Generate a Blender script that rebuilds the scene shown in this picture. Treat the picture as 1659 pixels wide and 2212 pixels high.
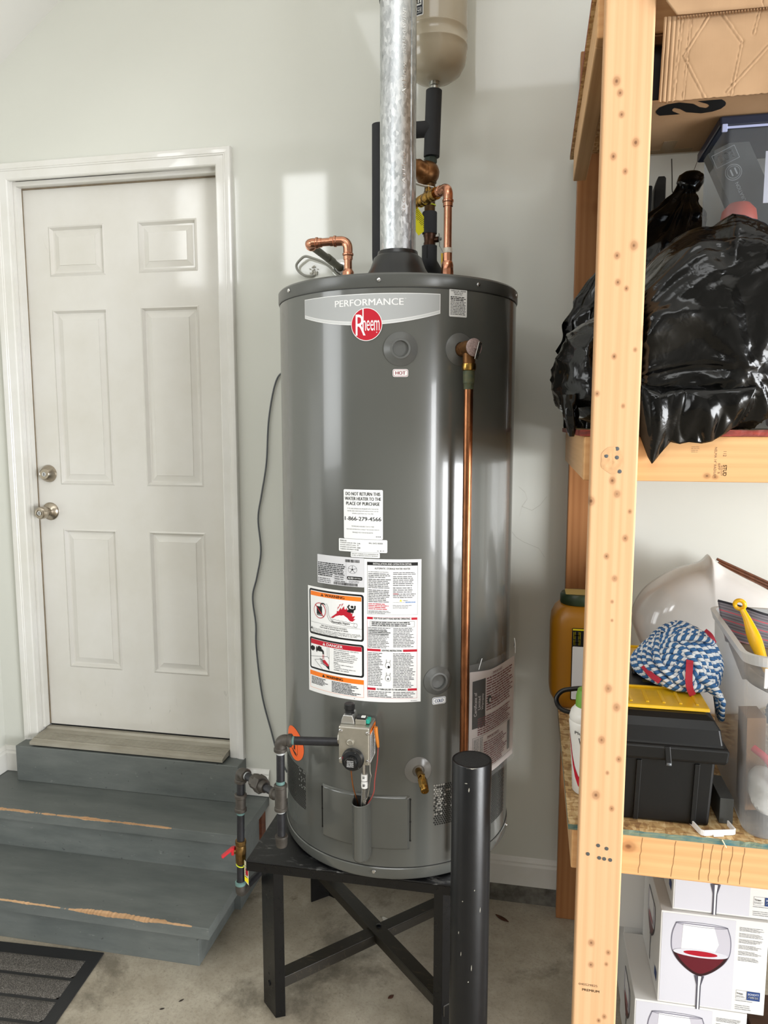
import bpy, bmesh, math, random
from mathutils import Vector, Matrix, noise

# ------------------------------------------------------------------ camera, light, exposure
SC = bpy.context.scene
COL = SC.collection
for o in list(bpy.data.objects):
    bpy.data.objects.remove(o)


def set_camera(f_px, yaw, pitch, pos):
    cd = bpy.data.cameras.new('camera')
    cd.sensor_fit = 'VERTICAL'
    cd.sensor_height = 24.0
    cd.lens = f_px * 24.0 / 2212.0
    cd.clip_start = 0.02
    cam = bpy.data.objects.new('camera', cd)
    COL.objects.link(cam)
    cam.location = pos
    cam.rotation_euler = (math.radians(90 - pitch), 0, math.radians(yaw))
    SC.camera = cam


set_camera(1600.0, 11.27, 6.71, (0.0, -2.4916, 1.674))

W = bpy.data.worlds.new('world')
SC.world = W
W.use_nodes = True
W.node_tree.nodes['Background'].inputs[0].default_value = (0.75, 0.86, 1.0, 1)
W.node_tree.nodes['Background'].inputs[1].default_value = 0.6
SC.view_settings.view_transform = 'Standard'
SC.view_settings.look = 'None'
SC.view_settings.gamma = 1.0
SC.view_settings.exposure = 0.0
SC.view_settings.use_curve_mapping = False
SC.cycles.use_denoising = True
SC.cycles.max_bounces = 8
SC.cycles.diffuse_bounces = 5
SC.cycles.transparent_max_bounces = 16


def area_light(name, loc, target, sx, sy, energy, color):
    ld = bpy.data.lights.new(name, 'AREA')
    ld.shape = 'RECTANGLE'
    ld.size, ld.size_y = sx, sy
    ld.energy = energy
    ld.color = color
    o = bpy.data.objects.new(name, ld)
    COL.objects.link(o)
    o.location = loc
    d = Vector(target) - Vector(loc)
    o.rotation_euler = d.to_track_quat('-Z', 'Y').to_euler()
    return o


# daylight through the open garage door in the right-hand wall
area_light('garage_door_daylight', (5.0, -4.1, 1.15), (0.0, -4.1, 1.15), 4.8, 2.1, 830, (0.965, 0.982, 1.0))
# daylight through the side windows on the far left
area_light('window_daylight', (-5.4, -4.4, 2.3), (0.0, -3.2, 1.6), 2.4, 2.2, 110, (0.96, 0.99, 1.0))
# roof window above the middle of the garage
area_light('roof_window_daylight', (-0.2, -4.6, 5.0), (-0.2, -4.6, 0.0), 2.6, 1.6, 60, (0.97, 0.99, 1.0))

# small clerestory panes high in the front wall
for (x0, x1, z0, z1, e) in ((-3.22, -2.65, 3.62, 4.86, 34), (-4.76, -4.40, 3.55, 4.86, 18), (-4.02, -3.86, 3.55, 4.86, 9)):
    area_light('clerestory_daylight', ((x0 + x1) / 2, -7.04, (z0 + z1) / 2), ((x0 + x1) / 2, 0, (z0 + z1) / 2), x1 - x0, z1 - z0, e, (0.97, 0.99, 1.0))

# ------------------------------------------------------------------ helpers
OFF = {}


def lin(h):
    h = h.lstrip('#')
    r = []
    for i in (0, 2, 4):
        v = int(h[i:i + 2], 16) / 255
        r.append(v / 12.92 if v <= 0.04045 else ((v + 0.055) / 1.055) ** 2.4)
    return (*r, 1.0)


MATS = {}


class NT:
    """small wrapper for building node trees"""
    def __init__(self, name):
        self.m = bpy.data.materials.new(name)
        self.m.use_nodes = True
        self.t = self.m.node_tree
        self.b = self.t.nodes['Principled BSDF']

    def n(self, typ, **kw):
        nd = self.t.nodes.new(typ)
        for k, v in kw.items():
            if k.startswith('i_'):
                key = k[2:]
                key = int(key) if key.isdigit() else key.replace('_', ' ')
                s = nd.inputs[key]
                if hasattr(v, 'is_output') or isinstance(v, bpy.types.NodeSocket):
                    self.t.links.new(v, s)
                else:
                    s.default_value = v
            else:
                setattr(nd, k, v)
        return nd

    def coord(self, scale=(1, 1, 1), kind='Object', rot=(0, 0, 0)):
        tc = self.n('ShaderNodeTexCoord')
        mp = self.n('ShaderNodeMapping', i_Scale=scale, i_Rotation=rot)
        self.t.links.new(tc.outputs[kind], mp.inputs[0])
        return mp.outputs[0]

    def noise(self, co, scale, detail=4, rough=0.55, dist=0.0):
        nd = self.n('ShaderNodeTexNoise', i_Vector=co, i_Scale=scale, i_Detail=detail, i_Roughness=rough, i_Distortion=dist)
        return nd.outputs['Fac']

    def ramp(self, fac, stops):
        r = self.n('ShaderNodeValToRGB', i_Fac=fac)
        e = r.color_ramp.elements
        while len(e) < len(stops):
            e.new(0.5)
        for k, (p, c) in enumerate(stops):
            e[k].position = p
            e[k].color = c if len(c) == 4 else (*c, 1)
        return r.outputs[0]

    def mix(self, fac, a, b, blend='MIX'):
        m = self.n('ShaderNodeMix', data_type='RGBA', blend_type=blend)
        for s, v in ((m.inputs[0], fac), (m.inputs[6], a), (m.inputs[7], b)):
            if isinstance(v, bpy.types.NodeSocket):
                self.t.links.new(v, s)
            else:
                s.default_value = v
        return m.outputs[2]

    def math(self, op, a, b=0.0, c=None, clamp=False):
        m = self.n('ShaderNodeMath', operation=op, use_clamp=clamp)
        for i, v in enumerate((a, b) if c is None else (a, b, c)):
            if isinstance(v, bpy.types.NodeSocket):
                self.t.links.new(v, m.inputs[i])
            else:
                m.inputs[i].default_value = v
        return m.outputs[0]

    def bump(self, h, strength=0.2, dist=0.002):
        b = self.n('ShaderNodeBump', i_Height=h, i_Strength=strength, i_Distance=dist)
        self.t.links.new(b.outputs[0], self.b.inputs['Normal'])

    def set(self, key, v):
        s = self.b.inputs[key]
        if isinstance(v, bpy.types.NodeSocket):
            self.t.links.new(v, s)
        else:
            s.default_value = v


def mat(name, col, rough=0.5, metal=0.0, spec=0.5, coat=0.0, var=0.0, vscale=8.0, bump=0.0, bscale=200.0, col2=None, stretch=(1, 1, 1), bdist=0.001, rvar=0.0, trans=None):
    if name in MATS:
        return MATS[name]
    t = NT(name)
    c1 = lin(col) if isinstance(col, str) else col
    t.set('Base Color', c1)
    t.set('Roughness', rough)
    t.set('Metallic', metal)
    t.set('Specular IOR Level', spec)
    if coat:
        t.set('Coat Weight', coat)
        t.set('Coat Roughness', 0.05)
    co = t.coord(stretch)
    if var or col2:
        c2 = (lin(col2) if isinstance(col2, str) else col2) if col2 else tuple(x * (1 - var) for x in c1[:3]) + (1,)
        nz = t.noise(co, vscale, 5, 0.6)
        t.set('Base Color', t.ramp(nz, [(0.35, c2), (0.65, c1)]))
    if rvar:
        nz = t.noise(co, vscale * 1.7, 4, 0.6)
        t.set('Roughness', t.math('MULTIPLY_ADD', nz, rvar, rough - rvar * 0.5))
    if bump:
        t.bump(t.noise(co, bscale, 3, 0.6), bump, bdist)
    MATS[name] = t.m
    return t.m


def wood(name, light, dark, axis='z', knots=(), face='y', rough=0.55, gscale=1.0, generic=True, bump=0.12, knotcol='#7a4a28'):
    """sawn timber: grain runs along axis; knots are (u, v, radius) on the broad face, u across, v along"""
    t = NT(name)
    s = {'z': (38, 38, 1.3), 'x': (1.3, 38, 38), 'y': (38, 1.3, 38)}[axis]
    co = t.coord(tuple(v * gscale for v in s))
    raw = t.coord((1, 1, 1))
    warp = t.noise(t.coord(tuple(2.2 if v > 5 else 0.8 for v in s)), 3.0, 2)
    n1 = t.noise(co, 1.0, 6, 0.6, 0.6)
    w = t.n('ShaderNodeTexWave', i_Vector=co, i_Scale=0.42, i_Distortion=5.0, i_Detail=2.0)
    w.bands_direction = 'X' if axis != 'x' else 'Z'
    fine = t.noise(t.coord(tuple(v * 3.2 if v > 5 else v for v in s)), 1.0, 3, 0.6)
    g = t.math('ADD', t.math('ADD', t.math('MULTIPLY', n1, 0.40), t.math('MULTIPLY', fine, 0.45)), t.math('MULTIPLY', w.outputs['Fac'], 0.15))
    c = t.ramp(g, [(0.2, lin(dark)), (0.62, lin(light))])
    c = t.mix(t.math('MULTIPLY', warp, 0.25), c, lin(dark))
    if generic:
        sv = {'z': (9, 9, 5), 'x': (5, 9, 9), 'y': (9, 5, 9)}[axis]
        vo = t.n('ShaderNodeTexVoronoi', i_Vector=t.coord(sv), i_Scale=1.0, i_Randomness=1.0)
        k = t.ramp(vo.outputs['Distance'], [(0.05, (1, 1, 1)), (0.16, (0, 0, 0))])
        c = t.mix(t.math('MULTIPLY', k, 0.6), c, lin(knotcol))
    if knots:
        sep = t.n('ShaderNodeSeparateXYZ')
        t.t.links.new(raw, sep.inputs[0])
        iu, iv = {'z': (0, 2), 'x': (2, 0), 'y': (0, 1)}[axis]
        U, V = sep.outputs[iu], sep.outputs[iv]
        tot = None
        halo = None
        for (ku, kv, kr) in knots:
            kr *= 0.80
            a = t.math('DIVIDE', t.math('SUBTRACT', U, ku), kr)
            b = t.math('DIVIDE', t.math('SUBTRACT', V, kv), kr * 1.25)
            d = t.math('ADD', t.math('MULTIPLY', a, a), t.math('MULTIPLY', b, b))
            tot = d if tot is None else t.math('MINIMUM', tot, d)
        dd = t.math('MULTIPLY', t.math('SQRT', t.math('ADD', tot, t.math('MULTIPLY', t.math('SUBTRACT', n1, 0.5), 0.8))), 0.55)
        dd = t.math('MINIMUM', dd, 1.6)
        c = t.mix(t.ramp(dd, [(0.0, (0.60,) * 3), (0.50, (0.45,) * 3), (0.72, (0.12,) * 3), (1.0, (0.0,) * 3)]), c, lin(knotcol))
        c = t.mix(t.ramp(dd, [(0.10, (0.6,) * 3), (0.30, (0, 0, 0))]), c, lin('#4a2a18'))
    t.set('Base Color', c)
    t.set('Roughness', rough)
    t.set('Specular IOR Level', 0.25)
    t.bump(n1, bump, 0.001)
    MATS[name] = t.m
    return t.m


class MB:
    """collects geometry in world coordinates, then links it as ONE mesh object"""
    def __init__(self):
        self.v, self.f, self.mi, self.sm, self.uv = [], [], [], [], None

    def add(self, vs, fs, mi=0, smooth=False):
        b = len(self.v)
        self.v += [tuple(v) for v in vs]
        for f in fs:
            self.f.append(tuple(b + i for i in f))
            self.mi.append(mi)
            self.sm.append(smooth)
        return self

    def box(self, x0, x1, y0, y1, z0, z1, mi=0):
        vs = [(x, y, z) for z in (z0, z1) for y in (y0, y1) for x in (x0, x1)]
        return self.add(vs, [(0, 2, 3, 1), (4, 5, 7, 6), (0, 1, 5, 4), (2, 6, 7, 3), (0, 4, 6, 2), (1, 3, 7, 5)], mi)

    def obox(self, c, ax, ay, az, mi=0):
        c, ax, ay, az = Vector(c), Vector(ax), Vector(ay), Vector(az)
        vs = [c + ax * i + ay * j + az * k for k in (-1, 1) for j in (-1, 1) for i in (-1, 1)]
        return self.add(vs, [(0, 2, 3, 1), (4, 5, 7, 6), (0, 1, 5, 4), (2, 6, 7, 3), (0, 4, 6, 2), (1, 3, 7, 5)], mi)

    def bar(self, p0, p1, w, d, up=(0, 0, 1), mi=0):
        p0, p1 = Vector(p0), Vector(p1)
        ax = (p1 - p0)
        L = ax.length
        ax.normalize()
        s = ax.cross(Vector(up)).normalized()
        u = s.cross(ax).normalized()
        return self.obox((p0 + p1) / 2, ax * L / 2, s * w / 2, u * d / 2, mi)

    def cyl(self, p0, p1, r0, r1=None, n=24, caps=True, mi=0, smooth=True):
        r1 = r0 if r1 is None else r1
        p0, p1 = Vector(p0), Vector(p1)
        ax = (p1 - p0).normalized()
        t = Vector((0, 0, 1)) if abs(ax.z) < 0.9 else Vector((1, 0, 0))
        u = ax.cross(t).normalized()
        w = ax.cross(u)
        vs = []
        for p, r in ((p0, r0), (p1, r1)):
            for k in range(n):
                a = 2 * math.pi * k / n
                vs.append(p + (u * math.cos(a) + w * math.sin(a)) * r)
        fs = [(k, (k + 1) % n, n + (k + 1) % n, n + k) for k in range(n)]
        self.add(vs, fs, mi, smooth)
        if caps:
            self.add(vs[:n], [tuple(range(n - 1, -1, -1))], mi)
            self.add(vs[n:], [tuple(range(n))], mi)
        return self

    def lathe(self, prof, origin=(0, 0, 0), axis=(0, 0, 1), n=40, mi=0, smooth=True, sx=1.0, sy=1.0):
        ax = Vector(axis).normalized()
        t = Vector((0, 0, 1)) if abs(ax.z) < 0.9 else Vector((1, 0, 0))
        u = ax.cross(t).normalized()
        w = ax.cross(u)
        o = Vector(origin)
        vs, fs = [], []
        for (r, h) in prof:
            for k in range(n):
                a = 2 * math.pi * k / n
                vs.append(o + ax * h + (u * math.cos(a) * sx + w * math.sin(a) * sy) * max(r, 1e-5))
        for i in range(len(prof) - 1):
            for k in range(n):
                fs.append((i * n + k, i * n + (k + 1) % n, (i + 1) * n + (k + 1) % n, (i + 1) * n + k))
        return self.add(vs, fs, mi, smooth)

    def ring(self, c, axis, R, r, n=28, m=10, mi=0):
        prof = [(R + r * math.cos(2 * math.pi * k / m), r * math.sin(2 * math.pi * k / m)) for k in range(m + 1)]
        return self.lathe(prof, c, axis, n, mi)

    def tube(self, path, r, n=12, closed=False, caps=True, mi=0, twist_uv=False, rad=None):
        P = [Vector(p) for p in path]
        N = len(P)
        tang = []
        for i in range(N):
            a = P[(i - 1) % N] if (closed or i > 0) else P[i]
            b = P[(i + 1) % N] if (closed or i < N - 1) else P[i]
            tang.append((b - a).normalized())
        t0 = tang[0]
        ref = Vector((0, 0, 1)) if abs(t0.z) < 0.9 else Vector((1, 0, 0))
        u = t0.cross(ref).normalized()
        vs, fs = [], []
        for i in range(N):
            t = tang[i]
            u = (u - t * u.dot(t))
            if u.length < 1e-6:
                u = t.cross(Vector((0.3, 0.5, 0.8)))
            u.normalize()
            w = t.cross(u)
            rr = rad[i] if rad else r
            for k in range(n):
                a = 2 * math.pi * k / n
                vs.append(P[i] + (u * math.cos(a) + w * math.sin(a)) * rr)
        M = N if closed else N - 1
        for i in range(M):
            j = (i + 1) % N
            for k in range(n):
                fs.append((i * n + k, i * n + (k + 1) % n, j * n + (k + 1) % n, j * n + k))
        self.add(vs, fs, mi, True)
        if caps and not closed:
            self.add(vs[:n], [tuple(range(n - 1, -1, -1))], mi)
            self.add(vs[-n:], [tuple(range(n))], mi)
        return self

    def prism(self, poly, fn, h0, h1, mi=0):
        """poly: 2-D outline; fn(a, b, h) -> 3-D point"""
        n = len(poly)
        vs = [fn(a, b, h0) for a, b in poly] + [fn(a, b, h1) for a, b in poly]
        fs = [(k, (k + 1) % n, n + (k + 1) % n, n + k) for k in range(n)]
        fs += [tuple(range(n - 1, -1, -1)), tuple(range(n, 2 * n))]
        return self.add(vs, fs, mi)

    def grid(self, fn, nu, nv, mi=0, smooth=True, closed_u=False):
        vs = [fn(i / (nu if not closed_u else nu), j / nv) for j in range(nv + 1) for i in range(nu + (0 if closed_u else 1))]
        w = nu if closed_u else nu + 1
        fs = []
        for j in range(nv):
            for i in range(nu):
                i2 = (i + 1) % w if closed_u else i + 1
                fs.append((j * w + i, j * w + i2, (j + 1) * w + i2, (j + 1) * w + i))
        return self.add(vs, fs, mi, smooth)

    def build(self, name, mats, parent=None, bevel=0.0, seg=2, solid=0.0, sub=0, fix=True, auto=None):
        if parent is not None:
            off = OFF[parent.name]
        else:
            xs = [v[0] for v in self.v]; ys = [v[1] for v in self.v]; zs = [v[2] for v in self.v]
            off = Vector(((min(xs) + max(xs)) / 2, (min(ys) + max(ys)) / 2, min(zs)))
        me = bpy.data.meshes.new(name)
        me.from_pydata([(v[0] - off.x, v[1] - off.y, v[2] - off.z) for v in self.v], [], self.f)
        if not isinstance(mats, (list, tuple)):
            mats = [mats]
        for m in mats:
            me.materials.append(m)
        me.polygons.foreach_set('material_index', self.mi)
        me.polygons.foreach_set('use_smooth', self.sm)
        if fix:
            bm = bmesh.new()
            bm.from_mesh(me)
            bmesh.ops.remove_doubles(bm, verts=bm.verts, dist=1e-6)
            bmesh.ops.recalc_face_normals(bm, faces=bm.faces)
            for e in bm.edges:
                if len(e.link_faces) == 2 and e.calc_face_angle(0.0) > 0.62:
                    e.smooth = False
            bm.to_mesh(me)
            bm.free()
        me.update()
        o = bpy.data.objects.new(name, me)
        COL.objects.link(o)
        if parent is not None:
            o.parent = parent
            OFF[o.name] = off
        else:
            o.location = off
            OFF[o.name] = off
        if sub:
            md = o.modifiers.new('sub', 'SUBSURF'); md.levels = sub; md.render_levels = sub
        if solid:
            md = o.modifiers.new('solid', 'SOLIDIFY'); md.thickness = solid; md.offset = 0
        if bevel:
            md = o.modifiers.new('bevel', 'BEVEL'); md.width = bevel; md.segments = seg
            md.limit_method = 'ANGLE'; md.angle_limit = math.radians(40); md.harden_normals = False
        return o


def tag(o, label=None, cat=None, group=None, kind=None):
    if label: o['label'] = label
    if cat: o['category'] = cat
    if group: o['group'] = group
    if kind: o['kind'] = kind
    return o


def root(name, loc, label=None, cat=None, group=None, kind=None):
    o = bpy.data.objects.new(name, None)
    o.empty_display_size = 0.05
    COL.objects.link(o)
    o.location = loc
    OFF[o.name] = Vector(loc)
    return tag(o, label, cat, group, kind)


def share(src, name, parent, delta):
    """a child that shares the mesh of src, moved by delta"""
    o = bpy.data.objects.new(name, src.data)
    COL.objects.link(o)
    o.parent = parent
    o.location = Vector(src.location) + Vector(delta)
    for md in src.modifiers:
        m2 = o.modifiers.new(md.name, md.type)
        if md.type == 'BEVEL':
            m2.width, m2.segments, m2.limit_method, m2.angle_limit = md.width, md.segments, md.limit_method, md.angle_limit
    OFF[o.name] = OFF[parent.name]
    return o


def arc_path(pts, r, n=6):
    """polyline with rounded corners"""
    P = [Vector(p) for p in pts]
    out = [P[0]]
    for i in range(1, len(P) - 1):
        a, b, c = P[i - 1], P[i], P[i + 1]
        d0, d1 = (a - b).normalized(), (c - b).normalized()
        rr = min(r, (a - b).length * 0.49, (c - b).length * 0.49)
        s, e = b + d0 * rr, b + d1 * rr
        for k in range(n + 1):
            t = k / n
            out.append((1 - t) ** 2 * s + 2 * t * (1 - t) * b + t * t * e)
    out.append(P[-1])
    return out


def spline(pts, n=10):
    """Catmull-Rom through the points"""
    P = [Vector(p) for p in pts]
    P = [P[0] * 2 - P[1]] + P + [P[-1] * 2 - P[-2]]
    out = []
    for i in range(1, len(P) - 2):
        p0, p1, p2, p3 = P[i - 1:i + 3]
        for k in range(n):
            t = k / n
            out.append(0.5 * ((2 * p1) + (p2 - p0) * t + (2 * p0 - 5 * p1 + 4 * p2 - p3) * t * t + (3 * p1 - p0 - 3 * p2 + p3) * t ** 3))
    out.append(P[-2])
    return out


# ---------------------------------------------------------------- print: lettering and flat print on a mapped surface
_TXT = {}


def text_geo(s, bold=0.0):
    key = (s, bold)
    if key in _TXT:
        return _TXT[key]
    cu = bpy.data.curves.new('lettering', 'FONT')
    cu.body = s
    cu.offset = bold
    cu.resolution_u = 3
    ob = bpy.data.objects.new('lettering', cu)
    COL.objects.link(ob)
    dg = bpy.context.evaluated_depsgraph_get()
    me = ob.evaluated_get(dg).to_mesh()
    vs = [(v.co.x, v.co.y) for v in me.vertices]
    fs = [tuple(p.vertices) for p in me.polygons]
    ob.evaluated_get(dg).to_mesh_clear()
    bpy.data.objects.remove(ob)
    bpy.data.curves.remove(cu)
    x0, x1 = min(v[0] for v in vs), max(v[0] for v in vs)
    y0, y1 = min(v[1] for v in vs), max(v[1] for v in vs)
    vs = [((x - x0) / max(x1 - x0, 1e-6), (y - y0) / max(y1 - y0, 1e-6)) for x, y in vs]
    _TXT[key] = (vs, fs)
    return _TXT[key]


class Print:
    """flat print on a surface: fmap(u, v, h) -> point; one mesh per colour"""
    def __init__(self, fmap, du=0.012):
        self.m, self.du, self.L = fmap, du, {}

    def mb(self, c):
        if c not in self.L:
            self.L[c] = MB()
        return self.L[c]

    def rect(self, c, u0, u1, v0, v1, h=1):
        n = max(1, int(abs(u1 - u0) / self.du))
        vs, fs = [], []
        for i in range(n + 1):
            u = u0 + (u1 - u0) * i / n
            vs += [self.m(u, v0, h), self.m(u, v1, h)]
        fs = [(2 * i, 2 * i + 2, 2 * i + 3, 2 * i + 1) for i in range(n)]
        self.mb(c).add(vs, fs)

    def strip(self, c, u0, u1, lo, hi, h=1, n=None):
        n = n or max(8, int(abs(u1 - u0) / self.du * 2))
        vs = []
        for i in range(n + 1):
            u = u0 + (u1 - u0) * i / n
            vs += [self.m(u, lo(u), h), self.m(u, hi(u), h)]
        self.mb(c).add(vs, [(2 * i, 2 * i + 2, 2 * i + 3, 2 * i + 1) for i in range(n)])

    def rrect(self, c, u0, u1, v0, v1, r, h=1):
        us = [u0 + r * (1 - math.cos(a * math.pi / 12)) for a in range(7)]
        k = max(2, int((u1 - u0) / self.du))
        us += [u0 + r + (u1 - u0 - 2 * r) * i / k for i in range(1, k)]
        us += [u1 - r + r * math.sin(a * math.pi / 12) for a in range(7)]
        vs = []
        for u in us:
            d = max(0.0, u0 + r - u, u - (u1 - r))
            dz = r - math.sqrt(max(0.0, r * r - d * d))
            vs += [self.m(u, v0 + dz, h), self.m(u, v1 - dz, h)]
        self.mb(c).add(vs, [(2 * i, 2 * i + 2, 2 * i + 3, 2 * i + 1) for i in range(len(us) - 1)])

    def disc(self, c, u, v, ru, rv, h=1):
        n = 24
        vs = []
        for i in range(n + 1):
            a = math.pi * i / n
            x = u - ru * math.cos(a)
            d = rv * math.sin(a)
            vs += [self.m(x, v - d, h), self.m(x, v + d, h)]
        self.mb(c).add(vs, [(2 * i, 2 * i + 2, 2 * i + 3, 2 * i + 1) for i in range(n)])

    def poly(self, c, pts, h=1):
        self.mb(c).add([self.m(u, v, h) for u, v in pts], [tuple(range(len(pts)))])

    def line(self, c, pts, w, h=1):
        for (a, b) in zip(pts[:-1], pts[1:]):
            dx, dy = b[0] - a[0], b[1] - a[1]
            L = math.hypot(dx, dy) or 1e-6
            nx, ny = -dy / L * w / 2, dx / L * w / 2
            ex, ey = dx / L * w * 0.3, dy / L * w * 0.3
            k = max(1, int(L / self.du))
            for i in range(k):
                p = (a[0] - ex + (dx + 2 * ex) * i / k, a[1] - ey + (dy + 2 * ey) * i / k)
                q = (a[0] - ex + (dx + 2 * ex) * (i + 1) / k, a[1] - ey + (dy + 2 * ey) * (i + 1) / k)
                self.mb(c).add([self.m(p[0] + nx, p[1] + ny, h), self.m(q[0] + nx, q[1] + ny, h), self.m(q[0] - nx, q[1] - ny, h), self.m(p[0] - nx, p[1] - ny, h)], [(0, 1, 2, 3)])

    def frame(self, c, u0, u1, v0, v1, w, h=1):
        self.rect(c, u0, u1, v0, v0 + w, h); self.rect(c, u0, u1, v1 - w, v1, h)
        self.rect(c, u0, u0 + w, v0, v1, h); self.rect(c, u1 - w, u1, v0, v1, h)

    def text(self, c, s, u0, u1, v0, v1, h=2, bold=0.0, rot=0):
        if bold > 0.006:      # heavier weight: the same outline laid down again, slightly shifted
            d = (v1 - v0 if rot in (0, 180) else u1 - u0) * min(0.085, bold * 2.6)
            for k in (-0.5, 0.5):
                du, dv = (d * k, 0.0) if rot in (0, 180) else (0.0, d * k)
                self.text(c, s, u0 + du, u1 + du, v0 + dv, v1 + dv, h, 0.0, rot)
        bold = 0.0
        vs, fs = text_geo(s, bold)
        if rot == 90:      # reads upwards
            P = [self.m(u1 - (u1 - u0) * y, v0 + (v1 - v0) * x, h) for x, y in vs]
        elif rot == 180:
            P = [self.m(u1 - (u1 - u0) * x, v1 - (v1 - v0) * y, h) for x, y in vs]
        elif rot == -90:   # reads downwards
            P = [self.m(u0 + (u1 - u0) * y, v1 - (v1 - v0) * x, h) for x, y in vs]
        else:
            P = [self.m(u0 + (u1 - u0) * x, v0 + (v1 - v0) * y, h) for x, y in vs]
        self.mb(c).add(P, fs)

    def bars(self, c, u0, u1, v0, v1, n, seed=1, h=2, fill=0.5, ragged=0.25):
        """lines of unreadably small print as rows of word-long dashes"""
        R = random.Random(seed)
        pitch = (v1 - v0) / n
        for k in range(n):
            y = v1 - (k + 0.5) * pitch
            end = u1 - (u1 - u0) * ragged * R.random()
            x = u0
            while x < end - pitch * 0.5:
                w = pitch * R.uniform(0.9, 3.6)
                w = min(w, end - x)
                hh = pitch * fill * R.uniform(0.75, 1.0)
                self.rect(c, x, x + w, y - hh / 2, y + hh / 2, h)
                x += w + pitch * 0.35

    def flush(self, parent, names, mats):
        for k, (c, m) in enumerate(self.L.items()):
            o = m.build(names.get(c, 'print'), mats[c], parent, fix=False)
            if len(m.f) > 60 or k > 0:
                o['kind'] = 'stuff'

# ------------------------------------------------------------------ materials
wall_m = mat('wall_paint', '#d4d5cd', 0.4, spec=0.4, coat=0.6, var=0.03, vscale=1.2, bump=0.02, bscale=160)
ceil_m = mat('ceiling_paint', '#d8d7d2', 0.7, bump=0.1, bscale=150)
trim_m = mat('trim_paint', '#e2e1de', 0.35, spec=0.5, coat=0.5, var=0.035, vscale=3.0, col2='#d6d4cc', bump=0.04, bscale=60)


def door_paint():
    t = NT('door_paint')
    co = t.coord()
    n1 = t.noise(co, 2.3, 5, 0.6)
    c = t.ramp(n1, [(0.35, lin('#d0cdc5')), (0.62, lin('#d9d7d2'))])
    sep = t.n('ShaderNodeSeparateXYZ')
    t.t.links.new(co, sep.inputs[0])
    low = t.ramp(sep.outputs[2], [(0.02, (1, 1, 1)), (0.30, (0.0, 0.0, 0.0))])
    sc = t.noise(t.coord((26, 26, 9), rot=(0, 0.7, 0)), 1.0, 3, 0.7, 1.5)
    m = t.math('MULTIPLY', t.ramp(sc, [(0.66, (0, 0, 0)), (0.74, (1, 1, 1))]), low)
    c = t.mix(t.math('MULTIPLY', m, 0.55), c, lin('#8d8b84'))
    sc2 = t.noise(t.coord((9, 9, 5)), 1.0, 6, 0.75, 1.0)
    c = t.mix(t.math('MULTIPLY', t.ramp(sc2, [(0.68, (0, 0, 0)), (0.78, (1, 1, 1))]), 0.25), c, lin('#a8a093'))
    t.set('Base Color', c)
    t.set('Roughness', 0.35)
    t.set('Coat Weight', 0.6)
    t.set('Coat Roughness', 0.07)
    t.bump(t.noise(t.coord((60, 60, 6)), 3.0, 3), 0.04, 0.0006)
    return t.m


door_m = door_paint()


def concrete_paint():
    t = NT('concrete')
    co = t.coord()
    a = t.noise(co, 1.7, 8, 0.68, 0.1)
    b = t.noise(co, 16.0, 7, 0.75)
    f = t.noise(co, 130.0, 4, 0.7)
    c = t.ramp(a, [(0.30, lin('#81796b')), (0.48, lin('#a09786')), (0.70, lin('#b9b1a1'))])
    c = t.mix(t.math('MULTIPLY', t.ramp(b, [(0.40, (0, 0, 0)), (0.66, (1, 1, 1))]), 0.45), c, lin('#8a8070'))
    c = t.mix(t.math('MULTIPLY', t.ramp(f, [(0.50, (0, 0, 0)), (0.72, (1, 1, 1))]), 0.40), c, lin('#6f6658'))
    st = t.noise(t.coord((2.6, 2.6, 1)), 1.0, 7, 0.72, 0.25)
    c = t.mix(t.ramp(st, [(0.52, (0, 0, 0)), (0.64, (0.62,) * 3)]), c, lin('#4d463a'))
    ru = t.noise(t.coord((15, 15, 1)), 1.0, 6, 0.75)
    c = t.mix(t.ramp(ru, [(0.64, (0, 0, 0)), (0.70, (0.5,) * 3)]), c, lin('#4a3d2e'))
    v = t.n('ShaderNodeTexVoronoi', i_Vector=t.coord((1, 1, 1)), i_Scale=38.0)
    c = t.mix(t.ramp(v.outputs['Distance'], [(0.03, (0.6,) * 3), (0.07, (0, 0, 0))]), c, lin('#2e2921'))
    t.set('Base Color', c)
    t.set('Roughness', t.math('MULTIPLY_ADD', b, 0.25, 0.45))
    t.set('Specular IOR Level', 0.35)
    t.bump(t.math('ADD', t.math('MULTIPLY', b, 1.2), f), 0.30, 0.0015)
    return t.m


conc_m = concrete_paint()
curb_m = mat('curb_concrete', '#77746c', 0.8, col2='#4f4c45', vscale=22, bump=0.5, bscale=120, bdist=0.002)
dark_gap = mat('dark_gap', '#15130f', 0.9)


def step_paint():
    t = NT('step_paint')
    co = t.coord((1.5, 6, 6))
    a = t.noise(co, 3.0, 6, 0.65)
    c = t.ramp(a, [(0.3, lin('#555a58')), (0.7, lin('#696d6a'))])
    s = t.noise(t.coord((30, 110, 60), rot=(0, 0, 0.15)), 1.0, 3, 0.7)
    c = t.mix(t.ramp(s, [(0.66, (0, 0, 0)), (0.76, (0.45,) * 3)]), c, lin('#8f928e'))
    d = t.noise(t.coord((60, 90, 60)), 1.0, 2, 0.5)
    c = t.mix(t.ramp(d, [(0.72, (0, 0, 0)), (0.76, (0.6,) * 3)]), c, lin('#2e3131'))
    t.set('Base Color', c)
    t.set('Roughness', t.math('MULTIPLY_ADD', a, 0.25, 0.36))
    t.bump(t.noise(t.coord((3, 60, 60)), 2.0, 4), 0.10, 0.001)
    return t.m


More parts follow.
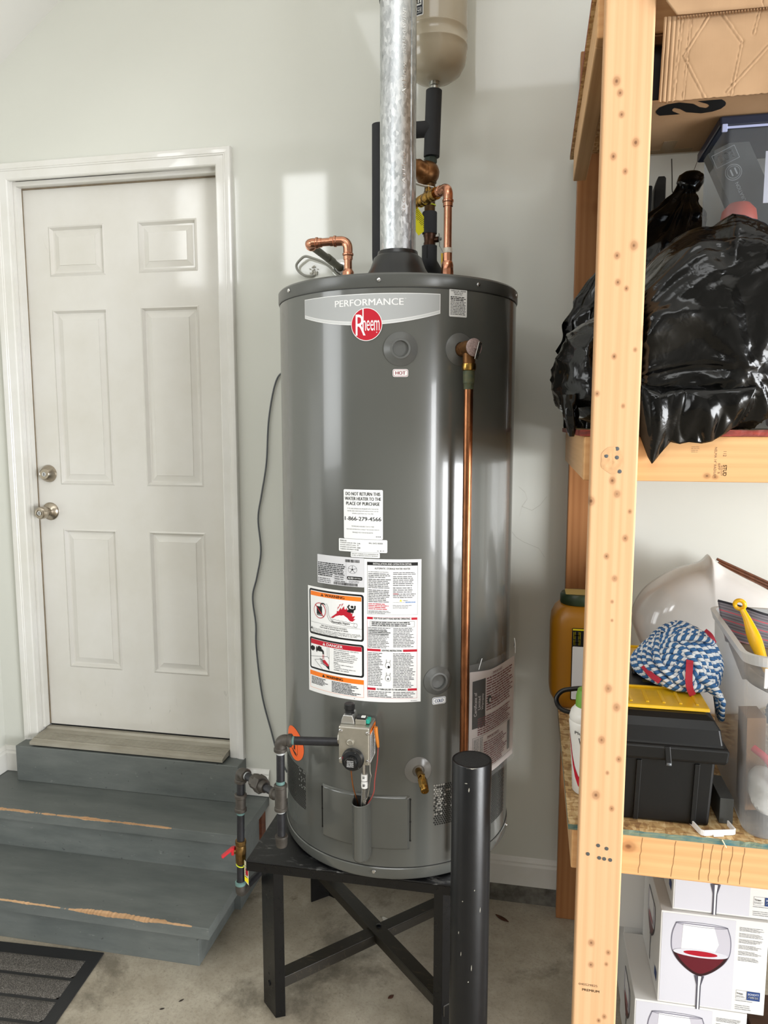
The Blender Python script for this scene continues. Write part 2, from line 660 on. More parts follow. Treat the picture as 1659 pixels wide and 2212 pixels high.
step_m = step_paint()
bare_wood = wood('bare_step_wood', '#bf9c76', '#8a6545', axis='x', gscale=1.4)
black_paint = mat('black_metal_paint', '#08080a', 0.30, spec=0.45, var=0.3, vscale=30, bump=0.08, bscale=90, rvar=0.2)


def scuffed_black(name, base, scuff, amount, rough):
    t = NT(name)
    n1 = t.noise(t.coord((16, 60, 30), rot=(0, 0, 0.5)), 1.0, 4, 0.75, 1.2)
    n2 = t.noise(t.coord((9, 9, 9)), 1.0, 5, 0.7)
    f = t.math('MULTIPLY', t.ramp(n1, [(0.55, (0, 0, 0)), (0.72, (1, 1, 1))]), t.ramp(n2, [(0.4, (0, 0, 0)), (0.62, (1, 1, 1))]))
    c = t.mix(t.math('MULTIPLY', f, amount), lin(base), lin(scuff))
    t.set('Base Color', c)
    t.set('Roughness', rough)
    t.bump(t.noise(t.coord(), 70, 4), 0.12, 0.001)
    return t.m


stand_top_m = scuffed_black('stand_top_paint', '#0b0b0d', '#8d8d8a', 0.75, 0.38)
bollard_m = mat('bollard_paint', '#0b0c0f', 0.34, spec=0.5, bump=0.10, bscale=240, rvar=0.15, vscale=20)
pine = '#e6bf86'
pine_d = '#c8935a'

# ------------------------------------------------------------------ room shell
XL = -2.045           # left wall plane
DX0, DX1, DZ0, DZ1 = -1.905, -1.063, 0.44, 2.577   # rough door opening

b = MB()
T = 0.14
XR, ZT = 5.2, 5.4
b.box(XL - 0.2, DX0, 0, T, -0.05, ZT)
b.box(DX1, XR, 0, T, 0.066, ZT)
b.box(DX0, DX1, 0, T, DZ1, ZT)
b.box(DX0, DX1, 0, T, -0.05, DZ0)
wb = tag(b.build('wall_back', wall_m), kind='structure')
b = MB()
for pts in ([(-0.040, 1.470), (-0.020, 1.452), (-0.012, 1.430), (-0.028, 1.405), (-0.036, 1.372)], [(-0.030, 1.405), (0.004, 1.392), (0.030, 1.410), (0.052, 1.440)], [(-0.07, 1.33), (-0.045, 1.30), (-0.02, 1.285), (0.03, 1.265), (0.05, 1.235)]):
    for (x0, z0), (x1, z1) in zip(pts[:-1], pts[1:]):
        b.add([(x0, -0.0004, z0 - 0.0004), (x1, -0.0004, z1 - 0.0004), (x1, -0.0004, z1 + 0.0004), (x0, -0.0004, z0 + 0.0004)], [(0, 1, 2, 3)])
b.build('hairline_crack', mat('crack_shadow', '#9c998f', 0.8), wb, fix=False)['kind'] = 'stuff'
tag(MB().box(XL - 0.14, XL, -1.3, 0.14, -0.05, 2.86).build('wall_left', wall_m), kind='structure')
b = MB()
b.box(XR, XR + 0.14, -1.6, 0.14, -0.05, 5.4).box(XR, XR + 0.14, -7.2, -6.6, -0.05, 5.4).box(XR, XR + 0.14, -6.6, -1.6, 2.35, 5.4)
rear_m = mat('rear_wall_dark', '#85827b', 0.8, var=0.2, vscale=3)  # unseen walls, toned dark to cut bounce light and deepen reflections
tag(b.build('wall_right', rear_m), kind='structure')
b = MB()
b.box(-5.8, -3.3, -7.2, -7.06, 0, 5.4).box(-3.3, -2.9, -7.2, -7.06, 0, 5.4).box(-2.9, XR, -7.2, -7.06, 0, 5.4)
tag(b.build('wall_front', rear_m), kind='structure')
b = MB()
b.box(-5.94, -5.8, -7.2, -1.2, 0, 5.4)
b.box(-5.8, XL - 0.14, -1.3, -1.16, 0, 5.4)
tag(b.build('wall_side', rear_m), kind='structure')
tag(MB().box(-6, XR + 3, -7.3, 0.0, -0.12, 0.0).build('floor', conc_m), kind='structure')
# ceiling: sloped over the door side, flat above the rest
b = MB()
sl = (3.139 - 2.936) / (1.896 - 1.626)
zc = 2.936 + (XL + 1.896) * sl
xt = XL + (5.2 - zc) / sl
b.prism([(XL - 0.02, zc), (xt, 5.2), (xt, 5.32), (XL - 0.02, zc + 0.14)], lambda a, z, h: (a, h, z), -1.3, 0.0)
b.box(xt, XR, -7.2, 0, 5.2, 5.32)
b.box(-5.9, xt, -7.2, -1.3, 5.2, 5.32)
tag(b.build('ceiling', ceil_m), kind='structure')


def baseboard(name, p0, p1, z0, z1, out):
    """moulded board: profile across (depth, height), run from p0 to p1"""
    h = z1 - z0
    prof = [(0, 0), (0.014, 0), (0.014, h * 0.72), (0.010, h * 0.80), (0.010, h * 0.86), (0.004, h * 0.97), (0, h)]
    p0, p1, o = Vector(p0), Vector(p1), Vector(out)
    d = p1 - p0
    return tag(MB().prism(prof, lambda a, z, t: p0 + d * t + o * a + Vector((0, 0, z0 + z)), 0, 1).build(name, trim_m), kind='structure')


baseboard('baseboard_back', (-0.93, 0, 0), (XR, 0, 0), 0.066, 0.166, (0, -1, 0))
baseboard('baseboard_door', (-1.022, 0, 0), (-0.93, 0, 0), 0.300, 0.400, (0, -1, 0))
baseboard('baseboard_corner', (XL, 0, 0), (-1.945, 0, 0), 0.300, 0.400, (0, -1, 0))
baseboard('baseboard_left', (XL, -1.3, 0), (XL, 0, 0), 0.300, 0.400, (1, 0, 0))
tag(MB().box(-0.93, XR, -0.012, 0.14, -0.05, 0.0665).build('trim_1', curb_m), kind='structure')

# ------------------------------------------------------------------ door
door = root('door_1', (-1.48, 0.05, 0.48), kind='structure')
LX0, LX1, LZ0, LZ1, LY = -1.876, -1.086, 0.484, 2.536, 0.05
panels = [(-1.774, -1.545, 2.220, 2.401), (-1.412, -1.184, 2.220, 2.401), (-1.772, -1.545, 1.446, 2.101), (-1.412, -1.184, 1.446, 2.101),
          (-1.770, -1.543, 0.724, 1.276), (-1.412, -1.182, 0.724, 1.276)]
xs = sorted({LX0, LX1, -1.772, -1.544, -1.412, -1.183})
zs = [LZ0, 0.724, 1.276, 1.446, 2.101, 2.220, 2.401, LZ1]
b = MB()
for i in range(5):
    for j in range(7):
        if i in (1, 3) and j in (1, 3, 5):
            continue
        b.add([(xs[i], LY, zs[j]), (xs[i + 1], LY, zs[j]), (xs[i + 1], LY, zs[j + 1]), (xs[i], LY, zs[j + 1])], [(0, 1, 2, 3)])
b.box(LX0, LX1, LY + 0.012, LY + 0.044, LZ0, LZ1)
b.add([(LX0, LY, LZ0), (LX0, LY + 0.02, LZ0), (LX0, LY + 0.02, LZ1), (LX0, LY, LZ1)], [(0, 1, 2, 3)])
b.add([(LX0, LY, LZ0), (LX1, LY, LZ0), (LX1, LY + 0.02, LZ0), (LX0, LY + 0.02, LZ0)], [(0, 1, 2, 3)])
b.build('door_leaf', door_m, door)
for k, (x0, x1, z0, z1) in enumerate(panels):
    x0, x1 = (xs[1], xs[2]) if x0 < -1.5 else (xs[3], xs[4])
    z0, z1 = [(zs[5], zs[6]), (zs[3], zs[4]), (zs[1], zs[2])][k // 2]
    # sticking bead, cove, field slope, raised field
    rings = [(0, 0.0), (0.006, -0.003), (0.014, 0.009), (0.020, 0.009), (0.040, 0.003), (0.0405, 0.0012)]
    b = MB()
    vs, fs = [], []
    for d, y in rings:
        vs += [(x0 + d, LY + y, z0 + d), (x1 - d, LY + y, z0 + d), (x1 - d, LY + y, z1 - d), (x0 + d, LY + y, z1 - d)]
    for r in range(len(rings) - 1):
        for q in range(4):
            fs.append((4 * r + q, 4 * r + (q + 1) % 4, 4 * r + 4 + (q + 1) % 4, 4 * r + 4 + q))
    n = 4 * (len(rings) - 1)
    fs.append((n, n + 1, n + 2, n + 3))
    b.add(vs, fs)
    b.build('panel', door_m, door)

jamb_m = trim_m
strip_m = mat('weatherstrip', '#8b7d68', 0.7, var=0.3, vscale=20)
b = MB()
b.box(DX0, -1.884, -0.001, T, DZ0 + 0.02, DZ1).box(-1.079, DX1, -0.001, T, DZ0 + 0.02, DZ1).box(-1.884, -1.079, -0.001, T, 2.556, DZ1)
b.build('jamb', jamb_m, door)
b = MB()
b.box(-1.884, -1.872, 0.016, 0.046, DZ0 + 0.04, 2.556).box(-1.091, -1.079, 0.016, 0.046, DZ0 + 0.04, 2.556).box(-1.872, -1.091, 0.016, 0.046, 2.538, 2.556)
b.build('door_stop', jamb_m, door, bevel=0.002)
b = MB()
b.box(-1.8735, -1.8690, 0.0455, 0.052, LZ0, 2.536).box(-1.872, -1.09, 0.0455, 0.052, 2.5335, 2.5385)
b.build('weatherstrip', strip_m, door)


def casing(p_in0, p_in1, dirx, dirz, m0, m1, name='casing'):
    """door casing with a stepped profile, mitred at the ends: inner edge from p_in0 to p_in1, out = (dirx, dirz)"""
    prof = [(0, 0.011), (0.004, 0.014), (0.030, 0.0145), (0.032, 0.0170), (0.036, 0.0170), (0.038, 0.0190), (0.048, 0.0200), (0.056, 0.0200), (0.058, 0.017), (0.058, 0.0), (0, 0.0)]
    (ax, az), (bx, bz) = p_in0, p_in1
    dx, dz = bx - ax, bz - az
    L = math.hypot(dx, dz)
    ux, uz = dx / L, dz / L

    def fn(d, y, t):
        e = -m0 * d if t == 0 else L + m1 * d
        return (ax + dirx * d + ux * e, -y, az + dirz * d + uz * e)
    return MB().prism(prof, fn, 0, 1).build(name, trim_m, door)


casing((-1.885, DZ0 - 0.003), (-1.885, 2.552), -1, 0, 0, 1)
casing((-1.081, DZ0 - 0.003), (-1.081, 2.552), 1, 0, 0, 1)
casing((-1.885, 2.552), (-1.081, 2.552), 0, 1, 1, 1)

sill_m = mat('aluminium_sill', '#a9a497', 0.45, metal=0.15, col2='#979183', vscale=5, bump=0.1, bscale=60, stretch=(1, 2, 2))
b = MB()
b.prism([(-0.075, 0.447), (-0.075, 0.458), (-0.045, 0.466), (0.028, 0.470), (0.034, 0.478), (0.05, 0.478), (0.05, 0.447)], lambda y, z, h: (h, y, z), -1.878, -1.084)
for k in range(6):
    y = -0.06 + 0.011 * k
    b.box(-1.874, -1.088, y, y + 0.004, 0.462 + k * 0.0011, 0.4665 + k * 0.0008)
b.build('threshold', sill_m, door)
b = MB()
b.box(LX0 + 0.004, LX1 - 0.004, LY + 0.003, LY + 0.03, 0.476, LZ0 + 0.004)
b.build('door_sweep', mat('black_rubber', '#1b1b1b', 0.6), door)

nickel = mat('satin_nickel', '#b3a898', 0.28, metal=1.0, var=0.1, vscale=30)
chrome = mat('bright_steel', '#c9c9cb', 0.18, metal=1.0)
dark_key = mat('key_slot', '#0c0c0c', 0.5)
kx, kz = -1.821, 1.342
db = MB().lathe([(0, 0), (0.033, 0), (0.0335, -0.003), (0.031, -0.010), (0.021, -0.029), (0.0195, -0.0305), (0.0185, -0.0295), (0, -0.0295)], (kx, LY, 1.488), (0, 1, 0), 40).build('deadbolt', nickel, door)
MB().lathe([(0, -0.0295), (0.0085, -0.0297), (0.0085, -0.0312), (0, -0.0312)], (kx, LY, 1.487), (0, 1, 0), 24).build('lock_cylinder', chrome, db)
MB().box(kx - 0.0012, kx + 0.0012, LY - 0.0318, LY - 0.030, 1.4815, 1.4925).build('keyhole', dark_key, db)
kb = MB().lathe([(0, 0), (0.034, 0), (0.0345, -0.004), (0.032, -0.008), (0.024, -0.012), (0.016, -0.018), (0.0145, -0.030), (0.015, -0.034), (0.021, -0.038),
                 (0.0235, -0.046), (0.0235, -0.062), (0.022, -0.067), (0.018, -0.070), (0.0125, -0.0705), (0.0115, -0.067), (0, -0.067)], (kx, LY, kz), (0, 1, 0), 44).build('door_knob', nickel, door)
MB().lathe([(0, -0.067), (0.0085, -0.0672), (0.0085, -0.0715), (0, -0.0715)], (kx, LY, kz), (0, 1, 0), 24).build('lock_cylinder', chrome, kb)
MB().box(kx - 0.0012, kx + 0.0012, LY - 0.0722, LY - 0.0705, kz - 0.0055, kz + 0.0055).build('keyhole', dark_key, kb)

# ------------------------------------------------------------------ wooden steps
st = root('entry_steps', (-1.5, -0.28, 0), 'two grey painted wooden steps with peeling nosings below the white door', 'steps')
X1 = -0.934


def tread(x1, y0, y1, zt, th, seed, worn):
    """a board whose front arris is chipped down to bare wood; worn = list of (x0, x1, size)"""
    R = random.Random(seed)
    N = 420
    b = MB()
    x0 = XL + 0.002
    rows = []
    for i in range(N + 1):
        x = x0 + (x1 - x0) * i / N
        c = 0.002
        for (a, e, s) in worn:
            if a < x < e:
                q = min(1, (x - a) / 0.10, (e - x) / 0.06)
                f = 0.55 + 0.45 * noise.noise(Vector((x * 5.3, seed, 0.3))) + 0.25 * noise.noise(Vector((x * 31, seed, 1.3))) + 0.22 * noise.noise(Vector((x * 120, seed, 2.3)))
                c = max(c, s * q * max(0.12, f))
        rows.append([(x, y1, zt), (x, y0 + c * 1.3, zt), (x, y0, zt - c * (0.55 + 0.35 * noise.noise(Vector((x * 17, seed, 9))))), (x, y0, zt - th), (x, y1, zt - th)])
    vs = [p for r in rows for p in r]
    for i in range(N):
        for k in range(5):
            a, d = i * 5 + k, i * 5 + (k + 1) % 5
            b.add([vs[a], vs[d], vs[d + 5], vs[a + 5]], [(0, 1, 2, 3)], 1 if k == 1 and (vs[a][1] - y0) > 0.0038 else 0)
    b.add(rows[0], [(4, 3, 2, 1, 0)]).add(rows[-1], [(0, 1, 2, 3, 4)])
    return b.build('tread', [step_m, bare_wood], st)


tread(X1, -0.282, -0.003, 0.298, 0.036, 3, [(-2.0, -1.15, 0.010), (-1.62, -1.3, 0.012), (-1.0, -0.95, 0.004)])
tread(X1 + 0.002, -0.546, -0.262, 0.150, 0.036, 8, [(-1.9, -0.95, 0.008), (-1.45, -1.02, 0.016), (-1.7, -1.5, 0.01)])
MB().box(XL + 0.002, X1 - 0.045, -0.520, -0.498, 0.0, 0.114).build('riser', step_m, st, bevel=0.001)
MB().box(XL + 0.002, X1 - 0.02, -0.262, -0.240, 0.114, 0.262).build('riser', step_m, st, bevel=0.001)
MB().box(XL + 0.107, -1.021, -0.078, -0.003, 0.298, 0.440).build('sill_riser', step_m, st, bevel=0.003)
MB().box(X1 - 0.067, X1 - 0.045, -0.498, -0.02, 0.0, 0.114).build('side_panel', step_m, st)
MB().box(X1 - 0.044, X1 - 0.022, -0.240, -0.03, 0.0, 0.262).build('side_panel', step_m, st)
MB().box(X1 - 0.0225, X1 - 0.012, -0.052, -0.012, 0.06, 0.262).build('side_cleat', mat('red_stained_cleat', '#6e3b22', 0.6, var=0.5, vscale=30), st)
for k, (x, z) in enumerate([(-1.42, 0.37), (-1.75, 0.36)]):
    pass

# ------------------------------------------------------------------ floor mat
fm = root('floor_mat', (-1.7, -0.9, 0), 'black rubber mat with grey carpet strips on the concrete in front of the steps', 'mat')
rub = mat('mat_rubber', '#1a1a1b', 0.6, bump=0.2, bscale=150)


def carpet():
    t = NT('mat_carpet')
    a = t.noise(t.coord(), 420, 2, 0.7)
    bb = t.noise(t.coord(), 130, 3, 0.7)
    t.set('Base Color', t.mix(bb, t.ramp(a, [(0.40, lin('#1d1c1b')), (0.52, lin('#5c5750')), (0.64, lin('#98928a'))]), lin('#4a4641')))
    t.set('Roughness', 0.95)
    t.bump(a, 0.9, 0.004)
    return t.m


car = carpet()
ang = math.atan2(-0.012, -0.34)
mx, my = -1.300, -0.528
ex = Vector((math.cos(math.radians(177.2)), -math.sin(math.radians(2.8)), 0)) * 1
ex = Vector((-1, -0.050, 0)).normalized()
ey = Vector((0.085, -1, 0)).normalized()
P0 = Vector((mx, my, 0))


def mp(a, c, z):
    p = P0 + ex * a + ey * c
    return (p.x, p.y, z)


MB().prism([(0.0, 0.0), (0.74, 0.0), (0.74, 1.0), (0.0, 1.0)], lambda a, c, h: mp(a, c, h), 0.0, 0.005).build('backing', rub, fm, bevel=0.003)
for k in range(11):
    c0 = 0.045 + k * 0.084
    b = MB()
    b.grid(lambda u, v: mp(0.04 + u * 0.66, c0 + v * 0.073, 0.005 + 0.006 * min(1, 12 * min(v, 1 - v), 60 * min(u, 1 - u)) + 0.0008 * noise.noise(Vector((u * 300, v * 40, k)))), 60, 8)
    b.build('carpet_strip', car, fm)

# ------------------------------------------------------------------ small litter on the floor
leaf_m = mat('dry_leaf', '#4d2a16', 0.8, var=0.4, vscale=60)
chip_m = mat('paint_chip', '#cfcabd', 0.7)
twig_m = mat('dark_bark', '#2b231a', 0.9)


def leaf(x, y, L, wd, a, m, name, label, cat, group=None, z=0.001):
    ca, sa = math.cos(a), math.sin(a)

    def f(u, v):
        s = (u - 0.5) * L
        w = wd * math.sin(math.pi * min(0.98, max(0.02, u))) ** 0.8 * (v - 0.5)
        zz = z + 0.10 * abs(v - 0.5) * wd + 0.10 * L * (u - 0.5) ** 2
        return (x + s * ca - w * sa, y + s * sa + w * ca, zz)
    o = MB().grid(f, 8, 4).build(name, m, solid=0.0008)
    tag(o, label, cat, group)


leaf(-0.064, -0.110, 0.055, 0.016, -0.6, leaf_m, 'dry_leaf', 'red-brown dry leaf on the concrete below the baseboard', 'leaf')
leaf(-0.371, -0.527, 0.022, 0.012, 0.9, leaf_m, 'dry_leaf', 'small rust-coloured leaf scrap on the floor under the heater stand', 'leaf')
leaf(-0.455, -0.268, 0.03, 0.016, 0.1, chip_m, 'paint_flake', 'pale paint flake on the floor beyond the crossed braces', 'flake')
leaf(-0.455, -0.19, 0.028, 0.016, -0.5, chip_m, 'paint_flake', 'pale curled flake nearest the back wall under the stand', 'flake')
leaf(-0.737, -0.54, 0.030, 0.018, 0.3, twig_m, 'bark_scrap', 'dark scrap of bark on the floor left of the stand leg', 'scrap')
leaf(-1.01, -0.70, 0.014, 0.005, 0.5, twig_m, 'wood_sliver', 'dark thin sliver lying on the open concrete, left one of the pair', 'sliver')
leaf(-0.97, -0.66, 0.016, 0.005, 0.9, twig_m, 'wood_sliver', 'dark thin sliver lying on the open concrete, right one of the pair', 'sliver')

# ------------------------------------------------------------------ water heater
CX, CY, R0 = -0.385, -0.36, 0.333


def tk(u, z, h=0.0, r=R0):
    """point on the jacket: u = arc length from the front line, z height, h outward offset"""
    a = u / R0
    return Vector((CX + math.sin(a) * (r + h), CY - math.cos(a) * (r + h), z))


def tn(u):
    a = u / R0
    return Vector((math.sin(a), -math.cos(a), 0))


def ttan(u):
    a = u / R0
    return Vector((math.cos(a), math.sin(a), 0))


tank_m = mat('heater_jacket_paint', '#565753', 0.22, spec=0.6, metal=0.0, coat=0.3, bump=0.03, bscale=140, bdist=0.0006, rvar=0.05, vscale=5)
lid_m = mat('heater_lid_paint', '#50514e', 0.28, spec=0.5, bump=0.03, bscale=140)
grom_m = mat('grey_plastic', '#5c5d5b', 0.35, spec=0.5)
zinc = mat('zinc_screw', '#d4d4d4', 0.22, metal=1.0)
brass = mat('brass', '#b08a48', 0.25, metal=1.0, var=0.25, vscale=60)
bronze = mat('aged_bronze', '#8a5f38', 0.42, metal=0.8, var=0.45, vscale=35, bump=0.2, bscale=120)
alu = mat('cast_aluminium', '#b9b5aa', 0.38, metal=0.85, var=0.12, vscale=40, bump=0.1, bscale=400)
blackp = mat('black_plastic', '#101113', 0.3, spec=0.5)

wh = root('water_heater', (CX, CY, 0.476), 'tall dark grey gas water heater with white labels standing on the black steel stand', 'water heater')
MB().lathe([(R0 - 0.02, 0.50), (R0, 0.502), (R0, 2.010), (R0 - 0.02, 2.010)], (CX, CY, 0), n=160).build('jacket', tank_m, wh)
MB().lathe([(0, 2.044), (0.20, 2.044), (0.318, 2.0405), (0.332, 2.038), (0.3365, 2.033), (0.3365, 2.0075), (0.3345, 2.004), (0.330, 2.004)], (CX, CY, 0), n=160).build('top_lid', lid_m, wh)
MB().lathe([(0, 0.476), (0.322, 0.476), (0.331, 0.479), (0.3355, 0.486), (0.3360, 0.509), (0.334, 0.5115), (0.330, 0.5115)], (CX, CY, 0), n=160).build('bottom_pan', tank_m, wh)
MB().lathe([(0.3338, 0.5118), (0.3345, 0.5124), (0.3345, 0.5132), (0.333, 0.5136)], (CX, CY, 0), n=120).build('seam', mat('seam_shadow', '#191918', 0.6), wh)
MB().lathe([(0.3342, 2.0025), (0.3342, 2.0042), (0.330, 2.0046)], (CX, CY, 0), n=120).build('seam', MATS['seam_shadow'], wh)


def screw(u, z, rr=0.0055, r=0.3368):
    p = tk(u, z, 0, r)
    n = tn(u)
    return MB().lathe([(rr, 0), (rr, 0.0012), (rr * 0.8, 0.0028), (rr * 0.3, 0.0036), (0, 0.0037)], p, n, 12).build('screw', zinc, wh)


for u, z in ((0.0146, 2.0200), (-0.2751, 2.0225), (0.2712, 2.0195), (-0.0003, 0.5005), (0.49, 0.50), (0.48, 2.020)):
    screw(u, z)
MB().lathe([(0.0085, 0.0), (0.0085, 0.001), (0, 0.0012)], tk(0.49, 0.50, 0, 0.336), tn(0.49), 12).build('screw_washer', zinc, wh)

# capped ports and rosettes
def rosette(u, z, r, hole, name, label=None):
    prof = [(r, -0.006), (r, 0.0005), (r * 0.96, 0.0022), (hole * 1.42, 0.0075), (hole * 1.30, 0.0105), (hole * 1.06, 0.0110), (hole, 0.0085), (hole, 0.0025), (0, 0.0015)]
    o = MB().lathe(prof, tk(u, z), tn(u), 48).build(name, grom_m, wh)
    if label:
        o['label'] = label
    return o


rosette(0.0666, 1.857, 0.0415, 0.0185, 'port_cap', 'round grey cap above the HOT mark')
rosette(0.1660, 1.0185, 0.0375, 0.0185, 'port_cap', 'round grey cap above the COLD mark')
MB().lathe([(0.040, -0.006), (0.040, 0.0005), (0.038, 0.0022), (0.018, 0.008), (0.0165, 0.006), (0, 0.006)], tk(0.2190, 1.859), tn(0.219), 48).build('valve_rosette', grom_m, wh)
dv = MB().lathe([(0.0355, -0.006), (0.0355, 0.0005), (0.033, 0.002), (0.016, 0.0055), (0.0145, 0.002), (0, 0.001)], tk(0.1153, 0.7815), tn(0.1153), 44).build('drain_rosette', mat('grey_gloss_plastic', '#716f6b', 0.22), wh)
MB().lathe([(0.0142, 0.0015), (0, 0.0016)], tk(0.1153, 0.7815), tn(0.1153), 24).build('drain_recess', dark_gap, dv)
n = tn(0.1153)
p = tk(0.1165, 0.7800)
dvo = MB()
dvo.cyl(p, p + n * 0.040, 0.0095, 0.0095, 20)
tip = p + n * 0.040 + Vector((0.002, 0, -0.004))
dvo.cyl(tip, tip + n * 0.022 + Vector((0, 0, -0.010)), 0.0125, 0.0118, 6)
dvo.cyl(tip + n * 0.008 + Vector((0, 0, -0.004)), tip + n * 0.008 + Vector((0, 0, 0.018)), 0.005, 0.005, 12)
e2 = tip + n * 0.022 + Vector((0, 0, -0.010))
dvo.cyl(e2, e2 + (n * 0.9 + Vector((0, 0, -0.4))).normalized() * 0.012, 0.0110, 0.0105, 20)
drain = dvo.build('drain_valve', brass, wh, bevel=0.0008)
MB().lathe([(0.0095, 0), (0.0095, 0.002), (0.006, 0.002), (0.006, -0.004), (0, -0.004)], e2 + (n * 0.9 + Vector((0, 0, -0.4))).normalized() * 0.0115, (n * 0.9 + Vector((0, 0, -0.4))), 20).build('outlet', brass, drain)


# perforated air inlets: punched holes, dark, some with foil glinting behind
def vent(u0, u1, z0, z1, pitch, rr, foil, seed):
    R = random.Random(seed)
    a, f = MB(), MB()
    rows = int((z1 - z0) / (pitch * 0.866))
    for j in range(rows):
        z = z1 - j * pitch * 0.866
        u = u0 + (pitch / 2 if j % 2 else 0)
        while u < u1:
            c = tk(u, z, 0.0006)
            t = ttan(u)
            k = 9
            pts = [c + t * (rr * math.cos(2 * math.pi * q / k)) + Vector((0, 0, rr * math.sin(2 * math.pi * q / k))) for q in range(k)]
            isf = foil(u, z) > R.random()
            (f if isf else a).add(pts, [tuple(range(k))])
            u += pitch
    o = a.build('vent_holes', dark_gap, wh, fix=False)
    o['kind'] = 'stuff'
    if f.v:
        o2 = f.build('vent_foil_holes', mat('foil_behind_vent', '#c8c8c4', 0.28, metal=0.9, var=0.6, vscale=120, bump=0.8, bscale=150), wh, fix=False)
        o2['kind'] = 'stuff'


vent(0.1600, 0.250, 0.6150, 0.7340, 0.0066, 0.0024, lambda u, z: 0.75 if u < 0.183 and z > 0.650 else (0.12 if z > 0.66 else 0.0), 4)
vent(0.345, 0.452, 0.560, 0.722, 0.0066, 0.0024, lambda u, z: 0.0, 5)
vent(-0.420, -0.2255, 0.6010, 0.7190, 0.0066, 0.0024, lambda u, z: 0.35 if u > -0.262 and z > 0.665 else 0.0, 6)

# burner access cover with the raised channel
cov = MB()
H = 0.0065


def cover_fn(u0, u1, z0, z1):
    b = MB()
    for nm in (0,):
        n_ = 40
        pts = []
        for i in range(n_ + 1):
            u = u0 + (u1 - u0) * i / n_
            e = min(1.0, (u - u0) / 0.005, (u1 - u) / 0.005)
            e = max(0.0, e)
            pts.append((u, e))
        rows = [(z0, 0.0), (z0 + 0.004, 0.8), (z0 + 0.008, 1.0), (z1 - 0.008, 1.0), (z1 - 0.004, 0.8), (z1, 0.0)]
        vs = []
        for z, q in rows:
            for u, e in pts:
                vs.append(tk(u, z, 0.0005 + H * min(1, q) * (math.sin(min(1, e) * math.pi / 2))))
        w = n_ + 1
        b.add(vs, [(j * w + i, j * w + i + 1, (j + 1) * w + i + 1, (j + 1) * w + i) for j in range(len(rows) - 1) for i in range(n_)], 0, True)
    return b


access = cover_fn(-0.1545, 0.0935, 0.5640, 0.7120).build('access_cover', tank_m, wh)
b = MB()
uc, rc = -0.0300, 0.0240
zc0, zc1 = 0.5350, 0.7000
n_ = 24
rows = [(zc0, 0.55), (zc0 + 0.006, 0.85), (zc0 + 0.016, 1.0), (zc1 - 0.006, 1.0), (zc1 - 0.002, 1.03), (zc1, 1.0), (zc1 - 0.002, 0.93), (zc1 - 0.03, 0.9), (zc0 + 0.02, 0.9)]
vs = []
c0, nn, tt = tk(uc, 0, 0.002), tn(uc), ttan(uc)
for z, q in rows:
    for i in range(n_ + 1):
        a = math.pi * i / n_
        fl = 1.0
        s = -math.cos(a) * rc * q
        d = math.sin(a) ** 0.7 * rc * 1.85 * q
        vs.append(c0 + tt * s + nn * d + Vector((0, 0, z)))
w = n_ + 1
b.add(vs, [(j * w + i, j * w + i + 1, (j + 1) * w + i + 1, (j + 1) * w + i) for j in range(len(rows) - 1) for i in range(n_)], 0, True)
b.add(vs[:w] + [c0 + Vector((0, 0, zc0))], [tuple(range(w))], 0, True)
b.build('channel', tank_m, access)
MB().add([c0 + tt * (-rc * 0.9) + nn * 0.0075 + Vector((0, 0, 0.7105)), c0 + tt * (rc * 0.9) + nn * 0.0075 + Vector((0, 0, 0.7105)),
          c0 + tt * (rc * 0.9) + nn * 0.0085 + Vector((0, 0, 0.62)), c0 + tt * (-rc * 0.9) + nn * 0.0085 + Vector((0, 0, 0.62))], [(0, 1, 2, 3)]).build('channel_shade_sheet', dark_gap, access)  # dark sheet standing in for the shade inside the channel mouth
b = MB()
for u in (-0.157, 0.0955):
    P = [tk(u, 0.588, 0.001), tk(u, 0.700, 0.001)]
    b.tube(P, 0.0012, 6)
    for z in (0.588, 0.640, 0.702):
        b.lathe([(0.0028, 0), (0.0022, 0.0018), (0, 0.002)], tk(u, z), tn(u), 8)
b.build('hinge_slots', dark_gap, access)['kind'] = 'stuff'

# draft hood
MB().lathe([(0.092, 2.046), (0.0935, 2.050), (0.110, 2.058), (0.108, 2.062), (0.078, 2.112), (0.068, 2.140), (0.058, 2.148), (0.056, 2.158)], (CX, CY, 0), n=56).build('draft_hood', mat('hood_black_paint', '#1b1c1d', 0.28, spec=0.5), wh)
for a in (0.6, 2.3, 4.0, 5.6):
    d = Vector((math.cos(a), math.sin(a), 0))
    MB().bar(Vector((CX, CY, 2.041)) + d * 0.088, Vector((CX, CY, 2.072)) + d * 0.098, 0.02, 0.002, up=(d.x, d.y, 0.01)).build('hood_leg', MATS['hood_black_paint'], wh)

# ---- gas control valve
gv = MB()
gx0, gx1, gy0, gy1, gz0, gz1 = -0.4590, -0.3790, -0.7720, -0.700, 0.8280, 0.9270
gvb = MB().box(gx0, gx1, gy0, gy1, gz0, gz1).build('gas_control', alu, wh, bevel=0.004)
for x, z in ((gx0 + 0.006, gz1 - 0.012), (gx1 - 0.005, gz1 - 0.014), (gx1 - 0.005, gz0 + 0.012), (gx0 + 0.006, gz0 + 0.012)):
    MB().lathe([(0.0048, 0), (0.0048, 0.002), (0.003, 0.003), (0, 0.003)], (x, gy0, z), (0, -1, 0), 14).build('screw', zinc, gvb)
dial = MB().lathe([(0.0285, 0), (0.0285, 0.003), (0.0265, 0.005), (0.0255, 0.014), (0.0170, 0.017), (0.0158, 0.030), (0.0145, 0.0315), (0, 0.0315)], (-0.4215, gy0, 0.8440), (0, -1, 0), 44).build('dial', blackp, gvb)
b = MB()
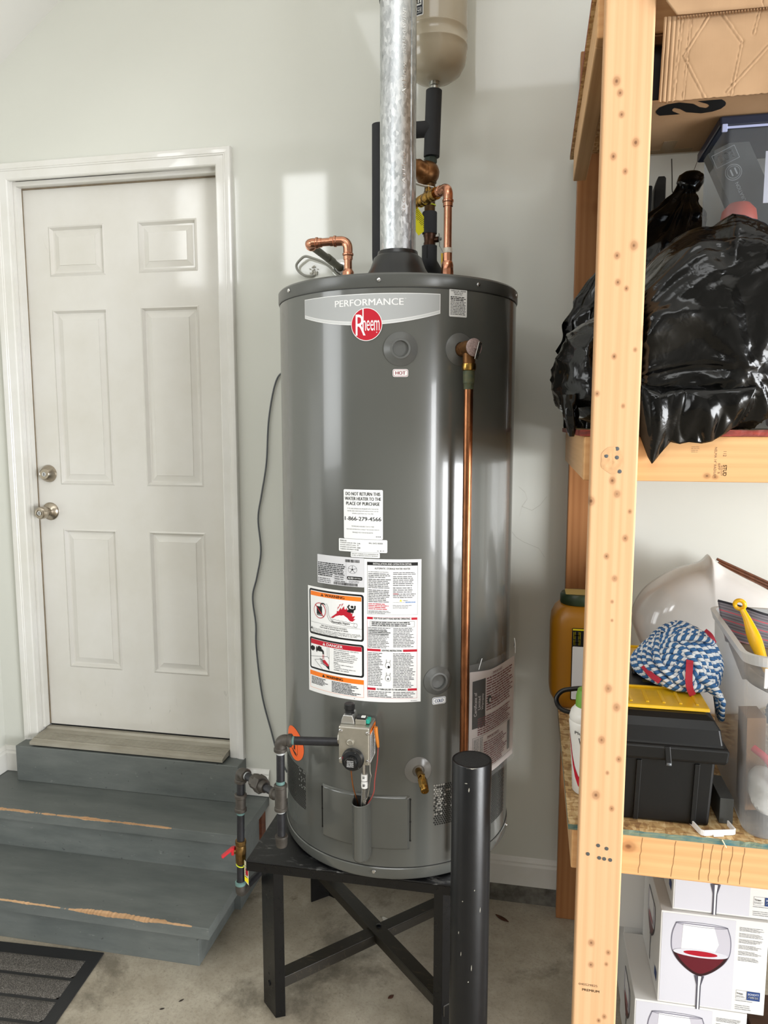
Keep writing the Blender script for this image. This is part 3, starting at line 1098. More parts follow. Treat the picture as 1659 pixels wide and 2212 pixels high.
for k in range(14):
    a = 2 * math.pi * k / 14
    b.bar((-0.4215 + 0.0163 * math.cos(a), gy0 - 0.018, 0.844 + 0.0163 * math.sin(a)), (-0.4215 + 0.0158 * math.cos(a), gy0 - 0.029, 0.844 + 0.0158 * math.sin(a)), 0.002, 0.002)
b.build('dial_grip', blackp, gvb)
MB().lathe([(0.0092, 0), (0.0092, 0.003), (0.0065, 0.004), (0.006, 0.002), (0, 0.002)], (-0.4285, gy0, 0.8860), (0, -1, 0), 24).build('sight_plug', alu, gvb)
b = MB().prism([(-0.457, gz1), (-0.421, gz1), (-0.423, 0.938), (-0.427, 0.950), (-0.450, 0.950), (-0.455, 0.938)], lambda x, z, h: (x, h, z), -0.757, -0.715)
b.build('knob_bracket', mat('bracket_aluminium', '#c4c4c2', 0.3, metal=0.9), gvb, bevel=0.002)
MB().lathe([(0.0125, 0.940), (0.0128, 0.9505), (0.0118, 0.952), (0.0118, 0.958), (0.0136, 0.960), (0.0136, 0.9735), (0.012, 0.975), (0, 0.975)], (-0.4385, -0.738, 0), n=10, smooth=False).build('control_knob', blackp, gvb, bevel=0.0008)
ig = MB().box(-0.4200, -0.3930, -0.755, -0.725, gz1, 0.9395).build('igniter', alu, gvb, bevel=0.001)
MB().box(-0.3930, -0.3840, -0.752, -0.730, 0.9290, 0.9400).build('igniter_button', mat('green_plastic', '#1f9a86', 0.4), ig, bevel=0.0015)
MB().box(-0.4180, -0.3940, -0.750, -0.732, 0.9395, 0.9430).build('igniter_cover', blackp, ig)
MB().box(-0.4060, -0.3960, -0.748, -0.738, 0.9430, 0.9452).build('igniter_tab', mat('white_plastic', '#ebebe8', 0.35), ig)
MB().cyl((gx0, -0.735, 0.8800), (gx0 - 0.009, -0.735, 0.8800), 0.0165, 0.0165, 8, smooth=False).build('inlet_boss', alu, gvb, bevel=0.001)
# side label, burner tube, wires
PM = {k: mat('print_' + k, v, 0.55, spec=0.3) for k, v in dict(white='#e9e9e8', black='#141414', red='#b8182c', orange='#ee7a1e', grey='#8b8b8b', silver='#a9abab', lightgrey='#c9cbca', blue='#2c6fb5',
                                                                 yellow='#e2cf1e', dred='#8e2a3a', midgrey='#5f5f60', navy='#2a4173', brown='#5a3c28', maroon='#6e1f2b', label='#e4e5e4', pale='#cfcfd2').items()}
P = Print(lambda u, v, h: Vector((gx1 + 0.0004 * h, gy0 + 0.004 + u, gz0 + 0.006 + v)))
P.rect('white', 0, 0.062, 0, 0.086)
P.rect('orange', 0, 0.062, 0.074, 0.086, 2)
P.text('black', 'WARNING', 0.008, 0.054, 0.077, 0.083, 3)
P.bars('black', 0.004, 0.058, 0.004, 0.072, 14, 3, 2)
P.flush(gvb, {'white': 'side_label', 'orange': 'label_band', 'black': 'label_print'}, PM)
P = Print(lambda u, v, h: Vector((-0.4215 + u, gy0 - 0.0316 - 0.0002 * h, 0.844 + v)))
for k, s in enumerate(('CAUTION', 'HIGHER TEMP', 'SETTING MAY', 'CAUSE SCALD')):
    P.text('white', s, -0.0085, 0.0085, -0.0075 + k * 0.0045, -0.0045 + k * 0.0045, 1, rot=180)
P.flush(gvb, {'white': 'dial_print'}, PM)
P = Print(lambda u, v, h: Vector((-0.4215 + u, gy0 - 0.0147, 0.844 + v)))
P.text('white', 'PILOT', 0.001, 0.010, 0.0192, 0.0222, 1)
P.disc('white', 0.0170, -0.0155, 0.0010, 0.0010)
P.rect('dred', -0.0245, -0.0200, 0.003, 0.010)
P.flush(gvb, {'white': 'dial_print', 'dred': 'dial_mark'}, PM)
ch = Vector((0, 0, 0))
p_in = tk(-0.0352, 0.665, 0.014)
bt = MB().tube([(-0.402, -0.738, 0.83), (-0.4015, -0.736, 0.79), (-0.4015, -0.730, 0.762)], 0.0052, 12).build('burner_tube', mat('bright_aluminium', '#cfcfcd', 0.22, metal=1.0), wh)
b = MB()
for k in range(26):
    z = 0.762 - k * 0.0032
    y = -0.730 + 0.016 * k / 26
    b.lathe([(0.0058, 0), (0.0074, 0.0008), (0.0074, 0.0016), (0.0058, 0.0024)], (-0.4015 - 0.008 * k / 26, y, z - 0.0024), (0, 0, 1), 14)
b.build('flexible_section', MATS['bright_aluminium'], bt)
tg = mat('white_tag', '#e5e4e0', 0.5)
MB().lathe([(0.0085, 0.771), (0.0085, 0.788), (0.006, 0.788)], (-0.4015, -0.7335, 0), n=14).build('tube_tag', tg, bt)
MB().lathe([(0.0085, 0.750), (0.0092, 0.758), (0.0085, 0.768), (0.006, 0.768)], (-0.4015, -0.7310, 0), n=14).build('tube_tag', tg, bt)
for z in (0.760, 0.781):
    P = Print(lambda u, v, h: Vector((-0.4015 + u, -0.742, z + v)))
    P.bars('black', -0.003, 0.004, -0.0035, 0.0035, 3, int(z * 1000), 1, 0.7)
    P.flush(bt, {'black': 'tag_print'}, PM)
MB().tube(spline([(-0.4345, -0.742, 0.835), (-0.4345, -0.742, 0.80), (-0.431, -0.734, 0.75), (-0.4240, -0.716, 0.70), (-0.4220, -0.708, 0.665)]), 0.0017, 8).build('pilot_tube', mat('thin_copper', '#b87446', 0.3, metal=1.0), wh)
MB().tube(spline([(-0.3845, -0.742, 0.83), (-0.3845, -0.742, 0.80), (-0.3822, -0.742, 0.788), (-0.3845, -0.740, 0.778), (-0.393, -0.730, 0.73), (-0.4055, -0.713, 0.695), (-0.408, -0.708, 0.665)]), 0.0017, 8).build('thermocouple', MATS['bright_aluminium'], wh)
wr = MB().tube(spline([(-0.3635, -0.742, 0.870), (-0.366, -0.742, 0.83), (-0.3735, -0.738, 0.775), (-0.376, -0.735, 0.745), (-0.386, -0.724, 0.718), (-0.398, -0.712, 0.695), (-0.406, -0.707, 0.665)]), 0.0014, 8).build('igniter_wire', mat('red_wire', '#a84a44', 0.45), wh)
MB().tube([(-0.3700, -0.740, 0.918), (-0.3695, -0.740, 0.905), (-0.3655, -0.742, 0.880), (-0.3635, -0.742, 0.866)], 0.0045, 12, rad=[0.0048, 0.0050, 0.0044, 0.0028]).build('wire_connector', mat('orange_boot', '#d9822b', 0.4), wr)

# ---- labels on the jacket
S = lambda u, v, h: tk(u, v, 0.0006 + 0.00030 * h)


def lab(name, label=None):
    return Print(S)


# maker's band, lettering and round emblem
P = Print(S)
ua, ub, zt_, ze, zm = -0.2025, 0.1648, 1.9895, 1.9430, 1.9150
um = (ua + ub) / 2
lo = lambda u: zm + (ze - zm) * ((u - um) / ((ub - ua) / 2)) ** 2
P.strip('white', ua, ub, lo, lambda u: zt_, 1, 60)
w = 0.0016
P.strip('lightgrey', ua + w, ub - w, lambda u: lo(u) + w, lambda u: zt_ - w, 2, 60)
P.strip('white', ua + w, ub - w, lambda u: lo(u) + 0.0070, lambda u: lo(u) + 0.0082, 3, 60)
P.strip('silver', ua + w, ub - w, lambda u: lo(u) + 0.0082, lambda u: zt_ - w, 3, 60)
P.text('white', 'PERFORMANCE', -0.1000, 0.0735, 1.9612, 1.9770, 4, bold=0.018)
P.text('white', 'TM', 0.0755, 0.0800, 1.9755, 1.9775, 4)
uc_, zc_ = -0.0166, 1.9165
P.disc('white', uc_, zc_, 0.0392, 0.0395, 5)
P.disc('red', uc_, zc_, 0.0376, 0.0379, 6)
P.text('white', 'R', uc_ - 0.0272, uc_ - 0.0020, zc_ - 0.0262, zc_ + 0.0240, 7, bold=-0.004)
P.rect('white', uc_ - 0.0098, uc_ - 0.0069, zc_ - 0.0150, zc_ + 0.0375, 7)
P.text('white', 'n', uc_ - 0.0098, uc_ - 0.0010, zc_ - 0.0150, zc_ + 0.0095, 7)
P.text('white', 'ee', uc_ + 0.0005, uc_ + 0.0180, zc_ - 0.0155, zc_ + 0.0098, 7)
P.text('white', 'm', uc_ + 0.0192, uc_ + 0.0325, zc_ - 0.0150, zc_ + 0.0095, 7)
P.disc('white', uc_ + 0.0255, zc_ - 0.0195, 0.0012, 0.0012, 7)
P.flush(wh, {'white': 'emblem_lettering', 'lightgrey': 'brand_band', 'silver': 'brand_band', 'red': 'round_emblem'}, PM)

# relief-valve notice
P = Print(S)
P.rrect('label', 0.1880, 0.2385, 1.9372, 2.0035, 0.003, 1)
for k, s in enumerate(('TEMPERATURE - PRESSURE', 'RELIEF VALVE', 'IMPORTANT')):
    wd = (0.0215, 0.013, 0.011)[k]
    P.text('black', s, 0.2132 - wd, 0.2132 + wd, 1.9975 - k * 0.0042, 2.0005 - k * 0.0042, 2, bold=0.01)
P.bars('black', 0.1915, 0.2350, 1.9750, 1.9865, 3, 7, 2, 0.62, 0.15)
P.bars('midgrey', 0.1910, 0.2355, 1.9415, 1.9745, 9, 8, 2, 0.5, 0.1)
P.flush(wh, {'label': 'relief_valve_notice', 'black': 'notice_print', 'midgrey': 'notice_print'}, PM)

# HOT / COLD badges
for word, u, z, col, rot in (('HOT', 0.0666, 1.7995, 'dred', 0), ('COLD', 0.1707, 0.9650, 'navy', 0.02)):
    P = Print(lambda uu, vv, h, u=u, z=z, rot=rot: S(u + uu, z + vv + uu * rot, h))
    P.rrect('white', -0.0190, 0.0190, -0.0095, 0.0095, 0.005, 1)
    P.rrect(col, -0.0176, 0.0176, -0.0081, 0.0081, 0.004, 2)
    P.rrect('white', -0.0166, 0.0166, -0.0071, 0.0071, 0.0035, 3)
    P.text(col, word, -0.0120, 0.0120, -0.0042, 0.0042, 4, bold=0.035)
    P.flush(wh, {'white': word.lower() + '_badge', col: 'badge_lettering'}, PM)

# do-not-return notice
P = Print(S)
P.rrect('label', -0.0795, 0.0238, 1.3880, 1.5130, 0.003, 1)
for k, (s, hw) in enumerate((('DO NOT RETURN THIS', 0.0455), ('WATER HEATER TO THE', 0.0475), ('PLACE OF PURCHASE', 0.0440))):
    P.text('black', s, -0.0282 - hw, -0.0282 + hw, 1.4980 - k * 0.0123, 1.5065 - k * 0.0123, 2, bold=0.022)
for k, (s, hw) in enumerate((('IF YOU ARE EXPERIENCING PROBLEMS WITH THIS WATER', 0.041), ('HEATER, NEED ASSISTANCE WITH INSTALLATION, OR FOR', 0.041), ('GENERAL QUESTIONS CALL TOLL FREE', 0.028))):
    P.text('midgrey', s, -0.0282 - hw, -0.0282 + hw, 1.4632 - k * 0.0062, 1.4663 - k * 0.0062, 2)
P.text('black', '1-866-279-4566', -0.0762, 0.0195, 1.4345, 1.4445, 2, bold=0.022)
for k, (s, hw) in enumerate((('TECHNICIANS AVAILABLE 7 DAYS A WEEK', 0.030), ("FOR MORE INFORMATION, CONSULT THE OWNER'S MANUAL", 0.0435), ('PROVIDED WITH THE WATER HEATER', 0.027))):
    P.text('midgrey', s, -0.0282 - hw, -0.0282 + hw, 1.4185 - k * 0.0078, 1.4215 - k * 0.0078, 2)
P.bars('midgrey', 0.006, 0.019, 1.3935, 1.3965, 1, 4, 2, 0.7, 0)
P.flush(wh, {'label': 'return_notice', 'black': 'notice_print', 'midgrey': 'notice_print'}, PM)

# efficiency sticker and the strip under it
P = Print(S)
P.rrect('label', -0.0945, 0.0349, 1.3545, 1.3872, 0.003, 1)
for k, (s, v) in enumerate((('MODEL NO.', ''), ('STANDBY LOSS (% / HR)', '2.46'), ('ACTUAL CAPACITY (GAL)', '71'), ('STANDBY LOSS (BTU/HR)', '1048'), ('THERMAL EFFICIENCY (%)', '80'))):
    z = 1.3802 - k * 0.0055
    P.text('black', s, -0.0905, -0.0905 + 0.0021 * len(s), z, z + 0.0032, 2, bold=0.012)
    if v:
        P.text('black', v, -0.0430, -0.0430 + 0.0021 * len(v), z, z + 0.0032, 2, bold=0.012)
P.text('black', 'MFG. DATE: 02/2020', -0.012, 0.0235, 1.3765, 1.3800, 2, bold=0.012)
P.text('black', 'C E C', 0.0095, 0.0280, 1.3575, 1.3608, 2, bold=0.02)
P.flush(wh, {'label': 'efficiency_sticker', 'black': 'sticker_print'}, PM)
P = Print(S)
P.rrect('label', -0.0605, 0.0160, 1.3410, 1.3540, 0.002, 2)
P.text('black', 'THIS UNIT COMPLIES WITH ASHRAE/IESNA 90.1', -0.0580, 0.0130, 1.3488, 1.3515, 3)
P.text('black', 'AS WELL AS PREVIOUS ASHRAE 90.1 REVISIONS', -0.0580, 0.0110, 1.3444, 1.3471, 3)
P.flush(wh, {'label': 'compliance_strip', 'black': 'strip_print'}, PM)

# rating plate
P = Print(S)
P.rrect('pale', -0.1650, -0.0245, 1.2640, 1.3395, 0.002, 1)
R = random.Random(5)
for k in range(8):
    z = 1.3205 - k * 0.0047
    P.bars('black', -0.1630, -0.0760 if k < 6 else -0.112, z - 0.0036, z, 1, 30 + k, 2, 0.75, 0.12)
    P.rect('midgrey', -0.1640, -0.0735, z - 0.0044, z - 0.0041, 2)
P.rect('midgrey', -0.1092, -0.1089, 1.2700, 1.2965, 2)
P.rect('midgrey', -0.0735, -0.0732, 1.2700, 1.3330, 2)
P.bars('midgrey', -0.1075, -0.0755, 1.2720, 1.2945, 4, 41, 2, 0.5)
P.bars('midgrey', -0.1630, -0.1105, 1.2660, 1.2800, 3, 42, 2, 0.5)
for (x0, x1, z0, z1) in ((-0.0760, -0.0375, 1.3265, 1.3340), (-0.1110, -0.0440, 1.2655, 1.2725)):
    x = x0
    while x < x1:
        ww = R.choice((0.0006, 0.0010, 0.0016))
        P.rect('black', x, x + ww, z0, z1, 2)
        x += ww + R.choice((0.0006, 0.0011))
P.disc('midgrey', -0.0560, 1.3085, 0.0122, 0.0105, 2)
P.disc('pale', -0.0560, 1.3085, 0.0114, 0.0098, 3)
for k in range(5):
    a = math.pi / 2 + k * 2 * math.pi / 5
    P.line('midgrey', [(-0.056, 1.3085), (-0.056 + 0.011 * math.cos(a), 1.3085 + 0.0095 * math.sin(a))], 0.0012, 4)
P.disc('black', -0.0560, 1.3085, 0.0022, 0.0022, 5)
P.rrect('black', -0.0715, -0.0295, 1.2815, 1.2905, 0.003, 2)
P.text('white', 'AHRI', -0.0690, -0.0540, 1.2838, 1.2885, 3, bold=0.03)
P.text('white', 'CERTIFIED', -0.0520, -0.0320, 1.2845, 1.2875, 3)
P.bars('midgrey', -0.066, -0.034, 1.2735, 1.2795, 2, 9, 2, 0.5)
P.flush(wh, {'pale': 'rating_plate', 'black': 'plate_print', 'midgrey': 'plate_print', 'white': 'plate_lettering'}, PM)

# warning label, left half
P = Print(S)
BL = lambda u: 0.9625 + 0.0045 * min(1, max(0, (u + 0.2035) / 0.32))
P.strip('white', -0.2035, -0.0243, BL, lambda u: 1.2510, 1, 30)
P.rrect('black', -0.1975, -0.0258, 1.1220, 1.2450, 0.007, 2)
P.rrect('white', -0.1925, -0.0310, 1.1268, 1.2402, 0.0035, 3)
P.rect('orange', -0.1915, -0.0320, 1.2270, 1.2385, 4)
P.text('black', 'WARNING', -0.1395, -0.0790, 1.2292, 1.2364, 5, bold=0.035)
tri = lambda u, v, s: [(u - s, v - s * 0.8), (u + s, v - s * 0.8), (u, v + s * 0.95)]
P.poly('black', tri(-0.1490, 1.2327, 0.0046), 5)
P.text('orange', '!', -0.1497, -0.1483, 1.2300, 1.2348, 6, bold=0.03)
# no petrol can
P.disc('red', -0.1580, 1.1895, 0.0212, 0.0212, 4)
P.disc('white', -0.1580, 1.1895, 0.0192, 0.0192, 5)
P.poly('black', [(-0.1680, 1.1760), (-0.1490, 1.1760), (-0.1490, 1.2005), (-0.1530, 1.2020), (-0.1560, 1.2005), (-0.1680, 1.2005)], 6)
P.text('white', 'GASOLINE', -0.1670, -0.1500, 1.1775, 1.1800, 7)
P.line('black', [(-0.1535, 1.2000), (-0.1530, 1.2065), (-0.1490, 1.2100), (-0.1430, 1.2100), (-0.1395, 1.2080)], 0.0030, 7)
P.line('red', [(-0.1722, 1.2040), (-0.1440, 1.1752)], 0.0024, 8)
# vapour trail
tr = [(-0.1395, 1.2080), (-0.1340, 1.2000), (-0.1330, 1.1880), (-0.1310, 1.1770), (-0.1260, 1.1690), (-0.1180, 1.1640)]
P.line('midgrey', tr, 0.0008, 5)
P.line('midgrey', [(u + 0.0050, v + 0.0030) for u, v in tr], 0.0008, 5)
bump_ = []
for k in range(25):
    bump_.append((-0.118 + 0.0031 * k, 1.1640 - 0.0018 * abs(math.sin(k * 0.9)) - 0.0008 * k * 0.25))
P.line('midgrey', bump_, 0.0007, 5)
P.line('midgrey', [(u, v + 0.0098) for u, v in bump_], 0.0007, 5)
P.disc('midgrey', -0.0480, 1.1640, 0.0052, 0.0050, 4)
P.disc('white', -0.0480, 1.1640, 0.0045, 0.0043, 5)
P.text('black', 'Flammable Vapors', -0.1175, -0.0640, 1.1620, 1.1685, 6, bold=0.02)
# flames and figure
P.poly('red', [(-0.1210, 1.1760), (-0.1020, 1.1900), (-0.1010, 1.1960), (-0.0960, 1.1960), (-0.0900, 1.2060), (-0.0880, 1.2010), (-0.0800, 1.2110), (-0.0790, 1.2030), (-0.0735, 1.2030), (-0.0740, 1.2080), (-0.0660, 1.1960), (-0.0640, 1.2010), (-0.0590, 1.1920), (-0.0560, 1.1970), (-0.0570, 1.1860), (-0.0490, 1.1880), (-0.0540, 1.1800), (-0.0480, 1.1800), (-0.0560, 1.1730)], 5)
for (u, v) in ((-0.1000, 1.2030), (-0.0950, 1.2100), (-0.0880, 1.2120)):
    P.poly('red', [(u, v - 0.004), (u + 0.0035, v + 0.002), (u + 0.0065, v + 0.006), (u + 0.0020, v + 0.004)], 5)
P.disc('black', -0.0570, 1.2112, 0.0036, 0.0036, 6)
P.line('black', [(-0.0700, 1.1985), (-0.0640, 1.2040), (-0.0560, 1.2030), (-0.0495, 1.2060), (-0.0490, 1.2140)], 0.0038, 6)
P.line('black', [(-0.0640, 1.2040), (-0.0690, 1.2100), (-0.0650, 1.2150)], 0.0034, 6)
P.poly('black', [(-0.0680, 1.1960), (-0.0530, 1.1960), (-0.0520, 1.2055), (-0.0650, 1.2060)], 6)
P.rect('black', -0.1925, -0.0310, 1.1548, 1.1553, 4)
P.text('black', 'FIRE AND EXPLOSION HAZARD', -0.1530, -0.0720, 1.1485, 1.1525, 5)
P.text('black', 'Can result in serious injury or death.', -0.1570, -0.0680, 1.1425, 1.1475, 5, bold=0.015)
P.poly('black', tri(-0.1880, 1.1395, 0.0038), 5)
for k, s in enumerate(('Do not store or use gasoline or other flammable vapors and liquids', 'in the vicinity of this or any other appliance. Storage of or use of gasoline', 'or other flammable vapors or liquids in the vicinity of this or any other', 'appliance can result in serious injury or death.')):
    P.text('black', s, -0.1830 if k == 0 else -0.1905, (-0.0350, -0.0325, -0.0430, -0.0980)[k], 1.1374 - 0.0036 * k - 0.0005, 1.1405 - 0.0036 * k, 5)
# scald danger panel
P.rrect('black', -0.1975, -0.0258, 1.0265, 1.1135, 0.007, 2)
P.rrect('white', -0.1925, -0.0310, 1.0313, 1.1087, 0.0035, 3)
P.rect('red', -0.1920, -0.0315, 1.0955, 1.1080, 4)
P.text('white', 'DANGER', -0.1350, -0.0850, 1.0978, 1.1054, 5, bold=0.03)
P.poly('white', tri(-0.1440, 1.1015, 0.0046), 5)
P.text('red', '!', -0.1447, -0.1433, 1.0988, 1.1036, 6, bold=0.03)
P.rect('black', -0.1275, -0.1268, 1.0313, 1.0955, 4)
for (u, v) in ((-0.1850, 1.0830), (-0.1600, 1.0860)):
    P.disc('black', u, v, 0.0045, 0.0075, 5); P.disc('black', u + 0.005, v + 0.001, 0.0030, 0.0050, 5); P.disc('black', u - 0.004, v, 0.0030, 0.0060, 5)
P.poly('black', [(-0.1720, 1.0850), (-0.1500, 1.0860), (-0.1450, 1.0820), (-0.1440, 1.0730), (-0.1490, 1.0730), (-0.1500, 1.0790), (-0.1720, 1.0790)], 5)
P.disc('black', -0.1700, 1.0830, 0.0025, 0.0080, 5)
for k in range(5):
    P.line('red', [(-0.1490 + 0.0012 * k, 1.0720), (-0.1500 + 0.0016 * k, 1.0600)], 0.0005, 5)
P.line('black', [(-0.1920, 1.0600), (-0.1330, 1.0690), (-0.1275, 1.0650)], 0.0008, 5)
P.line('black', [(-0.1500, 1.0320), (-0.1780, 1.0530), (-0.1480, 1.0600)], 0.0008, 5)
P.line('black', [(-0.1330, 1.0690), (-0.1330, 1.0940)], 0.0006, 5)
P.poly('red', [(-0.1500, 1.0560), (-0.1420, 1.0590), (-0.1280, 1.0470), (-0.1310, 1.0420), (-0.1460, 1.0490)], 5)
P.poly('black', [(-0.1460, 1.0470), (-0.1310, 1.0420), (-0.1275, 1.0460), (-0.1275, 1.0340), (-0.1390, 1.0430), (-0.1460, 1.0450)], 6)
for k in range(4):
    P.line('black', [(-0.1475 + 0.001 * k, 1.0555 - 0.0028 * k), (-0.1580 + 0.0010 * k, 1.0605 - 0.0045 * k)], 0.0014, 6)
for k, s in enumerate(('Water temperature over 125 F (52 C)', 'can cause severe burns', 'instantly or death from scalds.', 'Children, disabled and elderly are', 'at highest risk of being scalded.', 'See instruction manual before', 'setting temperature at water', 'heater.', 'Feel water before bathing or', 'showering.', 'Temperature limiting valves are', 'available, see manual.')):
    z = 1.0905 - 0.0049 * k
    P.text('black', s, -0.1120, -0.1120 + 0.00205 * len(s), z - 0.0004, z + 0.0032, 5, bold=0.01)
# lower warning
P.frame('orange', -0.1975, -0.0262, 0.9735, 1.0205, 0.0006, 2)
P.rect('orange', -0.1975, -0.0262, 1.0085, 1.0205, 3)
P.text('black', 'WARNING', -0.1370, -0.0850, 1.0110, 1.0180, 5, bold=0.035)
P.poly('black', tri(-0.1465, 1.0145, 0.0046), 5)
P.bars('black', -0.1910, -0.1270, 0.9850, 1.0060, 6, 61, 5, 0.55, 0.4)
P.bars('black', -0.1190, -0.0310, 0.9760, 1.0065, 8, 62, 5, 0.55, 0.35)
P.disc('midgrey', -0.052, 0.9690, 0.0010, 0.0010, 3)
P.flush(wh, {'white': 'warning_label', 'black': 'warning_print', 'orange': 'warning_band', 'red': 'danger_band', 'midgrey': 'warning_linework'}, PM)

# operating instructions, right half
P = Print(S)
P.strip('white', -0.0243, 0.1208, BL, lambda u: 1.3385, 1, 26)
P.frame('midgrey', -0.0165, 0.1118, 1.1960, 1.3310, 0.0006, 2)
P.rect('black', -0.0165, 0.1118, 1.3225, 1.3310, 3)
P.text('white', 'INSTALLATION AND OPERATION DETAIL', -0.0010, 0.0960, 1.3243, 1.3290, 4, bold=0.02)
P.text('black', 'AUTOMATIC STORAGE WATER HEATER', 0.0030, 0.0925, 1.3125, 1.3172, 4, bold=0.01)
P.text('black', 'For Safe Installation and Operation', -0.0135, 0.0380, 1.3040, 1.3072, 4, bold=0.015)
P.bars('midgrey', -0.0135, 0.0450, 1.2900, 1.3030, 3, 71, 4, 0.55)
P.bars('midgrey', -0.0135, 0.0450, 1.2630, 1.2885, 6, 72, 4, 0.55)
P.bars('midgrey', -0.0135, 0.0450, 1.2270, 1.2610, 8, 73, 4, 0.55)
P.bars('red', -0.0135, 0.0450, 1.2080, 1.2255, 4, 74, 4, 0.5)
P.bars('midgrey', -0.0135, 0.0450, 1.1975, 1.2065, 3, 75, 4, 0.5)
P.bars('midgrey', 0.0495, 0.1085, 1.2990, 1.3070, 2, 76, 4, 0.5)
P.bars('midgrey', 0.0495, 0.1085, 1.2700, 1.2970, 6, 77, 4, 0.5)
P.bars('midgrey', 0.0495, 0.1085, 1.2530, 1.2680, 3, 78, 4, 0.5)
P.bars('midgrey', 0.0495, 0.1085, 1.2390, 1.2520, 3, 79, 4, 0.5)
P.text('red', 'WARNING:', 0.0495, 0.0630, 1.2490, 1.2520, 5, bold=0.02)
P.poly('yellow', tri(0.0690, 1.2335, 0.0032), 4)
P.text('black', 'WARNING', 0.0740, 0.0870, 1.2318, 1.2346, 4)
P.text('black', 'Cancer and Reproductive Harm', 0.0490, 0.0790, 1.2270, 1.2292, 4)
P.rect('blue', 0.0805, 0.1060, 1.2272, 1.2278, 4)
P.bars('blue', 0.0805, 0.1060, 1.2282, 1.2302, 1, 5, 4, 0.8, 0)
P.bars('grey', 0.0490, 0.1000, 1.2120, 1.2220, 3, 80, 4, 0.5)
for z, s, a, c in ((1.1860, 'FOR YOUR SAFETY READ BEFORE OPERATING', 0.0010, 0.0930), (1.1028, 'LIGHTING INSTRUCTIONS', 0.0210, 0.0720), (1.0000, 'TO TURN GAS OFF TO THE APPLIANCE', 0.0080, 0.0840)):
    P.rect('red', -0.0170, a - 0.003, z - 0.0030, z + 0.0030, 3)
    P.rect('red', c + 0.003, 0.1110, z - 0.0030, z + 0.0030, 3)
    P.text('black', s, a, c, z - 0.0024, z + 0.0024, 4, bold=0.02)
P.frame('red', -0.0170, 0.1110, 0.9765, 1.1890, 0.0005, 2)
P.frame('black', -0.0095, 0.1040, 1.1645, 1.1790, 0.0005, 4)
P.bars('black', -0.0050, 0.1020, 1.1658, 1.1780, 3, 81, 4, 0.6, 0.2)
P.bars('midgrey', -0.0150, 0.0450, 1.1080, 1.1630, 14, 82, 4, 0.5)
P.bars('black', -0.0110, 0.0440, 1.1430, 1.1560, 3, 83, 5, 0.5)
P.bars('midgrey', 0.0500, 0.1080, 1.1110, 1.1630, 13, 84, 4, 0.5)
P.bars('midgrey', -0.0150, 0.0260, 1.0080, 1.0970, 21, 85, 4, 0.5)
P.bars('midgrey', 0.0500, 0.1085, 1.0050, 1.0970, 23, 86, 4, 0.5)
P.bars('midgrey', -0.0150, 0.0470, 0.9780, 0.9950, 4, 87, 4, 0.5)
P.bars('midgrey', 0.0500, 0.1080, 0.9780, 0.9950, 4, 88, 4, 0.5)
for z in (1.0640, 1.0300):
    P.disc('grey', 0.0370, z, 0.0070, 0.0085, 4); P.disc('white', 0.0370, z, 0.0060, 0.0075, 5)
    P.line('midgrey', [(0.033, z + 0.006), (0.033, z + 0.015)], 0.0010, 5); P.line('midgrey', [(0.041, z + 0.006), (0.043, z + 0.014)], 0.0010, 5)
P.disc('black', 0.0385, 1.0600, 0.0030, 0.0032, 6)
P.disc('midgrey', 0.0370, 1.0280, 0.0022, 0.0030, 6)
P.bars('grey', 0.0950, 0.1110, 0.9690, 0.9715, 1, 9, 3, 0.6, 0)
P.flush(wh, {'white': 'instruction_label', 'black': 'instruction_print', 'midgrey': 'instruction_print', 'red': 'instruction_band', 'yellow': 'caution_triangle', 'blue': 'web_address', 'grey': 'instruction_diagram'}, PM)

# orange oval flame-proof sticker
P = Print(lambda u, v, h: S(-0.2930 + u, 0.7790 + v, h), du=0.008)
P.disc('orange', 0, 0, 0.0600, 0.0470, 1)
P.line('black', [(-0.018, 0.008), (-0.018, -0.022), (0.024, -0.026), (0.024, 0.004), (-0.018, 0.008)], 0.0012, 2)
P.poly('black', [(-0.001, -0.004), (0.008, -0.005), (0.008, -0.018), (-0.003, -0.017)], 2)
P.poly('black', [(-0.014, -0.018), (0.004, -0.023), (0.022, -0.032), (0.008, -0.032), (-0.008, -0.026)], 2)
P.flush(wh, {'orange': 'flame_sticker', 'black': 'sticker_print'}, {'orange': mat('orange_sticker', '#f2641e', 0.4), 'black': PM['black']})

# ------------------------------------------------------------------ document pouch hung on the heater
dp = root('document_pouch', tk(0.37, 0.73, 0.004), 'clear plastic pouch holding a warranty certificate on the right side of the heater', 'pouch')
US = 0.395     # where the pouch leaves the jacket and runs straight on


def pouch(u, v, h):
    off = 0.0045 + 0.0004 * h
    if u <= US:
        return tk(u, v, off)
    return tk(US, v, off) + ttan(US) * (u - US)


U0, U1, V0, V1 = 0.2600, 0.4900, 0.7250, 1.0250
P = Print(pouch)
top = lambda u: V1 + 0.018 * max(0, 1 - abs(u - 0.30) / 0.25)
P.strip('paper', U0, U1, lambda u: V0, lambda u: 1.018 + 0.010 * max(0, (0.34 - u) / 0.08), 1, 30)
P.rect('black', U0 + 0.010, U0 + 0.060, 0.868, 1.000, 2)
for k, (s, a, c) in enumerate((('Certificate of', 0.902, 0.968), ('Limited', 0.918, 0.955), ('Warranty', 0.915, 0.960))):
    P.text('paper', s, U0 + 0.016 + k * 0.0140, U0 + 0.026 + k * 0.0140, a, c, 3, rot=90)
P.bars('maroon', U0 + 0.064, U1 - 0.012, 0.905, 1.000, 13, 91, 3, 0.55, 0.2)
P.bars('maroon', U0 + 0.030, U1 - 0.012, 0.845, 0.895, 8, 92, 4, 0.55, 0.25)
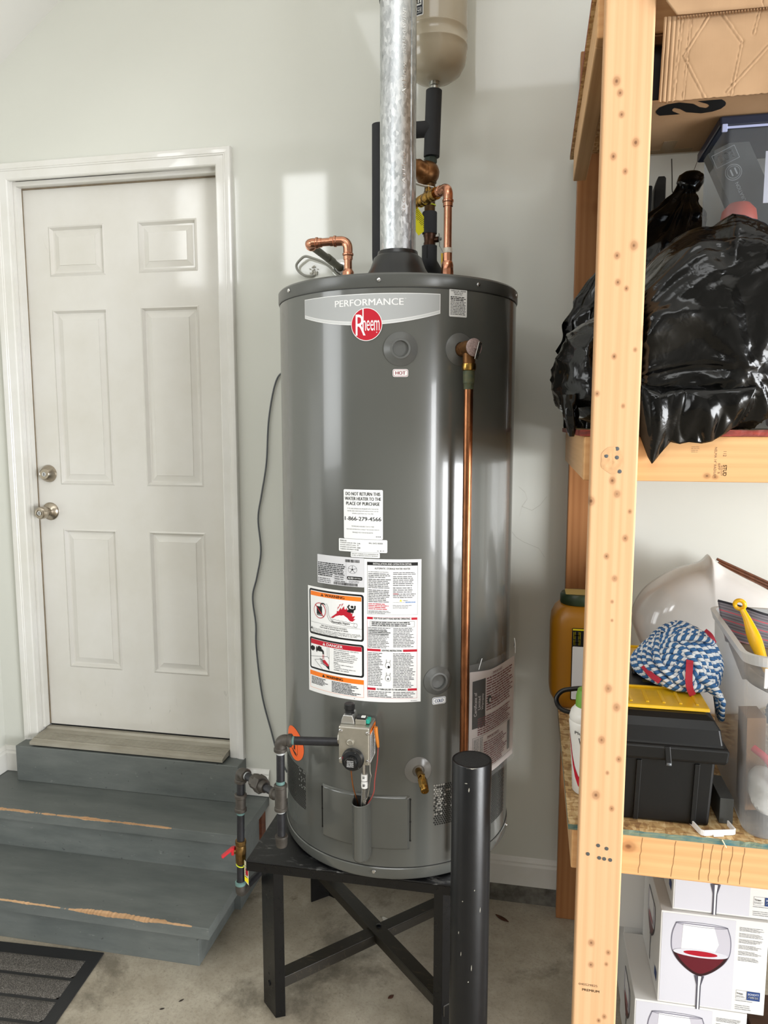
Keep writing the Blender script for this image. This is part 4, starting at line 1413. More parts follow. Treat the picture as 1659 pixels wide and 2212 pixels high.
P.text('maroon', '- IMPORTANT -', U0 + 0.085, U0 + 0.150, 1.003, 1.010, 4, bold=0.02)
P.text('maroon', 'IMPORTANT', U0 + 0.075, U0 + 0.130, 0.928, 0.936, 5, bold=0.03)
P.disc('black', U0 + 0.076, 0.936, 0.009, 0.012, 6)
P.disc('paper', U0 + 0.078, 0.934, 0.004, 0.006, 7)
P.frame('midgrey', U0 + 0.012, U1 - 0.02, 0.742, 0.842, 0.0010, 2)
P.text('maroon', 'IMPORTANTE -', U0 + 0.070, U0 + 0.135, 0.826, 0.834, 5, bold=0.03)
P.bars('maroon', U0 + 0.055, U1 - 0.045, 0.745, 0.822, 12, 93, 4, 0.55, 0.25)
P.bars('grey', U0 + 0.016, U0 + 0.036, 0.760, 0.838, 24, 94, 3, 0.7, 0.0)
P.bars('grey', U0 + 0.039, U0 + 0.052, 0.760, 0.838, 24, 95, 3, 0.7, 0.0)
P.rect('midgrey', U1 - 0.042, U1 - 0.026, 0.752, 0.838, 3)
P.flush(dp, {'paper': 'certificate', 'black': 'certificate_panel', 'maroon': 'red_print', 'midgrey': 'leaflet_frame', 'grey': 'leaflet_print'}, dict(PM, paper=mat('warranty_paper', '#dcd3d2', 0.6)))


def clear_film(name, tint, a, rough=0.12):
    t = NT(name)
    tr = t.n('ShaderNodeBsdfTransparent', i_Color=lin(tint))
    t.set('Base Color', lin('#e8eaec'))
    t.set('Roughness', rough)
    t.set('Specular IOR Level', 0.6)
    mx = t.n('ShaderNodeMixShader', i_Fac=a)
    t.t.links.new(tr.outputs[0], mx.inputs[1])
    t.t.links.new(t.b.outputs[0], mx.inputs[2])
    t.t.links.new(mx.outputs[0], t.t.nodes['Material Output'].inputs['Surface'])
    t.bump(t.noise(t.coord(), 30, 3), 0.4, 0.003)
    return t.m


film = clear_film('clear_film', '#f6f6f6', 0.10)
b = MB()
b.grid(lambda uu, vv: pouch(U0 - 0.004 + uu * (U1 - U0 + 0.008), V0 - 0.012 + vv * 0.335, 9 + 7 * noise.noise(Vector((uu * 5, vv * 7, 2)))), 26, 20)
b.build('pouch_film', film, dp, fix=False)
hang = MB().tube([pouch(0.478, 1.048, 9), pouch(0.482, 1.062, 14), pouch(0.485, 1.052, 14), pouch(0.480, 1.045, 9)], 0.0012, 8).build('pouch_hook', zinc, dp)
b = MB()
b.tube(spline([pouch(0.285, 1.032, 18), pouch(0.292, 1.052, 20), pouch(0.297, 1.060, 17)]), 0.0010, 6)
b.tube(spline([pouch(0.478, 1.030, 20), pouch(0.472, 1.060, 24), pouch(0.470, 1.075, 20)]), 0.0012, 6)
b.build('film_crease', mat('film_glint', '#eceeee', 0.1, spec=0.8), dp)['kind'] = 'stuff'

# ------------------------------------------------------------------ relief valve and its copper discharge pipe
def copper_mat(name, base, tarn, amt, rough):
    t = NT(name)
    n1 = t.noise(t.coord((6, 6, 2)), 6, 5, 0.65)
    n2 = t.noise(t.coord(), 45, 4, 0.7)
    c = t.mix(t.math('MULTIPLY', t.ramp(n1, [(0.38, (0, 0, 0)), (0.65, (1, 1, 1))]), amt), lin(base), lin(tarn))
    c = t.mix(t.math('MULTIPLY', t.ramp(n2, [(0.6, (0, 0, 0)), (0.75, (1, 1, 1))]), amt * 0.6), c, lin('#5a3322'))
    t.set('Base Color', c)
    t.set('Metallic', 1.0)
    t.set('Roughness', t.math('MULTIPLY_ADD', n2, 0.2, rough - 0.08))
    MATS[name] = t.m
    return t.m


copper = copper_mat('bright_copper', '#cf9478', '#b27a5e', 0.5, 0.20)
copper_old = copper_mat('tarnished_copper', '#a8704c', '#6f4630', 0.8, 0.30)
verdigris = mat('verdigris_joint', '#5b5a3e', 0.6, metal=0.3, col2='#46503f', vscale=70, bump=0.3, bscale=150)

pv = tk(0.2190, 1.8585)
nv = tn(0.2190)
rv = root('relief_valve', pv + nv * 0.012, 'brass relief valve with lever and long copper discharge pipe on the heater side', 'valve')
b = MB()
b.cyl(pv + nv * 0.0065, pv + nv * 0.020, 0.0165, 0.0165, 20)
b.cyl(pv + nv * 0.020, pv + nv * 0.030, 0.0195, 0.0195, 8, smooth=False)
b.cyl(pv + nv * 0.030, pv + nv * 0.062, 0.0185, 0.0185, 24)
px_, py_ = pv.x + nv.x * 0.043, pv.y + nv.y * 0.043
b.lathe([(0.0155, 1.846), (0.0150, 1.824), (0.0145, 1.822)], (px_, py_, 0), n=24)
body = b.build('valve_body', bronze, rv, bevel=0.0008)
d0 = pv + nv * 0.062
dl = MB().lathe([(0.0195, 0), (0.0215, 0.001), (0.0215, 0.004), (0.0195, 0.0055), (0.004, 0.0065), (0.004, 0.010), (0, 0.010)], d0, nv, 30).build('dial_plate', mat('pink_label_disc', '#b09a97', 0.4, var=0.4, vscale=300, metal=0.2), rv)
t_ = ttan(0.219)
lv = d0 + nv * 0.012
la, lb_ = lv + t_ * 0.012 + Vector((0, 0, 0.012)), lv - t_ * 0.004 + Vector((0, 0, -0.030)) + nv * 0.006
MB().bar(la, lb_, 0.0095, 0.0016, up=nv).build('lever', mat('lever_steel', '#dcdcda', 0.2, metal=1.0), rv, bevel=0.0006)
for q in (0.28, 0.72):
    c = la.lerp(lb_, q)
    MB().bar(c - (la - lb_).normalized() * 0.0035, c + (la - lb_).normalized() * 0.0035, 0.0045, 0.0019, up=nv).build('lever_slot', dark_key, rv)
MB().lathe([(0.0150, 1.822), (0.0172, 1.8215), (0.0180, 1.812), (0.0165, 1.806), (0.0140, 1.8045)], (px_, py_, 0), n=24).build('pipe_nut', brass, rv)
MB().lathe([(0.0140, 1.8055), (0.0140, 1.775), (0.0125, 1.773), (0.0122, 1.760)], (px_, py_, 0), n=24).build('solder_joint', verdigris, rv)
MB().lathe([(0.0113, 1.775), (0.0111, 0.520), (0.0095, 0.520)], (px_, py_, 0), n=28).build('discharge_pipe', copper_old, rv)

# ------------------------------------------------------------------ steel stand
sd = root('heater_stand', (-0.44, -0.39, 0), 'black steel stand with crossed braces under the water heater', 'stand')
SX0, SX1, SY0, SY1, SZ = -0.752, -0.130, -0.676, -0.090, 0.474
MB().box(SX0, SX1, SY0, SY1, SZ - 0.005, SZ).build('top_plate', stand_top_m, sd, bevel=0.0015)
b = MB()
b.box(SX0, SX1, SY0, SY0 + 0.004, SZ - 0.030, SZ - 0.005).box(SX0, SX1, SY1 - 0.004, SY1, SZ - 0.030, SZ - 0.005)
b.box(SX0, SX0 + 0.004, SY0 + 0.004, SY1 - 0.004, SZ - 0.030, SZ - 0.005).box(SX1 - 0.004, SX1, SY0 + 0.004, SY1 - 0.004, SZ - 0.030, SZ - 0.005)
b.build('rim', black_paint, sd)
mxs, mys = (SX0 + SX1) / 2, (SY0 + SY1) / 2
for (sx, sy) in ((-1, -1), (1, -1), (-1, 1), (1, 1)):
    X = lambda x: mxs + sx * (mxs - x) if sx > 0 else x
    Y = lambda y: mys + (mys - y) * sy if sy > 0 else y
    pl = [(-0.731, -0.617), (-0.677, -0.667), (-0.652, -0.655), (-0.654, -0.650), (-0.676, -0.660), (-0.727, -0.613)]
    pl = [(X(x), Y(y)) for x, y in pl]
    lg = MB().prism(pl, lambda x, y, z: (x, y, z), 0.0, SZ - 0.0052).build('leg', black_paint, sd, bevel=0.001)
    if sx < 0 and sy < 0:
        nb = Vector((-0.68, -0.73, 0)).normalized()
        MB().lathe([(0.007, 0), (0.007, 0.003), (0.004, 0.004), (0, 0.004)], Vector((-0.704, -0.642, 0.085)), nb, 10).build('leg_bolt', black_paint, lg)
        MB().lathe([(0.004, 0.0005), (0, 0.0006)], Vector((-0.704, -0.642, 0.115)), nb, 10).build('leg_hole', dark_gap, lg)


def brace(p0, p1, z):
    d = (Vector((*p1, 0)) - Vector((*p0, 0))).normalized()
    s = d.cross(Vector((0, 0, 1)))
    # angle bar: flat web on top, flange hanging on the near side
    b = MB()
    a0, a1 = Vector((*p0, z)), Vector((*p1, z))
    b.obox((a0 + a1) / 2, (a1 - a0) / 2, s * 0.021, Vector((0, 0, 0.002)))
    b.obox((a0 + a1) / 2 + s * 0.019 - Vector((0, 0, 0.016)), (a1 - a0) / 2, s * 0.002, Vector((0, 0, 0.014)))
    return b.build('brace', MATS['bp'], sd, bevel=0.0008)


MATS['bp'] = scuffed_black('brace_paint', '#242019', '#6a5c46', 0.55, 0.45)
brace((-0.690, -0.640), (-0.190, -0.130), 0.105)
brace((-0.690, -0.130), (-0.185, -0.650), 0.112)
MB().lathe([(0.009, 0), (0.009, 0.004), (0.005, 0.006), (0, 0.006)], (-0.437, -0.384, 0.114), (0, 0, 1), 6).build('brace_bolt', black_paint, sd)

# ------------------------------------------------------------------ bollard
bo = root('bollard', (-0.118, -0.878, 0), 'round black steel bollard with filled top in front of the water heater', 'bollard')
MB().lathe([(0.0450, 0.0), (0.0450, 0.9180), (0.0440, 0.9200), (0.0405, 0.9200), (0.0405, 0.905)], (-0.118, -0.878, 0), n=64).build('pipe', bollard_m, bo)
MB().grid(lambda u, v: (-0.118 + 0.0412 * v * math.cos(2 * math.pi * u), -0.878 + 0.0412 * v * math.sin(2 * math.pi * u), 0.9195 + 0.0012 * (1 - v) + 0.0006 * noise.noise(Vector((math.cos(6.28 * u) * v * 9, math.sin(6.28 * u) * v * 9, 0)))), 48, 10, closed_u=True).build('concrete_fill', mat('black_fill', '#1c1c1c', 0.8, bump=0.8, bscale=350, bdist=0.002), bo)
chip = mat('bare_metal_chip', '#b9b6ac', 0.4, metal=0.5)
R = random.Random(11)
for (a, z, w_, h_) in ((-0.20, 0.8825, 0.0035, 0.0012), (-0.05, 0.868, 0.0016, 0.0055), (0.1, 0.918, 0.014, 0.0014), (-0.35, 0.47, 0.001, 0.006), (0.2, 0.44, 0.001, 0.008), (0.05, 0.405, 0.0016, 0.002), (-0.5, 0.52, 0.0012, 0.004), (0.62, 0.58, 0.001, 0.007), (-0.3, 0.60, 0.0015, 0.0015), (0.3, 0.63, 0.0012, 0.002)):
    q = lambda du, dz: (-0.118 + 0.0452 * math.sin(a + du / 0.045), -0.878 - 0.0452 * math.cos(a + du / 0.045), z + dz)
    MB().add([q(-w_, -h_ * 0.4), q(0, -h_), q(w_, -h_ * 0.1), q(w_ * 0.6, h_), q(-w_ * 0.4, h_ * 0.6)], [(0, 1, 2, 3, 4)]).build('paint_chip', chip, bo, fix=False)

# ------------------------------------------------------------------ vent pipe
def galv_mat():
    t = NT('galvanised_steel')
    vo = t.n('ShaderNodeTexVoronoi', i_Vector=t.coord((1, 1, 0.45)), i_Scale=150.0)
    vo.feature = 'F1'
    n1 = t.noise(t.coord((1, 1, 0.5)), 70, 5, 0.75, 1.2)
    sep = t.n('ShaderNodeSeparateColor')
    t.t.links.new(vo.outputs['Color'], sep.inputs[0])
    g = t.math('ADD', t.math('MULTIPLY', sep.outputs[0], 0.35), t.math('MULTIPLY', n1, 0.65))
    t.set('Base Color', t.ramp(g, [(0.25, lin('#a9adb0')), (0.5, lin('#c3c6c8')), (0.75, lin('#dfe1e2'))]))
    t.set('Metallic', 0.9)
    t.set('Roughness', t.math('MULTIPLY_ADD', g, 0.3, 0.20))
    t.bump(n1, 0.25, 0.0008)
    return t.m


galv = galv_mat()
vp = root('vent_pipe', (CX, CY, 2.150), 'galvanised steel vent pipe rising from the black hood of the water heater', 'pipe')
VR = 0.0503
MB().lathe([(VR - 0.002, 2.150), (VR, 2.150), (VR, 2.818), (VR - 0.0015, 2.818)], (CX, CY, 0), n=72).build('lower_length', galv, vp)
MB().lathe([(VR - 0.0025, 2.800), (VR - 0.0015, 2.8185), (VR + 0.0022, 2.8195), (VR + 0.0026, 2.823), (VR + 0.0008, 2.826), (VR + 0.0008, 3.6), (VR - 0.002, 3.6)], (CX, CY, 0), n=72).build('upper_length', galv, vp)
MB().lathe([(VR + 0.0006, 2.8165), (VR + 0.0008, 2.8190), (VR - 0.001, 2.8195)], (CX, CY, 0), n=64).build('joint_gap', dark_gap, vp)


def vq(a, z, h=0):
    return Vector((CX + math.sin(a) * (VR + h), CY - math.cos(a) * (VR + h), z))


b = MB()
for da in (-0.018, 0.018):
    b.tube([vq(0.98 + da, 2.150, 0.0004), vq(0.98 + da, 2.818, 0.0004)], 0.0012, 8)
b.bar(vq(0.98, 2.150, 0.0003), vq(0.98, 2.818, 0.0003), 0.0022, 0.0016, up=(0.6, -0.8, 0))
b.build('lock_seam', galv, vp)
P = Print(lambda u, v, h: vq(0.50 + u / VR, v, 0.0004 * h))
for z, s in ((2.330, 'AirFlow'), (2.560, 'AirFlow')):
    P.text('emb', s, -0.006, 0.006, z, z + 0.082, 2, rot=90, bold=-0.005)
P.text('emb', 'LISTED GAS VENT', -0.0045, 0.0045, 2.665, 2.780, 2, rot=90)
P.text('emb', '26 GA', -0.0045, 0.0045, 2.255, 2.305, 2, rot=90)
P.flush(vp, {'emb': 'embossed_lettering'}, {'emb': mat('embossed_highlight', '#e9ebec', 0.25, metal=0.9)})

# ------------------------------------------------------------------ copper supply pipes
def fitting(b, p, axis, r=0.0133, L=0.028, bead=0.0158):
    """socket with a raised press bead"""
    a = Vector(axis).normalized()
    b.lathe([(0.0112, -L / 2), (r, -L / 2), (r, -0.004), (bead, -0.002), (bead, 0.003), (r, 0.005), (r, L / 2), (0.0112, L / 2)], p, a, 28)


hp = root('hot_water_pipe', (-0.530, -0.36, 2.044), 'bright copper pipe turning left at the top of the heater and back into the wall', 'pipe')
HZ = 2.197
MB().lathe([(0.0175, 2.042), (0.0178, 2.092), (0.0165, 2.098), (0.0165, 2.110), (0.0125, 2.116), (0.0112, 2.118)], (-0.530, -0.36, 0), n=28).build('threaded_adapter', copper, hp)
MB().lathe([(0.0112, 2.110), (0.0112, 2.158)], (-0.530, -0.36, 0), n=28).build('riser', copper, hp)
b = MB().tube(arc_path([(-0.530, -0.36, 2.148), (-0.530, -0.36, HZ), (-0.578, -0.36, HZ)], 0.030, 10), 0.0133, 24)
fitting(b, (-0.530, -0.36, 2.158), (0, 0, 1)); fitting(b, (-0.568, -0.36, HZ), (1, 0, 0))
b.build('elbow', copper, hp)
MB().cyl((-0.560, -0.36, HZ), (-0.640, -0.36, HZ - 0.002), 0.0112, n=28).build('cross_pipe', copper, hp)
b = MB().tube(arc_path([(-0.612, -0.36, HZ - 0.002), (-0.648, -0.36, HZ - 0.002), (-0.648, -0.322, HZ - 0.002)], 0.026, 10), 0.0133, 24)
fitting(b, (-0.622, -0.36, HZ - 0.002), (1, 0, 0)); fitting(b, (-0.648, -0.334, HZ - 0.002), (0, 1, 0))
b.build('elbow', copper, hp)
olive = mat('dull_old_pipe', '#6b6a58', 0.5, metal=0.35, var=0.35, vscale=60)
b = MB().cyl((-0.648, -0.330, HZ - 0.002), (-0.645, -0.002, HZ), 0.0110, n=24)
b.cyl((-0.6455, -0.16, HZ), (-0.6455, -0.10, HZ), 0.0128, n=24)
b.build('wall_pipe', olive, hp)
MB().lathe([(0.030, 0.0), (0.030, -0.003), (0.022, -0.008), (0.0125, -0.009), (0.0115, -0.004)], (-0.645, -0.0005, HZ), (0, 1, 0), 36).build('wall_flange', mat('chrome_plate', '#cfd0d0', 0.15, metal=1.0), hp)

cp = root('cold_water_pipe', (-0.244, -0.36, 2.044), 'bright copper pipe with brass ball valve rising from the right top of the heater', 'pipe')
CZ = 2.327
MB().lathe([(0.0158, 2.040), (0.0158, 2.066), (0.012, 2.066)], (-0.244, -0.36, 0), n=26).build('blue_plug', mat('blue_plastic', '#3f83bf', 0.4), cp)
MB().lathe([(0.0125, 2.0645), (0.0182, 2.0650), (0.0182, 2.0860), (0.0180, 2.100), (0.0172, 2.105), (0.0172, 2.118), (0.0150, 2.126), (0.0134, 2.128), (0.0134, 2.150), (0.0112, 2.1515)], (-0.244, -0.36, 0), n=10).build('threaded_adapter', copper, cp, bevel=0.0006)
MB().lathe([(0.0134, 2.150), (0.0129, 2.162), (0.0112, 2.164)], (-0.244, -0.36, 0), n=24).build('solder_ring', mat('white_solder', '#c9bfae', 0.5, metal=0.3, var=0.3, vscale=150), cp)
MB().lathe([(0.0112, 2.120), (0.0112, 2.300)], (-0.244, -0.36, 0), n=28).build('riser', copper, cp)
dv_ = Vector((-0.62, 0.78, 0)).normalized()
e0 = Vector((-0.244, -0.36, CZ))
b = MB().tube(arc_path([(-0.244, -0.36, CZ - 0.052), e0, e0 + dv_ * 0.048], 0.026, 12), 0.0135, 24)
fitting(b, (-0.244, -0.36, CZ - 0.038), (0, 0, 1))
fitting(b, e0 + dv_ * 0.040, dv_, L=0.022, bead=0.0150)
b.build('elbow', copper, cp)
b = MB()
v0 = e0 + dv_ * 0.052
b.cyl(v0, v0 + dv_ * 0.014, 0.0112, n=24)
b.build('stub', copper_old, cp)
b = MB()
b.lathe([(0.0112, 0.0), (0.0172, 0.0), (0.0172, 0.008), (0.0155, 0.010), (0.0155, 0.016), (0.0172, 0.018), (0.0172, 0.026), (0.0150, 0.029), (0.0175, 0.036), (0.0185, 0.047), (0.0175, 0.058), (0.0150, 0.065), (0.0168, 0.068), (0.0168, 0.076), (0.0150, 0.078), (0.0150, 0.083), (0.0165, 0.085), (0.0165, 0.092), (0.0112, 0.092)], v0 + dv_ * 0.010, dv_, 28)
vb = b.build('ball_valve', brass, cp)
vc_ = v0 + dv_ * 0.055
MB().lathe([(0.0085, 0.014), (0.0085, 0.024), (0.0060, 0.026), (0.0045, 0.034), (0, 0.034)], vc_, (0, 0, 1), 16).build('valve_stem', brass, vb)
b = MB()
s_ = Vector((0.78, 0.62, 0))
b.bar(vc_ + Vector((0, 0, 0.030)) + s_ * 0.014, vc_ + Vector((0, 0, 0.030)) - s_ * 0.02, 0.013, 0.0025)
b.bar(vc_ + Vector((0, 0, 0.030)) + s_ * 0.014, vc_ + Vector((0, 0, 0.014)) + s_ * 0.016, 0.012, 0.0025)
b.bar(vc_ + Vector((0, 0, 0.030)) - s_ * 0.02, vc_ + Vector((0, 0, 0.036)) - s_ * 0.075, 0.013, 0.0025)
b.build('valve_handle', mat('white_handle', '#d9d7d0', 0.35), vb, bevel=0.001)
MB().cyl(v0 + dv_ * 0.100, v0 + dv_ * 0.170, 0.0111, n=24).build('far_pipe', copper_old, cp)

# ------------------------------------------------------------------ insulated branch with expansion tank behind the vent
foam = mat('black_foam', '#26272a', 0.75, bump=0.25, bscale=260, var=0.15, vscale=40)
ip = root('insulated_pipe', (-0.32, -0.16, 2.13), 'black foam insulated pipe with bronze regulator on the wall behind the vent pipe', 'pipe')
ix, iy = -0.3215, -0.160
b = MB().tube([(ix + 0.0035, iy, 2.478), (ix + 0.006, iy, 2.56), (ix + 0.0095, iy, 2.667)], 0.0240, 28)
b.build('foam_sleeve', foam, ip, bevel=0.001)
MB().cyl((ix + 0.004, iy, 2.559), (-0.478, iy, 2.559), 0.0232, n=28).build('foam_branch', foam, ip)
b = MB().tube(arc_path([(-0.478, iy, 2.582), (-0.478, iy, 2.180), (-0.478, -0.02, 2.180)], 0.022, 8), 0.0238, 28)
b.build('foam_drop', foam, ip)
MB().lathe([(0.0150, 0), (0.0150, 0.008)], (ix + 0.0030, iy, 2.471), (0, 0, 1), 16).build('pipe_end', mat('dark_green_joint', '#2e3a33', 0.5, metal=0.3), ip)
b = MB()
b.lathe([(0.0185, 2.458), (0.0200, 2.462), (0.0200, 2.474), (0.0150, 2.478)], (ix, iy, 0), n=8, smooth=False)
b.build('union_nut', MATS['dark_green_joint'], ip)
rgc = Vector((-0.331, iy, 2.430))
b = MB()
b.lathe([(0.0001, -0.036), (0.014, -0.034), (0.026, -0.026), (0.034, -0.012), (0.0365, 0.002), (0.034, 0.016), (0.026, 0.028), (0.016, 0.034), (0.0001, 0.036)], rgc, (0.3, 0.3, 1), 32)
bd = Vector((-0.62, -0.74, 0.25)).normalized()
b.lathe([(0.030, 0.0), (0.030, 0.020), (0.027, 0.026), (0.025, 0.030), (0.025, 0.044), (0.018, 0.056), (0.010, 0.060), (0, 0.060)], rgc, bd, 28)
rg = b.build('regulator_body', bronze, ip)
b = MB()
b.lathe([(0.0095, 0.050), (0.0095, 0.070)], rgc + Vector((0, 0, 0.012)), bd, 14)
b.lathe([(0.0120, 0.070), (0.0120, 0.082), (0, 0.082)], rgc + Vector((0, 0, 0.012)), bd, 6, smooth=False)
b.build('adjusting_bolt', mat('olive_brass', '#8f8a4e', 0.35, metal=0.9), rg)
b = MB()
b.lathe([(0.0165, 2.318), (0.0165, 2.352), (0.0190, 2.354), (0.0190, 2.376), (0.0170, 2.380), (0.0165, 2.400), (0.0200, 2.402), (0.0200, 2.412)], (ix - 0.001, iy, 0), n=24)
b.build('bronze_pipe', mat('dark_bronze', '#5d4527', 0.4, metal=0.7, var=0.35, vscale=40), ip)
MB().lathe([(0.0220, 2.2535), (0.0225, 2.256), (0.0225, 2.3155), (0.0215, 2.318), (0.016, 2.318)], (ix - 0.001, iy, 0), n=28).build('foam_sleeve', foam, ip)
b = MB()
b.lathe([(0.0165, 2.214), (0.0185, 2.216), (0.0185, 2.226), (0.0165, 2.230), (0.0175, 2.244), (0.0195, 2.248), (0.0195, 2.2545)], (ix - 0.001, iy, 0), n=20)
b.cyl((ix + 0.014, iy, 2.236), (ix + 0.028, iy - 0.004, 2.236), 0.0085, n=14)
sv = b.build('stop_valve', mat('old_copper_valve', '#4d3222', 0.4, metal=0.7, var=0.4, vscale=50), ip)
b = MB()
b.bar((ix + 0.029, iy - 0.006, 2.252), (ix + 0.031, iy - 0.006, 2.214), 0.014, 0.002, up=(1, 0, 0))
b.bar((ix + 0.031, iy - 0.006, 2.216), (ix + 0.045, iy - 0.010, 2.190), 0.011, 0.002, up=(1, 0, 0.4))
b.cyl((ix + 0.029, iy - 0.006, 2.236), (ix + 0.036, iy - 0.008, 2.236), 0.0045, n=8)
b.build('lever', mat('grey_lever', '#7f7f7a', 0.4, metal=0.6), sv)
MB().bar((ix + 0.040, iy - 0.010, 2.192), (ix + 0.041, iy - 0.010, 2.130), 0.012, 0.006, up=(1, 0, 0)).build('lever_grip', mat('yellow_grip', '#d9b319', 0.45), sv)
b = MB().tube(arc_path([(ix - 0.001, iy, 2.218), (ix - 0.001, iy, 2.168), (ix + 0.010, -0.002, 2.150)], 0.014, 8), 0.0232, 28)
b.build('foam_elbow', foam, ip)
MB().box(ix - 0.006, ix - 0.004, iy - 0.0236, iy - 0.0225, 2.178, 2.214).build('foam_slit', dark_gap, ip)
tgm = mat('yellow_tag', '#d8cf14', 0.45)
yt = root('yellow_tag', (ix - 0.03, iy - 0.018, 2.29), 'yellow barcode tag on a zip tie hanging behind the vent pipe', 'tag')
MB().ring((ix - 0.001, iy, 2.338), (0.05, 0, 1), 0.0175, 0.0018, 24, 8).build('zip_tie', mat('lime_zip_tie', '#c9d327', 0.4), yt)
tm = Matrix.Rotation(math.radians(-34), 3, 'Y')


def tagp(u, v, h):
    return Vector((ix - 0.052, iy - 0.016 - 0.0004 * h, 2.318)) + tm @ Vector((u, 0, v))


MB().add([tagp(-0.024, 0.018, 0), tagp(0.020, 0.018, 0), tagp(0.020, -0.070, 0), tagp(-0.024, -0.070, 0)], [(0, 1, 2, 3)]).build('card', tgm, yt, solid=0.0006)
P = Print(tagp)
R = random.Random(2)
for k in range(13):
    P.rect('black', 0.017 - R.uniform(0.012, 0.022), 0.017, -0.002 - k * 0.0048, -0.0005 - k * 0.0048, 1)
P.flush(yt, {'black': 'barcode'}, PM)

beige = mat('beige_tank_paint', '#b3a893', 0.22, spec=0.5, coat=0.2, bump=0.04, bscale=200)
et = root('expansion_tank', (-0.311, -0.16, 2.665), 'beige expansion tank at the top of the photo behind the vent pipe', 'tank')
MB().lathe([(0, 2.690), (0.030, 2.6905), (0.055, 2.698), (0.078, 2.714), (0.091, 2.738), (0.0955, 2.760), (0.0965, 2.780), (0.0977, 2.782), (0.0977, 2.786), (0.0965, 2.788), (0.0965, 2.818), (0.0975, 2.820), (0.0975, 2.824), (0.0955, 2.8260), (0.0955, 3.10), (0.090, 3.14), (0.07, 3.165), (0, 3.18)], (-0.311, -0.16, 0), n=64).build('shell', beige, et)
MB().lathe([(0.0145, 2.666), (0.0145, 2.678), (0.0165, 2.680), (0.0165, 2.6905), (0.030, 2.694)], (-0.311, -0.16, 0), n=12).build('nipple', mat('steel_nipple', '#a9a9a2', 0.3, metal=0.9), et)
EQ = lambda u, v, h: Vector((-0.311 + math.sin(u / 0.0955) * (0.0957 + 0.0003 * h), -0.16 - math.cos(u / 0.0955) * (0.0957 + 0.0003 * h), v))
P = Print(EQ)
P.rrect('white', -0.125, -0.0205, 2.834, 3.04, 0.003, 1)
P.rect('navy', -0.122, -0.0235, 2.837, 3.03, 2)
P.frame('white', -0.100, -0.0265, 2.842, 2.856, 0.0010, 3)
P.text('white', 'INSTALL', -0.0850, -0.0290, 2.845, 2.853, 4, rot=180)
P.rect('white', -0.100, -0.0265, 2.862, 2.884, 3)
P.text('black', 'THE', -0.0560, -0.0285, 2.866, 2.880, 4, rot=180, bold=0.03)
P.flush(et, {'white': 'tank_label', 'navy': 'label_panel', 'black': 'label_lettering'}, dict(PM, navy=mat('label_navy', '#20242f', 0.4)))

# ------------------------------------------------------------------ gas line
iron = mat('black_iron_pipe', '#37373a', 0.42, metal=0.55, var=0.35, vscale=45, bump=0.15, bscale=140)
mall = mat('malleable_fitting', '#55504a', 0.5, metal=0.55, var=0.3, vscale=50, bump=0.35, bscale=220)
dope = mat('thread_sealant', '#5f7f7a', 0.5, var=0.2, vscale=80)
tape = mat('thread_tape', '#b9bcbc', 0.4, metal=0.3, bump=0.5, bscale=300)
gl = root('gas_line', (-0.777, -0.64, 0.33), 'black iron gas piping with elbows, union and brass shutoff left of the heater', 'pipe')
G0 = Vector((-0.466, -0.735, 0.8680)); G1 = Vector((-0.6190, -0.752, 0.8670))
T1 = Vector((-0.6205, -0.752, 0.7130)); C1 = Vector((-0.6205, -0.752, 0.600))
E2 = Vector((-0.7770, -0.640, 0.7120)); B2 = Vector((-0.7850, -0.640, 0.352))
PR, FR = 0.0107, 0.0166


def collar(b, p, axis, L=0.011, r=0.0172):
    b.lathe([(PR, -L / 2), (r - 0.002, -L / 2), (r, -L / 2 + 0.002), (r, L / 2 - 0.002), (r - 0.002, L / 2), (PR, L / 2)], p, axis, 24)


def fit_elbow(a, c, d, name):
    """malleable elbow at corner c towards a and d"""
    u, v = (Vector(a) - c).normalized(), (Vector(d) - c).normalized()
    b = MB().tube(arc_path([c + u * 0.027, c, c + v * 0.027], 0.020, 8), 0.0150, 22)
    collar(b, c + u * 0.025, u); collar(b, c + v * 0.025, v)
    return b.build(name, mall, gl)


MB().cyl(G0 + Vector((0.012, 0, 0.012)) * 0, G1, PR, n=24).build('horizontal_pipe', iron, gl)
fit_elbow(G0, G1, T1, 'elbow')
MB().cyl(G1, T1, PR, n=24).build('down_pipe', iron, gl)
b = MB()
b.lathe([(0.0113, 0), (0.0113, 0.010)], T1 + Vector((0, 0, 0.034)), (0, 0, 1), 20)
b.build('sealant', dope, gl)
MB().lathe([(0.0112, 0), (0.0112, 0.005)], G1 + Vector((0, 0, -0.037)), (0, 0, 1), 20).build('thread_tape', tape, gl)
MB().lathe([(0.0112, 0), (0.0112, 0.004)], T1 + Vector((0, 0, -0.042)), (0, 0, 1), 20).build('thread_tape', tape, gl)
ub_ = (E2 - T1).normalized()
MB().lathe([(0.0113, 0), (0.0113, 0.006)], G1 + (G0 - G1).normalized() * 0.031, (G0 - G1), 20).build('sealant', dope, gl)
b = MB()
b.cyl(T1 + Vector((0, 0, 0.034)), T1 - Vector((0, 0, 0.036)), 0.0155, n=24)
b.cyl(T1, T1 + ub_ * 0.030, 0.0150, n=24)
collar(b, T1 + Vector((0, 0, 0.030)), (0, 0, 1)); collar(b, T1 - Vector((0, 0, 0.032)), (0, 0, 1)); collar(b, T1 + ub_ * 0.026, ub_)
b.build('tee', mall, gl)
MB().cyl(T1, C1, PR, n=24).build('drip_leg', iron, gl)
b = MB()
b.lathe([(PR, 0.0), (0.0165, -0.001), (0.0172, -0.006), (0.0155, -0.011), (0.0150, -0.026), (0.0135, -0.031), (0, -0.032)], C1 + Vector((0, 0, 0.008)), (0, 0, 1), 24)
b.build('pipe_cap', mall, gl)
